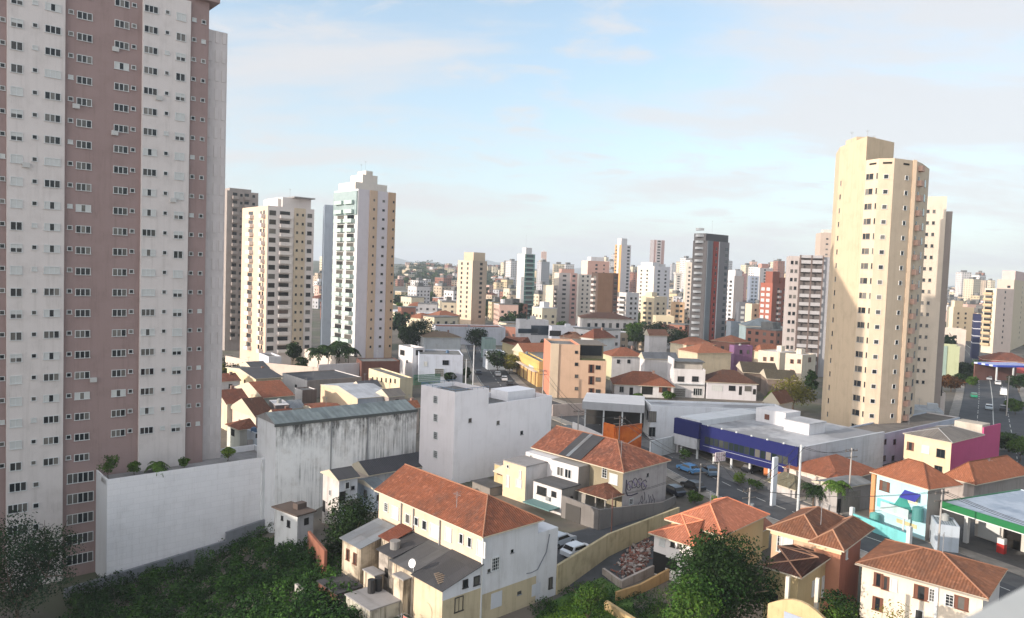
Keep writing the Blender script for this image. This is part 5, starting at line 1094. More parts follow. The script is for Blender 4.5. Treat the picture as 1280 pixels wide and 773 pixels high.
pw2 = pw; MB().box(.3, pw2.a-.3, -.9, -.003, pw2.h*.5-.15, pw2.h*.5).build('balcony', WH2, pw2.root)
for i, (xl, xc, xr, yt, Y, w_, rm_, rf, lab) in enumerate((
    (300, 316, 336, 462, 186, WH2, corrugated((70, 72, 76), .3, .5), 'gable', 'pale house with dark grey roof at the top of the left cluster'),
    (262, 276, 300, 478, 168, WH, T4, 'gable', 'white house with dark red roof against the mauve tower, higher up the cluster'),
    (330, 342, 358, 489, 160, BEI, T1, 'gable', 'small beige house behind the long ridge of red tiles'),
    (352, 364, 380, 512, 146, WH, corrugated((150, 154, 158), .3, .5), 'gable', 'small white house with pale sheet roof between red roofs'),
    (440, 452, 476, 486, 172, WH2, corrugated((84, 84, 88), .3, .5), 'gable', 'grey roofed house behind the beige blank gable'),
    (470, 486, 506, 497, 160, stucco((170, 160, 150), .4), corrugated((120, 112, 104), .3, .6), 'gable', 'brownish sheet roofed shed right of the beige workshop'),
    (500, 508, 524, 512, 146, stucco((196, 180, 164), .4), T2, 'gable', 'little orange tiled house squeezed left of the windowless block'),
    (690, 700, 716, 545, 128, WH2, corrugated((140, 146, 150), .3, .5), 'gable', 'low sheet roofed lean-to beside the lane behind the row houses'))):
    house(lab, xl, xc, xr, yt, Y=Y, th=40, R_=w_, rm=rm_, rise=1.3, axis='x', hip=(0, 0), over=.25, wins=(('L', (xl+xc)/2, yt+6, .8, 1.0, 'dark'), ('R', (xc+xr)/2, yt+5, .8, 1.0, 'dark')))
# ================================================================== apartment towers
def tower(label, xl, xc, xr, yt, Y, th=44, R_=None, L_=None, fh=2.9, wR=(), wL=(), bR=(), bL=(), core=None, a=None, b=None, name='apartment_tower', cat='apartment tower', nb=4, stripR=(), stripL=(), zb=0, skiptop=1, band=None, par=0.8, balm=None, most=100):
    """wR / wL: (fraction along the face, width, height, style); bR / bL: (fraction, width) of a stack of balconies;
    stripR: (from, to, material) painted vertical piers standing 0.25 m proud; core: list of (x0,x1,y0,y1,height,material) roof rooms as fractions"""
    o = B(name, label, cat, xc, yt, Y=Y, xl=xl, xr=xr, th=th, a=a, b=b, zb=zb)
    R_ = R_ or WH; L_ = L_ or R_
    o.body(R_, L_, ROOFG, par=par)
    a, b, h = o.a, o.b, o.h; n = int((h-nb)/fh)-skiptop+1
    for s0, s1, m in stripR: o.block('pier', a*s0, a*s1, -0.3, -0.002, -1, h-0.05, m)
    for s0, s1, m in stripL: o.block('pier', -0.3, -0.002, b*(1-s1), b*(1-s0), -1, h-0.05, m)
    o.addface('RP', (0, -0.3), (1, -0.3)); o.addface('LP', (-0.3, b), (-0.3, 0))
    def face(f, s, strips): return f+'P' if any(q[0] < s < q[1] for q in strips) else f
    for f, ws, ln, st in (('R', wR, a, stripR), ('L', wL, b, stripL)):
        for s, w, hh, sty in ws:
            for k in range(n): o.win(face(f, s, st), ln*s, nb+fh*(k+0.55), w, hh, sty)
    for f, bs_, ln in (('R', bR, a), ('L', bL, b)):
        for s, w in bs_:
            bm_ = MB(); bm_.box(-w/2, w/2, -1.3, 0, -0.2, 0); bm_.box(-w/2, w/2, -1.3, -1.2, 0.001, 1.0); bm_.box(-w/2, -w/2+.1, -1.2, 0, .001, 1); bm_.box(w/2-.1, w/2, -1.2, 0, .001, 1); bm_.box(-w/2+.3, w/2-.3, -0.06, 0.02, 0.05, 2.2, 1)
            me = bm_.mesh('balcony', [balm or R_, GLASS])
            for k in range(n): o.place('balcony', me, f, ln*s, nb+fh*k+0.15, 0.003)
    if band:
        bm_ = MB()
        for k in range(1, n+1): bm_.box(-0.08, a+0.08, -0.08, -0.003, nb+fh*k-.25, nb+fh*k+.1); bm_.box(-0.08, -0.003, -0.003, b, nb+fh*k-.25, nb+fh*k+.1)
        bm_.build('floor_band', band, o.root)
    for c in (core or ()):
        x0, x1, y0, y1, hh = c[:5]; MB().box(a*x0, a*x1, b*y0, b*y1, h-par+.003, h+hh, 0, mt=1).build('roof_room', [c[5] if len(c) > 5 else R_, ROOFG], o.root)
    o.flush(most=most); return o
PCH = stucco((222, 192, 160), .15); TAN = stucco((204, 168, 124), .15); IV = stucco((216, 208, 192), .15); YC = stucco((220, 196, 140), .15); GRY = stucco((150, 146, 142), .2); BLG = stucco((150, 160, 172), .2)
BRK = stucco((150, 88, 68), .2); BRN = stucco((124, 86, 66), .2); PKW = stucco((214, 186, 176), .15)
tower('grey-tan slab tower with tiny balconies half hidden by the mauve tower', 268, 284, 323, 238, 275, th=40, R_=stucco((160, 150, 140), .25), bR=((.25, 2.2), (.62, 2.2)), wR=((.45, .9, 1, 'far'), (.85, 1, 1, 'far')), core=((.2, .9, .3, .7, 1.4),))
t = tower('peach and white tower with stacked dark balconies on its sunny side', 303, 335, 393, 257, 238, th=41, R_=stucco((222, 214, 204), .15), L_=PCH, wR=((.10, 2.2, 1.5, 'far'), (.62, .7, .8, 'far'), (.74, .7, .8, 'far'), (.9, 1.6, 1.3, 'far')), bR=((.36, 4.0),), bL=((.38, 3.2), (.86, 1.8)), wL=((.3, 1.6, 1.6, 'far'), (.75, 1.5, 1.3, 'far')), stripR=((.56, .8, stucco((206, 188, 158), .15)),), core=((.35, .98, .25, .8, 3.0), (.42, 1.05, .2, .85, 3.5), ))
t.block('roof_slab', t.a*.62, t.a*1.08, t.b*.1, t.b*.9, t.h+3.5, t.h+3.9, CONC); antenna(t.root, t.a*.7, t.b*.4, t.h+3.9, 3)
tower('slim blue-grey tower half behind the glass balconied one', 404, 406, 425, 256, 285, th=60, R_=BLG, L_=stucco((130, 140, 152), .2), a=14, b=12)
t = tower('white and tan tower with glazed balconies and stepped crown', 418, 448, 494.5, 236, 232, th=43, R_=stucco((212, 206, 206), .12), L_=stucco((206, 208, 206), .12), nb=6,
          wR=((.41, .6, .7, 'far'), (.68, .9, .7, 'far'), (.94, .6, .7, 'far')), stripR=((.3, .5, stucco((206, 178, 146), .15)), (.8, .998, stucco((198, 166, 130), .15))), bL=((.30, 4.6), (.72, 4.8)), core=((.05, .9, .2, .9, 2.4, IV), (.3, .7, .3, .8, 5.2, IV), (.42, .6, .35, .7, 6.6, IV)), balm=stucco((176, 192, 186), .15))
t.block('glazed_top', -0.4, -0.003, 0.3, t.b-.3, t.h-8, t.h-.6, glass((150, 168, 168))); antenna(t.root, t.a*.5, t.b*.5, t.h+6.5, 3.5); antenna(t.root, t.a*.45, t.b*.6, t.h+6.5, 2.5)
t = tower('pale yellow tower with rows of square dark windows, left of the green banded tower', 572.5, 591, 609, 326, 440, th=42, R_=stucco((188, 168, 142), .2), L_=stucco((222, 198, 164), .15), fh=2.85, wL=((.28, 1.6, 1.5, 'far'), (.68, 1.6, 1.5, 'far')), wR=((.6, 2.0, 1.5, 'far'),), core=((.15, .95, .1, .75, 5.0, stucco((206, 184, 150), .15)),))
t = tower('white tower with sea green banded balconies', 647, 656.5, 669, 317.5, 470, th=40, R_=stucco((90, 132, 124), .2), L_=stucco((222, 216, 206), .12), band=stucco((196, 204, 200), .1), wR=((.5, 5.5, 1.5, 'farb'),), core=((.3, .9, .3, .8, 4.0, WH),)); antenna(t.root, 3, 3, t.h+4, 8)
tower('short cream tower stepped in front of a taller pale one', 679, 692, 698, 357, 455, th=36, R_=stucco((180, 170, 160), .2), L_=stucco((224, 208, 176), .12), bR=((.5, 2.4),), wL=((.3, .9, 1, 'farl'), (.7, .9, 1, 'farl')))
t = tower('pale grey tower with pink balcony column', 693, 699, 722, 341, 470, th=18, R_=stucco((190, 180, 172), .15), L_=stucco((224, 210, 186), .1), stripR=((.62, .98, stucco((198, 156, 142), .15)),), wR=((.3, 2.4, 1.2, 'far'), (.8, 2.0, 1.3, 'far')), core=((.2, .9, .3, .8, 2.5, stucco((206, 160, 140), .15)),)); antenna(t.root, 5, 4, t.h+2, 3)
tower('white tower with square windows between the pink and brown towers', 720, 724, 744, 343, 490, th=14, R_=stucco((224, 214, 196), .12), wR=((.25, 1.2, 1.2, 'far'), (.55, 1.2, 1.2, 'far'), (.82, 1.2, 1.2, 'far')))
tower('pale tower with flat crown rising behind the brown tower', 727, 735, 762, 326, 560, th=20, R_=stucco((206, 160, 140), .15), L_=stucco((224, 196, 176), .1), wR=((.4, 1.8, 1.4, 'far'), (.75, 1.2, 1.2, 'far')), core=((.2, .8, .2, .8, 3, WH),))
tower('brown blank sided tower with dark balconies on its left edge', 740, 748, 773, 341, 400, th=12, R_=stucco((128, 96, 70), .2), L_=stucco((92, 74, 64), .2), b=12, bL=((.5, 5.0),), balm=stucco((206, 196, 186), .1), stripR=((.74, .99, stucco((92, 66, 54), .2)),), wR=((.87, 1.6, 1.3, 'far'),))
t = tower('tall white tower with orange panels on its left side', 769, 777, 789, 306, 640, th=38, R_=stucco((216, 210, 206), .12), L_=stucco((218, 160, 84), .12), wR=((.75, 3.0, 1.6, 'far'),), stripL=((.4, .7, WH),), wL=((.2, 1.6, 1.4, 'far'),), core=((.1, .7, .2, .8, 5.5, WH),))
t = tower('broad white double tower with many windows and a stepped top', 797, 818, 838, 333, 560, th=40, R_=stucco((214, 212, 212), .1), L_=stucco((228, 218, 198), .1), wR=((.3, 2.6, 1.5, 'farb'), (.72, 2.2, 1.4, 'far')), wL=((.25, 1.6, 1.3, 'far'), (.6, 1.6, 1.3, 'far')), core=((.1, .5, .2, .9, 3.0, WH), (.6, .9, .2, .6, 2.0, WH)))
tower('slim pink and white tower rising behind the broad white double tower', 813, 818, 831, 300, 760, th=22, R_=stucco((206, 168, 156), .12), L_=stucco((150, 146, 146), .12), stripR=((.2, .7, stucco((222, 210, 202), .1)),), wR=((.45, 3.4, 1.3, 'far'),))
tower('cream block of balconies at the foot of the broad white double tower', 802, 818, 834, 371, 440, th=40, R_=stucco((220, 204, 170), .12), L_=stucco((226, 206, 164), .1), wR=((.3, 2.2, 1.4, 'far'), (.75, 1.6, 1.2, 'far')), wL=((.3, 2.4, 1.5, 'far'), (.7, 2.2, 1.5, 'far')), core=((.1, .5, .3, .8, 2.4),))
tower('long low cream block right of the cream balconies', 816, 820, 843, 395, 400, th=10, R_=stucco((226, 210, 168), .12), b=10, name='apartment_block', cat='apartment block', wR=((.25, 1.6, 1.2, 'far'), (.5, 1.6, 1.2, 'far'), (.75, 1.6, 1.2, 'far')))
tower('small white block with curved balconies left of the broad white double tower', 774, 783, 799, 366, 430, th=30, R_=stucco((206, 206, 208), .15), L_=stucco((216, 210, 200), .15), bL=((.5, 6.0),), wR=((.4, 1.6, 1.3, 'far'), (.75, 1.4, 1.2, 'far')), name='apartment_block', cat='apartment block')
tower('orange-cream block left of the dark grey tower', 839, 842, 856, 378, 420, th=10, R_=stucco((216, 176, 128), .15), b=10, wR=((.35, 1.8, 1.5, 'far'), (.7, 1.4, 1.2, 'far')), name='apartment_block', cat='apartment block')
tower('slim white tower just left of the dark grey tower', 856, 858, 869, 328, 520, th=12, R_=stucco((222, 208, 188), .12), L_=stucco((226, 214, 186), .1), wR=((.4, 1.4, 1.3, 'far'),), b=14)
tower('narrow pale tower with flat overhanging cap left of the dark grey tower', 843, 845, 852, 342, 900, th=10, R_=stucco((214, 206, 190), .1), wR=((.5, 3.0, 1.4, 'far'),), b=9, core=((-.15, 1.15, -.1, 1.1, 1.2, IV),))
# the dark tower with the red stripe
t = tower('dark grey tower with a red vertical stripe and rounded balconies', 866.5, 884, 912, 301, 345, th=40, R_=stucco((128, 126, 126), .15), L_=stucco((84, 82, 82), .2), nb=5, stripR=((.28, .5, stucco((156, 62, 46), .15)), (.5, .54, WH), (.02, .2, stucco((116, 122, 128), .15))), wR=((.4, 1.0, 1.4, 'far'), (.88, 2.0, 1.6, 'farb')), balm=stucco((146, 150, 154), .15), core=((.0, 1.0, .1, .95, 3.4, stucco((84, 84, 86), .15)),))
for k in range(18):
    mb = MB(); pts = [(-2.0*math.sin(math.pi*q/8), t.b*.25+t.b*.6*q/8) for q in range(9)]; mb.prism(pts, 0, 1.1); o = mb.build('balcony', stucco((146, 150, 154), .15), t.root, uv=False); o.location = (-.003, 0, 6+2.9*k)
antenna(t.root, t.a*.5, t.b*.5, t.h+4, 6)
tower('white tower with square windows just right of the dark grey tower', 905, 918, 930, 345, 520, th=34, R_=stucco((206, 190, 176), .12), L_=stucco((222, 222, 220), .1), wL=((.3, 2.2, 1.5, 'far'), (.7, 2.2, 1.5, 'far')), core=((.2, .9, .1, .8, 4, WH),))
tower('mauve brown tower edging out behind the white one', 920, 924, 934, 342, 640, th=10, R_=stucco((142, 112, 108), .15), b=12, wR=((.5, 2.0, 1.5, 'far'),))
tower('small dark block in the gap right of the white tower', 920, 924, 940, 378, 430, th=8, R_=stucco((110, 112, 118), .2), b=10, wR=((.3, 2.0, 1.4, 'farl'), (.7, 2.0, 1.4, 'farl')), name='apartment_block', cat='apartment block')
tower('blue grey striped tower left of the brick tower', 935, 938, 949, 345, 620, th=10, R_=stucco((140, 150, 166), .15), b=12, wR=((.3, 1.6, 1.6, 'farb'), (.7, 1.6, 1.6, 'farb')))
tower('pale white tower behind the brick tower', 943, 950, 966, 335, 700, th=30, R_=stucco((222, 210, 200), .1), L_=stucco((230, 220, 204), .1), wR=((.4, 2.4, 1.4, 'far'),), core=((.2, .7, .2, .8, 4, stucco((206, 150, 130), .1)),))
tower('little cream block at the foot of the brick tower', 932, 940, 954, 380, 400, th=20, R_=stucco((222, 204, 170), .12), wR=((.35, 1.2, 1.2, 'far'), (.75, 1.2, 1.2, 'far')), name='apartment_block', cat='apartment block')
t = tower('red brick tower with white framed bays and stepped brick crown', 951, 966, 990, 354, 385, th=38, R_=BRK, L_=stucco((170, 96, 72), .15), wL=((.22, 2.0, 1.6, 'farl'), (.66, 2.0, 1.6, 'farl')), bR=((.3, 2.2),), balm=stucco((186, 176, 170), .15), wR=((.6, 1.0, 1.1, 'far'), (.85, 1.0, 1.1, 'far')), core=((.1, .45, .2, .8, 6.0, BRK), (.5, .98, .1, .9, 3.0, BRK))); antenna(t.root, t.a*.3, t.b*.5, t.h+6, 7)
# the tower of grey strip balconies
t = B('apartment_tower', 'grey tower of deep strip balconies with raking blank side, left of the octagonal tower', 'apartment tower', 1000, 320, Y=262, xl=985, xr=1029, th=-16, zb=0)
a, b, h = t.a, 14, t.h; sg = stucco((176, 174, 172), .2)
t.block('wall', 0.0, a, 1.4, b, -1, h, stucco((110, 104, 100), .25))
for k in range(1, 17):
    z = h-0.6-2.95*k
    if z < 1: break
    t.block('parapet', 0.05, a-.05, 0, .25, z+.9, z+2.1, sg); t.block('slab', 0, a, .26, 1.398, z+.9, z+1.1, sg)
    t.win('L2', 0, 0, 0, 0, '') if False else None
t.block('roof_band', 0, a, 0, 1.39, h-.7, h+.3, sg)
for s in (0, .49, .98): t.block('pier', a*s, a*s+.45, -.12, -.003, -1, h+.3, stucco((120, 104, 96), .2))
t.block('left_wing', -3.4, -.01, .8, b, -1, h-.1, stucco((186, 176, 168), .2)); t.addface('LW', (-3.4, .8), (0, .8))
for k in range(1, 16): t.win('LW', 1.0, h-3*k+.6, .9, 1.2, 'far'); t.win('LW', 2.4, h-3*k+.6, .9, 1.2, 'far'); 
t.block('right_wing', a+.46, a+3.6, 1.0, b, -1, h-.2, stucco((160, 160, 164), .15)); t.b = b; t.flush()
tower('beige tower top rising behind the grey strip balcony tower', 1020, 1026, 1043, 291, 420, th=14, R_=stucco((196, 176, 156), .15), b=12, wR=((.5, 1.2, .8, 'far'),), core=((.3, .9, .3, .8, 2, IV),))

# ---- the octagonal tower on the right
ot_B = B('apartment_tower', 'tall cream octagonal apartment tower with a peach flat side, right of centre', 'apartment tower', 1074, 352, Y=150, a=10, b=10, th=0, zb=-0.5)
o = ot_B; ztop = at(1124, 200, 148).z-o.O.z; zcore = at(1056, 174, 160).z-o.O.z-1.2
P2 = [(1040.5, 352, 163), (1073.5, 352, 150), (1090, 352, 147.2), (1109, 352, 146.2), (1136, 352, 148.5), (1144, 352, 151.5), (1153, 352, 158), (1153, 352, 176)]
pl = [tuple(o.toL(at(*p)).xy) for p in P2]
pt = stucco((208, 184, 146), .22); cr = stucco((206, 186, 154), .2); cr2 = stucco((214, 198, 156), .12)
back = [(pl[0][0]+6, pl[0][1]+16)]
mb = MB(); mb.prism(pl[1:]+[tuple(o.toL(at(1066, 352, 176)).xy)], -1, ztop, 0, 1); mb.build('wall', [cr, ROOFG], o.root)
cxs = [pl[0], (pl[1][0]-.02, pl[1][1]-.02), (pl[1][0]+8.2, pl[1][1]+5.5), (pl[1][0]+7.5, pl[0][1]+9), (pl[0][0]+3, pl[0][1]+9)]
mb = MB(); mb.prism(cxs, -1, zcore, 0, 1); mb.build('core_wall', [pt, ROOFG], o.root)
o.block('roof_room', pl[1][0]+1, pl[1][0]+5, pl[1][1]+7, pl[1][1]+12, zcore+.003, zcore+1.2, pt); antenna(o.root, pl[1][0], pl[1][1]+7, zcore, 2.2); antenna(o.root, pl[1][0]+3, pl[1][1]+6.5, zcore, 2.6); antenna(o.root, pl[1][0]+4.5, pl[1][1]+7, zcore, 1.6)
for nm, i, j in (('PL', 0, 1), ('A', 1, 2), ('BB', 2, 3), ('CC', 3, 4), ('DD', 4, 5), ('EE', 5, 6)): o.addface(nm, pl[i], pl[j])
ln = lambda i, j: math.hypot(pl[j][0]-pl[i][0], pl[j][1]-pl[i][1])
n = 22; z0 = o.hit('BB', 1100, 353)[1]; fhh = 2.95
for k in range(-13, 10):
    z = z0+fhh*k
    if z > ztop-1.2 or z < 2: continue
    o.win('PL', ln(0, 1)*.12, z+.4, .5, 1.0, 'far')
    for s, w in ((.14, .6), (.42, .9), (.85, .35)): o.win('A', ln(1, 2)*s+.2, z+.2, w, 1.1, 'far')
    o.win('BB', ln(2, 3)*.52, z, .95, .95, 'alud'); o.win('CC', ln(3, 4)*.60, z, .95, .95, 'alud'); o.win('DD', ln(4, 5)*.55, z, .8, 1.3, 'far'); o.win('EE', ln(5, 6)*.5, z, 1.6, 1.4, 'farb')
o.flush()
mb = MB(); mb.box(-.9, .9, -.8, 0, -.15, 0); mb.box(-.9, .9, -.8, -.72, .001, .95); mb.box(-.9, -.82, -.72, 0, .001, .95); mb.box(.82, .9, -.72, 0, .001, .95); me = mb.mesh('balcony', [stucco((198, 160, 136), .15)])
for k in range(-13, 9): o.place('balcony', me, 'DD', ln(4, 5)*.55, z0+fhh*k-1.1, .003)
o.block('pier', pl[4][0]-.75, pl[4][0]-.05, pl[4][1]-.45, pl[4][1]-.05, -1, ztop+.1, stucco((206, 182, 148), .12))
for nm, i, j in (('A', 1, 2), ('BB', 2, 3), ('CC', 3, 4)):
    sl_ = MB().box(-.8, .8, -.05, .02, -.18, .18).mesh('roof_vent', [VOIDM]); o.place('roof_vent', sl_, nm, ln(i, j)*.55, ztop-.9)
t = tower('pinkish beige slab tower half hidden behind the octagonal tower', 1130, 1134, 1184, 246, 192, th=6, R_=stucco((212, 198, 174), .15), b=14, nb=7, wR=((.55, .55, .75, 'far'), (.70, .55, .75, 'far')), most=60)
t.block('side_slab', t.a+.003, t.a+1.6, 2.0, 14, -1, t.h-3.6, stucco((160, 150, 140), .15))
# far right
tower('white balconied tower at the right edge of the view', 1231, 1246, 1268, 361, 380, th=22, R_=stucco((206, 188, 172), .12), L_=stucco((222, 210, 178), .12), bL=((.4, 4.5),), balm=stucco((206, 176, 130), .1), wR=((.5, .8, 1.1, 'far'),))
tower('cream tower with pale crown touching the right frame edge', 1247, 1268, 1310, 350, 400, th=50, R_=stucco((214, 196, 160), .12), L_=stucco((206, 186, 166), .12), wL=((.7, 1.4, 1.2, 'far'),), wR=((.2, 1.4, 1.2, 'far'), (.5, 1.4, 1.2, 'far')), core=((.05, .7, .1, .9, 5.0, PKW),))
tower('narrow navy and white tower left of the balconied one at the right', 1216, 1218, 1227, 393, 350, th=10, R_=stucco((50, 54, 84), .2), b=10, band=stucco((206, 206, 210), .1), fh=3.4)
tower('pale green low building beyond the pinkish slab tower', 1170, 1174, 1200, 432, 270, th=8, R_=stucco((176, 184, 140), .2), b=12, name='commercial_building', cat='building', stripR=((.1, .4, stucco((140, 160, 150), .2)),))
tower('white roofed cream block behind the pale green building', 1172, 1178, 1208, 411, 330, th=10, R_=stucco((216, 200, 180), .15), b=14, name='apartment_block', cat='apartment block', wR=((.2, 1.4, 1.4, 'far'), (.55, 1.4, 1.4, 'far')))
tower('broad cream stepped block in the gap at the right', 1184, 1192, 1218, 384, 460, th=20, R_=stucco((222, 208, 176), .12), L_=stucco((228, 214, 178), .1), name='apartment_block', cat='apartment block', wR=((.25, 1.6, 1.2, 'far'), (.6, 1.6, 1.2, 'far')), core=((.1, .5, .2, .8, 4),))

# ================================================================== the far city: small blocks and houses, each a thing of its own
rnd = random.Random(21)
WALLC = [('white', stucco((216, 212, 206), .15)), ('cream', stucco((220, 206, 172), .15)), ('beige', stucco((196, 176, 148), .2)), ('pale grey', stucco((176, 176, 180), .2)), ('pinkish', stucco((208, 172, 152), .15)), ('brick coloured', stucco((156, 104, 82), .2)), ('yellowish', stucco((210, 188, 144), .15))]
ROOFC = [('flat grey roof', ROOFG), ('rust red roof', T4), ('orange tiled roof', T2), ('flat white roof', stucco((206, 206, 204), .15))]
BANDS = [(494, 574, 'left of the pale yellow tower'), (608, 648, 'between yellow and green towers'), (668, 682, 'right of the green banded tower'), (744, 870, 'near the broad white double tower'), (902, 990, 'around the red brick tower'), (1176, 1240, 'in the gap at the right'), (395, 420, 'between the two left towers')]
used = []
FARW = glass((44, 48, 54))
def farbuilding(px, Y, w, d, hgt, wi, ri, pitched, where):
    P = at(px, 380, Y); x, y = P.x, P.y
    for ux, uy, ur in used:
        if (ux-x)**2+(uy-y)**2 < (ur+max(w, d)*.6)**2: return False
    used.append((x, y, max(w, d)*.6))
    wn, wm = WALLC[wi]; rn, rm = ROOFC[ri]; th = rnd.choice((R(44), R(44), R(20), R(8))) + rnd.uniform(-.12, .12)
    kind = ('house' if hgt < 8.5 else 'apartment_block' if hgt < 26 else 'apartment_tower'); cat = kind.replace('_', ' ')
    size = ('low' if hgt < 8.5 else 'mid-height' if hgt < 26 else 'tall')
    lab = '%s %s %s with %s %s' % (size, wn, cat.replace('apartment ', ''), rn, where)
    zz = hill_z(x, y)
    e = empty(kind, (x, y, zz), th, lab, cat, 'far %s city blocks %s' % (wn, where))
    mb = MB(); mb.box(0, w, 0, d, -3, hgt, 0, mt=2)
    nf = max(1, int(hgt/3.0)); nwx, nwy = max(1, int(w/3.4)), max(1, int(d/3.4))
    for k in range(nf):
        z = 0.9+3.0*k
        for i in range(nwx): q = (i+.5)*w/nwx; mb.face([(q-.75, -.04, z), (q+.75, -.04, z), (q+.75, -.04, z+1.35), (q-.75, -.04, z+1.35)], 1)
        for i in range(nwy): q = (i+.5)*d/nwy; mb.face([(-.04, q+.75, z), (-.04, q-.75, z), (-.04, q-.75, z+1.35), (-.04, q+.75, z+1.35)], 1)
    mb.build('wall', [wm, FARW, ROOFG], e)
    if pitched:
        r = roofmesh(-.4, w+.4, -.4, d+.4, hgt+.003, 1.8+w*.06, 'x', (1, 1), .1); r[0].build('roof', [rm, SOFFIT], e)
    else:
        r = MB().box(-.15, w+.15, -.15, d+.15, hgt+.003, hgt+.35)
        if hgt > 12: r.box(w*.3, w*.7, d*.3, d*.7, hgt+.351, hgt+3.2)
        r.build('roof', [rm if ri != 1 and ri != 2 else ROOFG], e)
    return True
def hill_z(x, y):
    """the land rises gently beyond 600 m, more so on the left"""
    s = min(max((y-620)/1500, 0), 1); k = 1.0 if x < 0 else 0.75
    return 44*k*s*s*(3-2*s)
for u in bpy.data.objects:                     # keep clear of everything already standing
    if u.type == 'EMPTY' and u.location.y > 150: used.append((u.location.x+4, u.location.y+5, 11))
def near_road(x, y):
    return any((x-p[0])**2+(y-p[1])**2 < 17**2 for p in RD1+RD2)
for px0, px1, where in BANDS:
    span = px1-px0; tries = 0; made = 0; want = int(16+span*0.85)
    while made < want and tries < want*14:
        tries += 1; Y = 300*(6.0**rnd.random()) if px0 != 395 else rnd.uniform(420, 1200)
        if px0 == 1176: Y = max(Y, 340)
        px = rnd.uniform(px0, px1); P = at(px, 380, Y)
        if near_road(P.x, P.y): continue
        big = rnd.random()
        ri = rnd.choice((0, 0, 1, 2, 3)); pitched = ri in (1, 2)
        if Y < 520: hgt = rnd.uniform(4, 8) if big < .75 else rnd.uniform(9, 15)
        elif Y < 900: hgt = rnd.uniform(4, 8) if big < .5 else rnd.uniform(9, 20)
        else: hgt = rnd.uniform(4, 8) if big < .4 else rnd.uniform(9, 20) if big < (.97 if px0 == 494 or px0 == 608 else .75) else rnd.uniform(27, 55)
        if hgt > 9: pitched = False; ri = 0 if ri in (1, 2) else ri
        if px0 == 494 and Y > 900: hgt = min(hgt, 9)
        made += farbuilding(px, Y, rnd.uniform(8, 15), rnd.uniform(8, 15), hgt, rnd.choice((0, 0, 1, 1, 2, 3, 4, 5, 6)), ri, pitched, where)
# a row of pale towers on the skyline at the right and between the towers
for px, Y, hgt, wi in ((1182, 1100, 50, 1), (1191, 1150, 52, 4), (1200, 1120, 48, 0), (1209, 1180, 46, 1), (1222, 1150, 44, 0), (628, 1300, 30, 1), (637, 1200, 36, 0), (690, 1000, 40, 1), (860, 1000, 52, 0), (945, 980, 46, 0), (975, 1100, 60, 1), (898, 1050, 40, 0), (760, 1000, 36, 3), (780, 1150, 30, 0), (612, 1250, 34, 1), (655, 1100, 30, 3), (705, 1150, 38, 0), (740, 1200, 42, 1), (806, 1250, 44, 0), (852, 1200, 48, 1), (874, 1100, 40, 3), (908, 1200, 52, 0), (930, 1250, 46, 1), (958, 1200, 55, 0), (985, 1150, 50, 3), (1215, 1000, 40, 1), (1234, 1200, 52, 0)):
    where = 'on the far skyline at the right' if px > 1100 else 'on the far central skyline'
    farbuilding(px, Y, 15, 14, hgt, wi, 0, False, where)

# rising land and far hills
mb = MB(); xs = [-1500+k*75 for k in range(45)]; ys = [600+k*70 for k in range(24)]
for y in ys:
    for x in xs: mb.v.append((x, y, hill_z(x, y)-.3 if y > 600 else -1))
for j in range(len(ys)-1):
    for i in range(len(xs)-1): q = j*len(xs)+i; mb.f.append((q, q+1, q+1+len(xs), q+len(xs))); mb.m.append(0)
tag(mb.build('terrain', groundmat((110, 104, 94), (74, 84, 60), .012, 'terrain', (64, 78, 52)), smooth=True, uv=False), None, None, kind='structure')
def hillridge(Y, pts, col, name, depth=900):
    mb = MB(); n = len(pts); R2 = random.Random(5)
    for px, py in pts:
        P = at(px, py, Y)
        for k, f in ((0, 0.0), (1, .55), (2, .85), (3, 1.0), (4, .5), (5, 0)):
            q = (-.55, -.3, -.12, 0, .4, .8)[k]; mb.v.append((P.x*(1+q*depth/Y), Y+q*depth, -5+(P.z+5)*f+R2.uniform(-1, 1)*P.z*.03))
    for i in range(n-1):
        for k in range(5): mb.f.append((i*6+k, (i+1)*6+k, (i+1)*6+k+1, i*6+k+1)); mb.m.append(0)
    return tag(mb.build(name, col, smooth=True, uv=False), None, None, kind='structure')
HC = groundmat((52, 66, 44), (40, 54, 36), .02, 'hills')
hillridge(8000, [(380+k*12, 321+3.5*math.sin(k*.55)+2.4*math.sin(k*1.3)+k*.43) for k in range(22)], HC, 'hills', 2500)
hillridge(9000, [(640+k*16, 333+2.5*math.sin(k*.7)+1.6*math.sin(k*1.9)+k*.75) for k in range(44)], HC, 'hills', 2500)
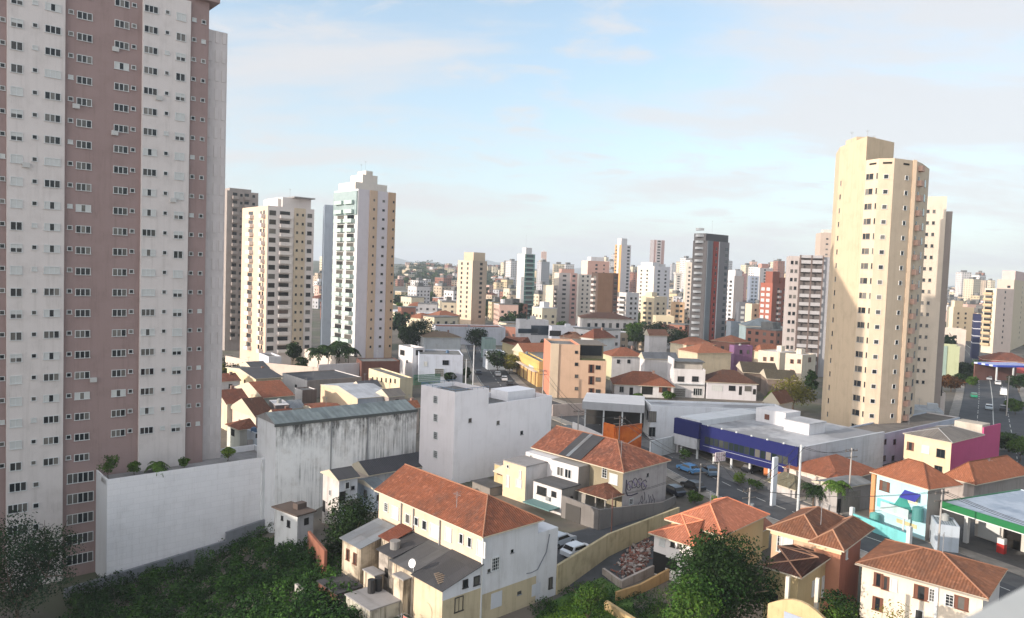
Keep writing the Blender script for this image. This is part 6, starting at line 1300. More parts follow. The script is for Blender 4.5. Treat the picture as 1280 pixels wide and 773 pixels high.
# ================================================================== trees and plants
def leaf_mesh(name, centers, radii, n, size, mats, seed=0, flat=.8, matsel=None):
    """n leaf-sized quads spread through a set of ellipsoid clumps, denser near their surface"""
    g = np.random.default_rng(seed); C_ = np.array(centers, float); Rr = np.array(radii, float)
    if Rr.ndim == 1: Rr = np.stack([Rr, Rr, Rr*flat], 1)
    w = (Rr[:, 0]*Rr[:, 1]*Rr[:, 2])**(2/3); idx = g.choice(len(C_), n, p=w/w.sum())
    d = g.normal(size=(n, 3)); d /= np.linalg.norm(d, axis=1)[:, None]
    r = g.uniform(0.25, 1.0, n)**0.45*g.uniform(.88, 1.1, n)
    P = C_[idx]+d*Rr[idx]*r[:, None]
    nrm = d*.7+g.normal(size=(n, 3))*.6+np.array([0, 0, .35]); nrm /= np.linalg.norm(nrm, axis=1)[:, None]
    t = np.cross(nrm, g.normal(size=(n, 3))); t /= np.linalg.norm(t, axis=1)[:, None]; b_ = np.cross(nrm, t)
    s = size*g.uniform(.6, 1.3, n)[:, None]; t *= s; b_ *= s*g.uniform(.45, .8, n)[:, None]
    V = np.stack([P-t, P-b_*.9, P+t, P+b_*.9], 1).reshape(-1, 3)
    me = bpy.data.meshes.new(name); me.vertices.add(4*n); me.loops.add(4*n); me.polygons.add(n)
    me.vertices.foreach_set('co', V.ravel()); me.loops.foreach_set('vertex_index', np.arange(4*n))
    me.polygons.foreach_set('loop_start', np.arange(n)*4); me.polygons.foreach_set('loop_total', np.full(n, 4))
    for m in mats: me.materials.append(m)
    if len(mats) > 1: me.polygons.foreach_set('material_index', (idx % len(mats)).astype(np.int32))
    me.update(calc_edges=True); return me
LF_S1 = leafmat((18, 34, 20), (50, 80, 38)); LF_S2 = leafmat((26, 48, 24), (72, 106, 46))
BARK = stucco((96, 82, 68), .4)
LF_DARK = leafmat((14, 26, 16), (48, 68, 36)); LF_MID = leafmat((30, 48, 22), (84, 112, 44)); LF_BRI = leafmat((48, 74, 24), (124, 146, 58)); LF_OLV = leafmat((62, 66, 28), (124, 118, 54)); LF_BLU = leafmat((24, 40, 30), (60, 84, 60))
def trunkmesh(h, r, rnd, ht, spread, nb=6):
    mb = MB(); p = Vector((0, 0, -.6)); 
    for k in range(4):
        q = Vector((rnd.uniform(-.15, .15)*h*.15, rnd.uniform(-.15, .15)*h*.15, ht*(k+1)/4)); mb.tube(p, q, r*(1-.15*k), 7, 0, r*(1-.15*(k+1))); p = q
    for k in range(nb):
        a = 2*math.pi*k/nb+rnd.uniform(-.4, .4); e = p+Vector((math.cos(a)*spread*.55, math.sin(a)*spread*.55, (h-ht)*rnd.uniform(.3, .65))); m_ = p.lerp(e, .5)+Vector((0, 0, .12*h))
        mb.tube(p, m_, r*.42, 5, 0, r*.28); mb.tube(m_, e, r*.28, 5, 0, r*.1)
        for j in range(2): mb.tube(m_, m_+Vector((rnd.uniform(-1, 1)*spread*.3, rnd.uniform(-1, 1)*spread*.3, (h-ht)*rnd.uniform(.2, .4))), r*.2, 4, 0, r*.06)
    return mb
def tree(label, x, y, z, h, w, mats, seed, n=5000, leaf=.16, ht=.35, nclump=26, name='tree', cat='tree', group=None, dens=1.0, squash=.62, cr=(.17, .30)):
    rnd = random.Random(seed); e = empty(name, (x, y, z), rnd.uniform(0, 6), label, cat, group)
    t0 = h*ht; trunkmesh(h, max(.07, w*.028), rnd, t0, w).build('trunk', BARK, e, uv=True)
    C_, Q = [], []
    hc = h-t0*.75; cz = t0*.75+hc*.52
    for k in range(nclump):
        while True:
            v = Vector((rnd.uniform(-1, 1), rnd.uniform(-1, 1), rnd.uniform(-1, 1)))
            if .25 < v.length < 1: break
        v *= .74; rr = w*.5*rnd.uniform(*cr)/.42
        C_.append((v.x*w*.5, v.y*w*.5, cz+v.z*hc*.5)); Q.append((rr, rr, rr*squash))
    o = bpy.data.objects.new('crown', leaf_mesh('crown', C_, Q, n, leaf, mats, seed)); COL.objects.link(o); o.parent = e
    return e
def tpx(label, px, pyb, pyt, wpx, Y=None, z=None, **k):
    """tree from its photo base pixel (on the ground) or depth, its top pixel and crown width in pixels"""
    if Y is None: Y = atz(px, pyb, 0).y
    P = at(px, pyb, Y); T = at(px, pyt, Y); zz = ground_z(P.x, Y) if z is None else z
    return tree(label, P.x, Y, zz, T.z-zz, wpx*Y/F, **k)
# near trees
tpx('big dense leafy tree beside the orange roofed house', 902, 773, 661, 112, Y=66, z=0, mats=[LF_DARK, LF_DARK, LF_DARK, LF_S1], seed=4, n=24000, leaf=.14, ht=.16, nclump=60)
tpx('lighter green spreading tree in front of the big dense tree', 862, 773, 706, 78, Y=62, z=-.5, mats=[LF_MID, LF_S2, LF_S2], seed=9, n=8000, leaf=.12, ht=.15, nclump=34)
tpx('round dark tree standing by the tin roofed sheds', 437, 690, 621, 74, Y=86, z=-2.5, mats=[LF_DARK], seed=12, n=9000, leaf=.15, ht=.2, nclump=34)
tpx('broad open blue-green tree at the bottom left, before the mauve tower', 20, 773, 640, 136, Y=84, mats=[LF_BLU, LF_DARK], seed=15, n=15000, leaf=.14, ht=.2, nclump=44, cr=(.13, .25))
tpx('small bushy green tree at the corner of the cream shuttered house', 1054, 773, 722, 54, Y=57, z=1, mats=[LF_MID, LF_DARK], seed=18, n=5000, leaf=.12, ht=.2, nclump=24)
tpx('thin grey-brown half bare tree in front of the cream shuttered house', 1112, 790, 744, 64, Y=54, z=-.5, mats=[LF_OLV], seed=19, n=1500, leaf=.09, ht=.3, nclump=22)
tpx('young bright green tree by the rubble lot wall', 735, 770, 720, 42, Y=69, z=-1, mats=[LF_MID, LF_S2], seed=22, n=4500, leaf=.09, ht=.25, nclump=20)
# lot scrub: one mass of bushes and climbers
def scrub(name, label, poly_px, n, cl, mats, leaf, seed, hmax=2.6, zoff=0.0, kind='stuff'):
    rnd = random.Random(seed); C_, Q = [], []
    xs = [p[0] for p in poly_px]; ys = [p[1] for p in poly_px]
    def inside(x, y):
        c = False; j = len(poly_px)-1
        for i in range(len(poly_px)):
            (xi, yi), (xj, yj) = poly_px[i], poly_px[j]
            if (yi > y) != (yj > y) and x < (xj-xi)*(y-yi)/(yj-yi)+xi: c = not c
            j = i
        return c
    while len(C_) < cl:
        px, py = rnd.uniform(min(xs), max(xs)), rnd.uniform(min(ys), max(ys))
        if not inside(px, py): continue
        z = 0.0
        for _ in range(12):
            P = atz(px, py, z); z = ground_z(P.x, P.y)
        r = rnd.uniform(.6, 1.5); hh = rnd.uniform(.5, hmax); C_.append((P.x, P.y, z+hh*.35+zoff)); Q.append((r, r, hh*.6))
    o = bpy.data.objects.new(name, leaf_mesh(name, C_, Q, n, leaf, mats, seed)); COL.objects.link(o)
    return tag(o, label, 'scrub', None, kind)
scrub('scrub', 'dense dark green scrub covering the sloping vacant lot', [(60, 820), (95, 745), (170, 722), (280, 686), (345, 662), (380, 690), (430, 712), (450, 800)], 90000, 560, [LF_S1, LF_S1, LF_S2], .16, 31)
scrub('scrub', 'scattered brown-green weeds on the bare patch below the hut', [(300, 690), (345, 668), (400, 690), (400, 725), (310, 730)], 3000, 40, [LF_OLV, LF_S1], .10, 33, .7)
scrub('scrub', 'low garden greenery below the yellow boundary wall', [(650, 800), (690, 745), (740, 728), (800, 745), (850, 735), (850, 800)], 14000, 110, [LF_MID, LF_S1, LF_S1], .10, 35, .9)
pave([(p.x, p.y) for p in (atz(*q) for q in ((640, 800), (690, 752), (752, 722), (790, 745), (800, 800)))], 0.05, 'grass', groundmat((58, 92, 34), (84, 116, 48), .5, 'lawn'))

# grass blades over the lawn
P_ = [atz(*q) for q in ((655, 790), (692, 756), (735, 735), (760, 760), (740, 790))]
rn = random.Random(4); C_, Q = [], []
for k in range(90):
    w_ = [rn.random()**1.5 for _ in P_]; s_ = sum(w_); C_.append((sum(p.x*w for p, w in zip(P_, w_))/s_, sum(p.y*w for p, w in zip(P_, w_))/s_, .08)); Q.append((.9, .9, .14))
o = bpy.data.objects.new('grass', leaf_mesh('grass', C_, Q, 9000, .09, [leafmat((54, 88, 24), (116, 150, 56))], 8)); COL.objects.link(o); tag(o, 'bright green grass patch beside the big white house wall', 'grass', None, 'stuff')
# bare earth and rubble
def heap(name, label, pts_px, n, mats, seed, size, spread_z=.5, kind='stuff'):
    rnd = random.Random(seed); mb = MB(); P = [atz(*q) for q in pts_px]
    for k in range(n):
        w_ = [rnd.random()**1.6 for _ in P]; s_ = sum(w_); x = sum(p.x*w for p, w in zip(P, w_))/s_; y = sum(p.y*w for p, w in zip(P, w_))/s_
        z = ground_z(x, y)+rnd.random()**2*spread_z; s = size*rnd.uniform(.4, 1.5)
        M = Matrix.Translation((x, y, z)) @ Matrix.Rotation(rnd.uniform(0, 6), 4, (rnd.uniform(-1, 1), rnd.uniform(-1, 1), 1)); b_ = MB().box(-s, s, -s*.6, s*.6, -s*.3, s*.3, rnd.randrange(len(mats))); mb.add(b_, M)
    return tag(mb.build(name, mats, uv=False), label, 'rubble', None, kind)
heap('rubble', 'reddish broken brick and plaster rubble in the walled yard', ((760, 715), (790, 680), (822, 668), (815, 715), (785, 735)), 900, [stucco((150, 92, 74), .4), stucco((170, 160, 150), .4), stucco((120, 88, 76), .4)], 3, .17)
heap('rubble', 'scattered debris on the bare earth of the vacant lot', ((310, 700), (345, 690), (380, 700), (370, 720), (320, 725)), 220, [stucco((126, 108, 92), .4), stucco((186, 180, 170), .4)], 6, .10, .2)
q = [atz(*p) for p in ((754, 718), (776, 735), (820, 716))]
wallrun('low broken pale wall around the rubble yard', [(p.x, p.y) for p in q], [.7, .8, 1.0], .3, stucco((176, 164, 150), .6), base=-.5)
q = [atz(*p) for p in ((770, 752), (800, 742), (840, 722))]
wallrun('ochre garden wall below the rubble yard', [(p.x, p.y) for p in q], [1.0, 1.0, 1.2], .25, stucco((196, 156, 92), .5), base=-.5)
q = [atz(*p) for p in ((757, 762), (800, 790))]
wallrun('scaly ochre wall top at the bottom edge of the gardens', [(p.x, p.y) for p in q], [.9, .9], .4, stucco((206, 176, 116), .6), base=-.5)
# palms and plants
def palm(label, x, y, z, h, r, seed, group=None, nf=13, mat=None, name='palm_tree', cat='palm'):
    rnd = random.Random(seed); e = empty(name, (x, y, z), rnd.uniform(0, 6), label, cat, group)
    mb = MB(); p = Vector((0, 0, -.4))
    for k in range(5):
        q = Vector((.05*math.sin(k)*h*.15, .03*h*math.cos(k*1.3)*.3, h*(k+1)/5)); mb.tube(p, q, .13*(1-.08*k), 7, 0, .13*(1-.08*(k+1))); p = q
    mb.build('trunk', BARK, e)
    for f in range(nf):
        a = 2*math.pi*f/nf+rnd.uniform(-.2, .2); up = rnd.uniform(.25, 1.0); mb = MB(); pr = p.copy(); segs = 7
        d = Vector((math.cos(a), math.sin(a), 0)); s = Vector((-d.y, d.x, 0))
        for k in range(segs):
            t = (k+1)/segs; q = p+d*r*t+Vector((0, 0, r*(up*t-1.15*t*t)))
            w = r*.30*math.sin(math.pi*(t*.85+.12))
            for sg in (-1, 1):
                mb.face([pr, pr.lerp(q, .55), pr.lerp(q, .8)+s*sg*w-Vector((0, 0, w*.5)), pr.lerp(q, .35)+s*sg*w*.9-Vector((0, 0, w*.4))]); mb.face([pr.lerp(q, .6), q, q+s*sg*w*.8-Vector((0, 0, w*.5)), pr.lerp(q, .85)+s*sg*w-Vector((0, 0, w*.5))])
            pr = q
        mb.build('frond', mat or LF_MID, e, uv=False)
    return e
for i, (px, lab, kind_, hh) in enumerate(((138, 'tall bushy plant at the left end of the podium planter', 'bush', 3.4), (171, 'small bush second from the left on the podium planter', 'bush', 1.9), (200, 'spreading low palm in the middle of the podium planter', 'palm', 1.6), (234, 'small upright plant right of the low palm on the podium', 'bush', 1.6), (289, 'dense yellow-green bush at the right end of the podium by the end pier', 'bush', 2.4))):
    s_, _ = pd.hit('R', px+1, 585); P = pd.toW((s_, 1.6, pd.h-.3))
    if kind_ == 'palm': palm(lab, P.x, P.y, P.z, 1.0, 1.9, 40+i)
    else: tree(lab, P.x, P.y, P.z, hh, hh*.85 if i else 2.6, [LF_MID if i < 4 else LF_BRI], 40+i, n=900, leaf=.13, ht=.2, nclump=12, name='shrub', cat='shrub')
def gpx(px, py, Y=None):
    return atz(px, py) if Y is None else at(px, py, Y)
for i, (px, pyt, Y, h, lab) in enumerate(((1018, 606, 108, 5.2, 'darker palm at the left in the stone walled garden'), (1046, 602, 106, 6.2, 'tall fan palm at the right in the stone walled garden'))):
    P = at(px, pyt, Y); palm(lab, P.x, Y, 0, P.z-.2, 2.3, 60+i, mat=(LF_DARK, LF_MID)[i])
tree('low dark garden shrub between the two garden palms', at(1030, 625, 108).x, 108, 1.2, 2.6, 3.4, [LF_DARK], 71, n=900, ht=.15, name='shrub', cat='shrub')
for i, (px, pyt) in enumerate(((398, 438), (411, 434), (424, 430), (436, 436))):
    P = at(px, pyt, 220+i); palm('palm before the glass balconied tower, %s' % ('leftmost of four', 'second from the left', 'tallest of four', 'rightmost of four')[i], P.x, 220+i, 0, P.z, 4.4, 80+i, group='palms under the left towers', mat=LF_DARK)
tpx('dark slender tree between the two left towers', 366, 458, 424, 20, Y=222, mats=[LF_DARK], seed=90, n=2200, leaf=.3, nclump=16)
tpx('dark green tree just right of the slender one', 376, 460, 442, 16, Y=216, mats=[LF_DARK], seed=91, n=1400, leaf=.3, nclump=12)
for i, (px, pyb, pyt, w, m, lab) in enumerate(((527, 450, 393, 34, LF_DARK, 'tall dark conical tree behind the bluish workshop'), (543, 452, 412, 28, LF_OLV, 'brownish broad tree right of the tall dark conical tree'), (512, 448, 408, 26, LF_DARK, 'dark tree hugging the tan striped tower'), (594, 452, 409, 30, LF_DARK, 'round dark street tree where the side street narrows'),
        (622, 466, 437, 30, LF_DARK, 'leafy street tree at the right kerb of the side street'), (637, 468, 444, 24, LF_OLV, 'yellow-green street tree beside the yellow shop'), (583, 478, 458, 9, LF_DARK, 'narrow cypress by the bluish workshop'), (561, 479, 466, 14, LF_DARK, 'low bush at the workshop door'))):
    tpx(lab, px, pyb, pyt, w, Y=atz(px, max(pyb, 452), 0).y*(1.08 if pyb < 455 else 1), z=0, mats=[m], seed=100+i, n=2600, leaf=.33, nclump=20, ht=.25)
for i, (px, pyt, w, Y, m, lab) in enumerate(((993, 472, 50, 190, LF_OLV, 'wide olive-yellow tree behind the white gabled cottage'), (966, 486, 18, 182, LF_BRI, 'small lime green bush left of the white gabled cottage'), (1016, 462, 16, 205, LF_DARK, 'dark tree beside the cream twin houses'),
        (795, 399, 26, 330, LF_MID, 'light green tree among the roofs before the cream balconies'), (820, 398, 36, 320, LF_DARK, 'dark round tree before the cream balconies'), (848, 409, 32, 312, LF_DARK, 'dark tree left of the dark grey tower foot'), (762, 408, 20, 330, LF_DARK, 'dark tree beside the pyramid roofed house'),
        (783, 408, 16, 340, LF_DARK, 'small dark tree left of the light green one'), (750, 468, 12, 208, LF_DARK, 'dark tree squeezed beside the peach block'), (836, 490, 14, 200, LF_MID, 'garden shrub between the bungalow and the terrace house'), (797, 492, 12, 199, LF_MID, 'garden shrub before the orange roofed bungalow'),
        (1205, 452, 24, 285, LF_DARK, 'dark street tree at the left kerb of the avenue'), (1190, 470, 30, 235, leafmat((52, 40, 26), (104, 70, 44)), 'russet leaved tree beside the arcade villa'), (1228, 452, 22, 290, LF_MID, 'green tree in front of the maroon shop row'), (1275, 470, 26, 240, LF_DARK, 'dark tree at the right frame edge along the avenue'), (1262, 540, 34, 150, LF_DARK, 'dark tree at the right frame edge behind the pink wall'),
        (1278, 545, 30, 142, LF_MID, 'low green tree nearest the pink wall at the frame edge'), (1215, 470, 14, 250, LF_MID, 'slim green tree along the left kerb of the avenue'), (1198, 468, 20, 255, LF_DARK, 'dark bushy tree nearest along the left kerb of the avenue'), (1210, 462, 16, 272, LF_DARK, 'second dark bushy tree along the left kerb of the avenue'), (1240, 448, 18, 320, LF_DARK, 'dark tree where the avenue bends away'), (1270, 500, 22, 196, LF_MID, 'leafy tree behind the low wall on the right of the avenue'),
        (560, 405, 18, 350, LF_DARK, 'dark tree before the long white shed'), (648, 372, 12, 420, LF_DARK, 'dark tree left of the short cream tower'), (672, 378, 16, 420, LF_DARK, 'dark tree at the foot of the green banded tower'))):
    P = at(px, pyt, Y); tree(lab, P.x, Y, 0, P.z, w*Y/F, [m], 130+i, n=2600, leaf=.0011*Y+.08, nclump=20, ht=.22)
for i, (px, py, lab) in enumerate(((868, 622, 'small green kerbside shrub behind the orange roof'), (898, 630, 'bright roadside shrub at the foot of the lattice sign pole'), (924, 598, 'yellowish shrub on the blue shop forecourt island'), (943, 606, 'low hedge plant before the orange display'), (850, 556, 'shrub on the grass in front of the white garden wall'), (855, 568, 'low plant at the corner of the blue shop'))):
    P = atz(px, py+8); tree(lab, P.x, P.y, 0, 2.2, 2.6, [LF_BRI if i in (1, 2) else LF_MID], 170+i, n=700, leaf=.16, nclump=10, ht=.1, name='shrub', cat='shrub')
scrub('hedge_plants', 'line of compound shrubs below the peach balconied tower', [(262, 472), (262, 458), (336, 464), (336, 474)], 9000, 90, [LF_DARK, LF_OLV, LF_DARK], .3, 51, 4.5)
# far trees among the roofs
rt_ = random.Random(77); protos = []
for k, m in enumerate((LF_DARK, LF_MID, LF_BLU)):
    protos.append(m)
pm = [leaf_mesh('crown', [(random.Random(k*9+j).uniform(-2.6, 2.6), random.Random(k*7+j+50).uniform(-2.6, 2.6), 4.5+random.Random(k*5+j+90).uniform(-1.6, 2.2)) for j in range(12)], [1.9]*12, 900, .55, [m], k) for k, m in enumerate(protos)]
tm = MB().tube((0, 0, -2), (0, 0, 4), .3, 6, 0, .2).mesh('trunk', [BARK])
LBL = ['dark far tree among the distant roofs', 'green far tree among the distant roofs', 'bluish far tree among the distant roofs']
cnt = 0
for k in range(600):
    if cnt >= 150: break
    px = rt_.choice((rt_.uniform(494, 575), rt_.uniform(605, 720), rt_.uniform(740, 990), rt_.uniform(1176, 1235))); Y = 300*5.5**rt_.random(); P = at(px, 380, Y)
    if near_road(P.x, P.y) or any((u[0]-P.x)**2+(u[1]-P.y)**2 < (u[2]+2)**2 for u in used): continue
    used.append((P.x, P.y, 3)); m = rt_.randrange(3)
    e = empty('tree', (P.x, P.y, hill_z(P.x, P.y)), rt_.uniform(0, 6), LBL[m], 'tree', LBL[m].split(' among')[0]+'s'); s = rt_.uniform(.7, 1.5); e.scale = (s, s, s*rt_.uniform(.8, 1.2))
    inst('crown', pm[m], e); inst('trunk', tm, e); cnt += 1
# wooded hill behind the towers, left of centre: reads as one mass
rnd = random.Random(8); C_, Q = [], []
for k in range(900):
    px = rnd.uniform(420, 625); Y = rnd.uniform(1150, 1900); f = (px-480)/95
    top = 331+2*math.sin(f*9)-2.0*math.sin(f*math.pi)
    zt = at(px, top, 1900).z; P = at(px, 340, Y); s = (Y-1150)/750
    C_.append((P.x, Y, zt*(.35+.65*s)*rnd.uniform(.82, 1.0)-4)); r = rnd.uniform(8, 17); Q.append((r, r, r*.7))
o = bpy.data.objects.new('woods', leaf_mesh('woods', C_, Q, 38000, 2.6, [leafmat((28, 42, 26), (60, 76, 42))], 3)); COL.objects.link(o); tag(o, 'dark wooded hill on the horizon left of the pale yellow tower', 'woods', None, 'stuff')
C_, Q = [], []
for k in range(380):
    px = rnd.uniform(600, 1240); Y = rnd.uniform(900, 1700); P = at(px, 360, Y); C_.append((P.x, Y, hill_z(P.x, Y)+4)); r = rnd.uniform(5, 11); Q.append((r, r, r*.6))
o = bpy.data.objects.new('woods', leaf_mesh('woods', C_, Q, 16000, 2.2, [leafmat((30, 44, 28), (64, 82, 46))], 5)); COL.objects.link(o); tag(o, 'hazy belt of treetops between the farthest roofs', 'woods', None, 'stuff')
# ================================================================== cars
def car_mesh(L=4.2, Wd=1.72, Hh=1.46, van=False):
    body, gl = MB(), MB()
    if van: prof = [(-L/2, .35), (-L/2, 1.9), (-L/2+.15, Hh), (L/2-1.3, Hh), (L/2-.55, 1.15), (L/2-.05, .95), (L/2, .35)]
    else: prof = [(-L/2, .32), (-L/2, .82), (-L/2+.35, .93), (-L/2+.75, Hh-.06), (-L/2+1.3, Hh), (.35, Hh), (L/2-1.15, .95), (L/2-.15, .80), (L/2, .62), (L/2, .32)]
    n = len(prof); w = Wd/2
    def wid(z): return w if z < .96 else w*(1-.16*(z-.96)/(Hh-.96))
    for sg in (-1, 1): body.v += [(x, sg*wid(z), z) for x, z in prof]
    for k in range(n):
        j = (k+1) % n; body.f.append((k, j, n+j, n+k)); body.m.append(0)
    body.f.append(tuple(range(n))[::-1]); body.m.append(0); body.f.append(tuple(range(n, 2*n))); body.m.append(0)
    e = .012
    if van:
        gl.face([(L/2-1.22, -w*.8, Hh-.06), (L/2-.62, -w*.86, 1.25), (L/2-.62, w*.86, 1.25), (L/2-1.22, w*.8, Hh-.06)]); 
        for f in gl.f: pass
        gl.v = [(x+.03, y, z+.03) for x, y, z in gl.v]; x0, x1 = -L/2+.4, L/2-1.3
    else:
        gl.face([(.42, -w*.80, Hh-.05), (L/2-1.22, -w*.92, 1.0), (L/2-1.22, w*.92, 1.0), (.42, w*.80, Hh-.05)]); gl.face([(-L/2+.72, w*.8, Hh-.12), (-L/2+.40, w*.92, .98), (-L/2+.40, -w*.92, .98), (-L/2+.72, -w*.8, Hh-.12)])
        gl.v = [(x+(.02 if x > 0 else -.02), y, z+.02) for x, y, z in gl.v]; x0, x1 = -L/2+.75, L/2-1.3
    for sg in (-1, 1):
        z0_, z1_ = (1.0, Hh-.12) if not van else (1.2, Hh-.2)
        q = [(x0, sg*(wid(z0_)+e), z0_), (x1, sg*(wid(z0_)+e), z0_), (min(x1, .4) if not van else x1-.2, sg*(wid(z1_)+e), z1_), (x0+.2, sg*(wid(z1_)+e), z1_)]; gl.face(q if sg < 0 else q[::-1])
    wh_ = MB(); wh_.tube((0, -.1, 0), (0, .1, 0), .31, 14); rim = MB(); rim.tube((0, -.108, 0), (0, .108, 0), .18, 10)
    hl = MB().box(-.03, .03, -.18, .18, -.07, .07)
    return body, gl, wh_, rim, hl, L, Wd
CARS = {}
def car(label, x, y, z, rz, col, van=False, L=4.2, name='car', cat='car', group=None, Hh=None):
    k = (col, van, L)
    if k not in CARS:
        b_, g_, w_, r_, h_, L_, Wd = car_mesh(L, 1.72 if not van else 1.9, Hh or (1.46 if not van else 2.2), van)
        pm_, nt_, bs_ = newmat('car_paint'); bs_.inputs['Base Color'].default_value = (*lin(col), 1); bs_.inputs['Roughness'].default_value = .28; bs_.inputs['Coat Weight'].default_value = .5
        CARS[k] = (b_.mesh('body', [pm_]), g_.mesh('window', [glass((24, 28, 32))]), w_.mesh('wheel', [plain((26, 26, 27), .8)]), r_.mesh('rim', [plain((150, 152, 155), .4, .6)]), h_.mesh('headlight', [plain((210, 214, 216), .2)]), L_, Wd)
    bm_, gm_, wm_, rm_, hm_, L_, Wd = CARS[k]
    e = empty(name, (x, y, z), rz, label, cat, group); inst('body', bm_, e); inst('window', gm_, e)
    for sx_ in (-1, 1):
        for sy_ in (-1, 1):
            w = inst('wheel', wm_, e, (sx_*L_*.31, sy_*(Wd/2-.08), .31)); inst('rim', rm_, w)
    for sy_ in (-1, 1): inst('headlight', hm_, e, (L_/2, sy_*Wd*.36, .68))
    return e
def cpx(label, px, py, rz, col, **k):
    P = atz(px, py); return car(label, P.x, P.y, .02, R(rz), col, **k)
cpx('silver car parked in the lane behind the big white house wall', 700, 681, 46, (176, 182, 188), L=4.3)
cpx('white car with pale roof further out in the lane', 722, 694, 40, (206, 212, 218))
cpx('dark blue car parked on the road by the graffiti gable', 841, 618, 118, (26, 30, 44), group='dark cars by the graffiti gable'); cpx('black car parked ahead of the dark blue one at the kerb', 866, 612, 116, (22, 22, 24), group='dark cars by the graffiti gable'); cpx('light blue car on the road beyond the black parked cars', 860, 590, 118, (84, 140, 190)); cpx('grey-blue car on the blue shop forecourt', 886, 593, 100, (92, 112, 130)); cpx('dark grey car waiting under the blue fascia', 940, 590, 40, (60, 60, 64))
for i, (px, py, c, lab) in enumerate(((622, 470, (200, 204, 206), 'pale car parked at the right kerb of the side street, farthest of the row'), (630, 476, (206, 208, 210), 'white car parked mid row along the side street'), (637, 482, (40, 42, 46), 'dark car parked in the row along the side street'), (648, 490, (214, 216, 218), 'white car nearest the peach block in the side street row'), (604, 452, (70, 74, 80), 'grey car far up the side street'), (598, 468, (40, 44, 60), 'dark car driving up the side street'))):
    cpx(lab, px, py, 96, c, group='cars along the side street')
cpx('green car near the left kerb of the avenue', 1217, 497, 62, (40, 130, 100)); cpx('white van driving down the avenue', 1254, 494, 58, (214, 216, 216), van=True, L=5.2, name='van', cat='van'); cpx('dark car at the right side of the avenue', 1254, 513, 58, (60, 62, 68)); cpx('small pale car in the middle of the avenue', 1236, 512, 58, (176, 190, 200)); cpx('silver car at the far end of the avenue', 1236, 475, 60, (170, 176, 184)); cpx('white car behind the green one on the avenue', 1247, 481, 60, (214, 214, 214))

# ================================================================== poles, wires, signs
PW = stucco((176, 170, 160), .3)
def pole(label, px, pyb, pyt, r=.16, Y=None, arm=True, z=0, name='utility_pole', cat='utility pole', group=None, mat=None, tr=False):
    P = atz(px, pyb, z) if Y is None else at(px, pyb, Y); T = at(px, pyt, P.y); h = T.z-z
    e = empty(name, (P.x, P.y, z), R(20), label, cat, group); MB().tube((0, 0, -.6), (0, 0, h), r, 8, 0, r*.7).build('shaft', mat or PW, e)
    if arm:
        mb = MB()
        for k in range(2): mb.box(-1.1, 1.1, -.06, .06, h-.5-k*.9, h-.38-k*.9); 
        mb.build('cross_arm', plain((110, 104, 98), .8), e)
        for k in range(4): MB().tube((-1+k*.66, 0, h-.37), (-1+k*.66, 0, h-.15), .05, 6).build('insulator', plain((90, 80, 74), .4), e, uv=False)
    if tr: MB().tube((.45, 0, h-3.2), (.45, 0, h-2.2), .33, 10).build('transformer', GREYF, e, uv=False)
    return Vector((P.x, P.y, z+h))
A1 = pole('tall white lamp-height pole at the right corner of the blue shop', 997, 640, 556, .2, mat=WH2, arm=False)
A2 = pole('grey utility pole standing before the blue shop forecourt', 896, 634, 566); A3 = pole('utility pole by the parked dark cars', 874, 622, 580, .14)
A4 = pole('short pole behind the orange roof on the street kerb', 935, 655, 610, .15, tr=True)
A5 = pole('thin pole in front of the graffiti gable house', 763, 690, 617, .1, arm=False, mat=stucco((120, 84, 72), .3)); A6 = pole('pole at the right edge of the teal house forecourt', 1172, 700, 612, .12, tr=False)
A7 = pole('tall street pole at the mouth of the side street, right of two', 591, 486, 432, .2, mat=WH2); A8 = pole('tall street pole at the mouth of the side street, left of two', 582, 484, 449, .18, mat=WH2); A9 = pole('street pole at the corner of the peach block', 678, 500, 462, .18)
A10 = pole('pole standing along the right kerb of the avenue', 1258, 520, 470, .16); A11 = pole('pole by the white curved garden wall', 722, 546, 512, .15); A12 = pole('pole in front of the orange hoarding', 772, 590, 520, .14, mat=stucco((120, 100, 90), .3)); A13 = pole('pole rising beside the yellow roofed garden house', 1060, 640, 560, .13)
P = A2; e = empty('pole_sign', (P.x, P.y, P.z-1.2), R(28), 'small square pinkish lattice sign bracketed to the grey utility pole', 'sign')
mb = MB(); mb.box(-.9, 1.0, -.12, -.04, 0, 1.3); mb.build('sign_panel', plain((196, 170, 176), .6, 0, .4), e); mb = MB()
for k in range(5): mb.box(-.9+k*.47, -.84+k*.47, -.16, -.121, 0, 1.3)
for k in range(4): mb.box(-.9, 1.0, -.155, -.122, k*.41, k*.41+.05)
mb.build('sign_frame', plain((220, 216, 214), .5), e, uv=False)
def cable(label, p, q, sag=.9, r=.022, offs=(0,)):
    mb = MB()
    for o_ in offs:
        pr = None
        for k in range(15):
            t = k/14; v = p.lerp(q, t)+Vector((o_, 0, -sag*4*t*(1-t)-.2-.05*abs(o_)))
            if pr: mb.tube(pr, v, r, 4)
            pr = v
    return tag(mb.build('power_cable', plain((40, 40, 42), .8), None, uv=False), label, 'power cables', None)
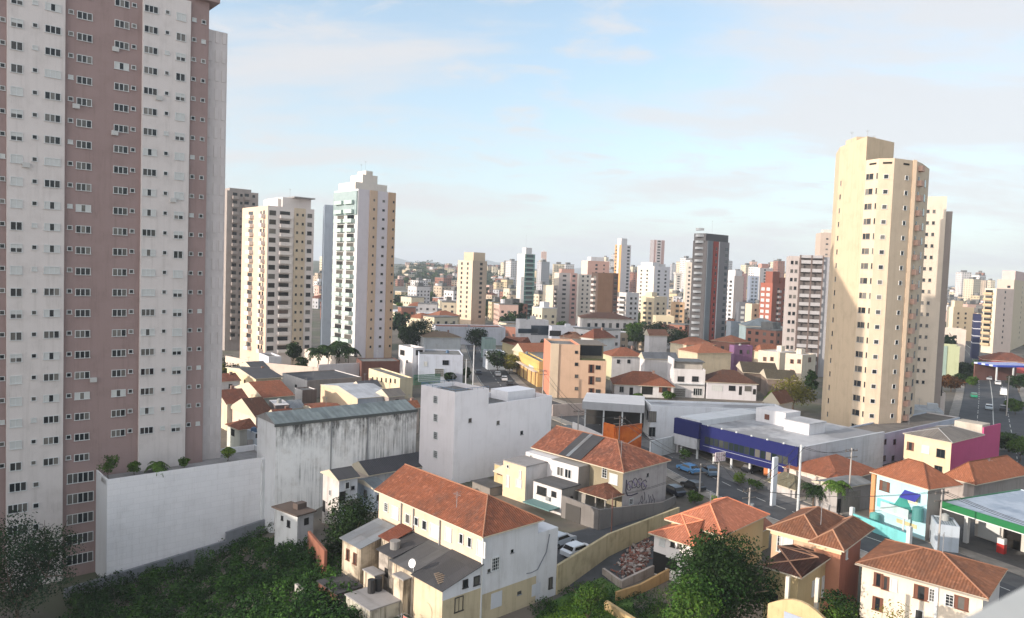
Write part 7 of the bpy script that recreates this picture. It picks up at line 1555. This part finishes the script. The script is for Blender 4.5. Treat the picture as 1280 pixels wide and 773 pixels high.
cable('dark cables slung from the pole by the dark cars to the forecourt pole', A3, A2, .5, .03, (-.6, .6)); cable('dark cables slung from the forecourt pole to the short kerb pole', A2, A4, .5, .03, (-.6, .6)); cable('dark cables running from the short kerb pole to the white corner pole', A4, A1, .5, .03, (-.6, .6)); cable('cables from the hoarding pole to the pole by the dark cars', A12, A3, .6, .03, (-.6, .6)); cable('cables from the curved wall pole to the hoarding pole', A11, A12, .6, .03, (-.5, .5)); cable('cables from the kerb pole to the pole at the teal house', A4, A6, .8, .03, (-.5, .5)); cable('cables from the side street pole to the peach block corner pole', A7, A9, .8, .035, (-.5, .5)); cable('cables across from the peach block pole to the curved wall pole', A9, A11, .8, .035, (-.5, .5))
# green mesh fence behind the cream low building
q0, q1 = atz(517, 482), atz(550, 480); e = empty('mesh_fence', (0, 0, 0), 0, 'green mesh fence beside the long low cream building', 'fence')
d_ = Vector((q1.x-q0.x, q1.y-q0.y, 0)); mb = MB()
for k in range(40): p = Vector((q0.x, q0.y, 0))+d_*(k/39); mb.box(p.x-.05, p.x+.05, p.y-.05, p.y+.05, 0, 3.0)
for k in range(6): z = .3+k*.5; mb.tube((q0.x, q0.y, z), (q1.x, q1.y, z), .09, 4)
mb.build('fence_panel', plain((50, 120, 92), .6), e, uv=False)
# haze
me = MB().box(-4200, 4200, -80, 12500, -13, 330).mesh('haze', [], uv=False); hz_ = bpy.data.objects.new('haze', me); COL.objects.link(hz_); hz_['kind'] = 'stuff'
m = bpy.data.materials.new('haze'); m.use_nodes = True; nt = m.node_tree; nt.nodes.clear(); o_ = nn(nt, 'ShaderNodeOutputMaterial'); pv = nn(nt, 'ShaderNodeVolumePrincipled')
pv.inputs['Color'].default_value = (.82, .91, 1, 1); pv.inputs['Density'].default_value = 0.00017; pv.inputs['Anisotropy'].default_value = 0.0
nt.links.new(pv.outputs[0], o_.inputs['Volume']); me.materials.append(m)

cable('cables along the kerb from the pole at the teal house toward the frame edge', A6, A6+Vector((9, -24, .5)), .8, .03, (-.5, 0, .5)); cable('cables from the dark car pole past the graffiti gable to the thin pole', A3, A5, .7, .025, (0, .4)); cable('cables from the white corner pole to the yellow roofed garden pole', A1, A13, .7, .03, (-.4, .4)); cable('cables running up the side street from its right pole', A7, A7+Vector((-8, 90, 0)), 1.2, .04, (-.5, .5))
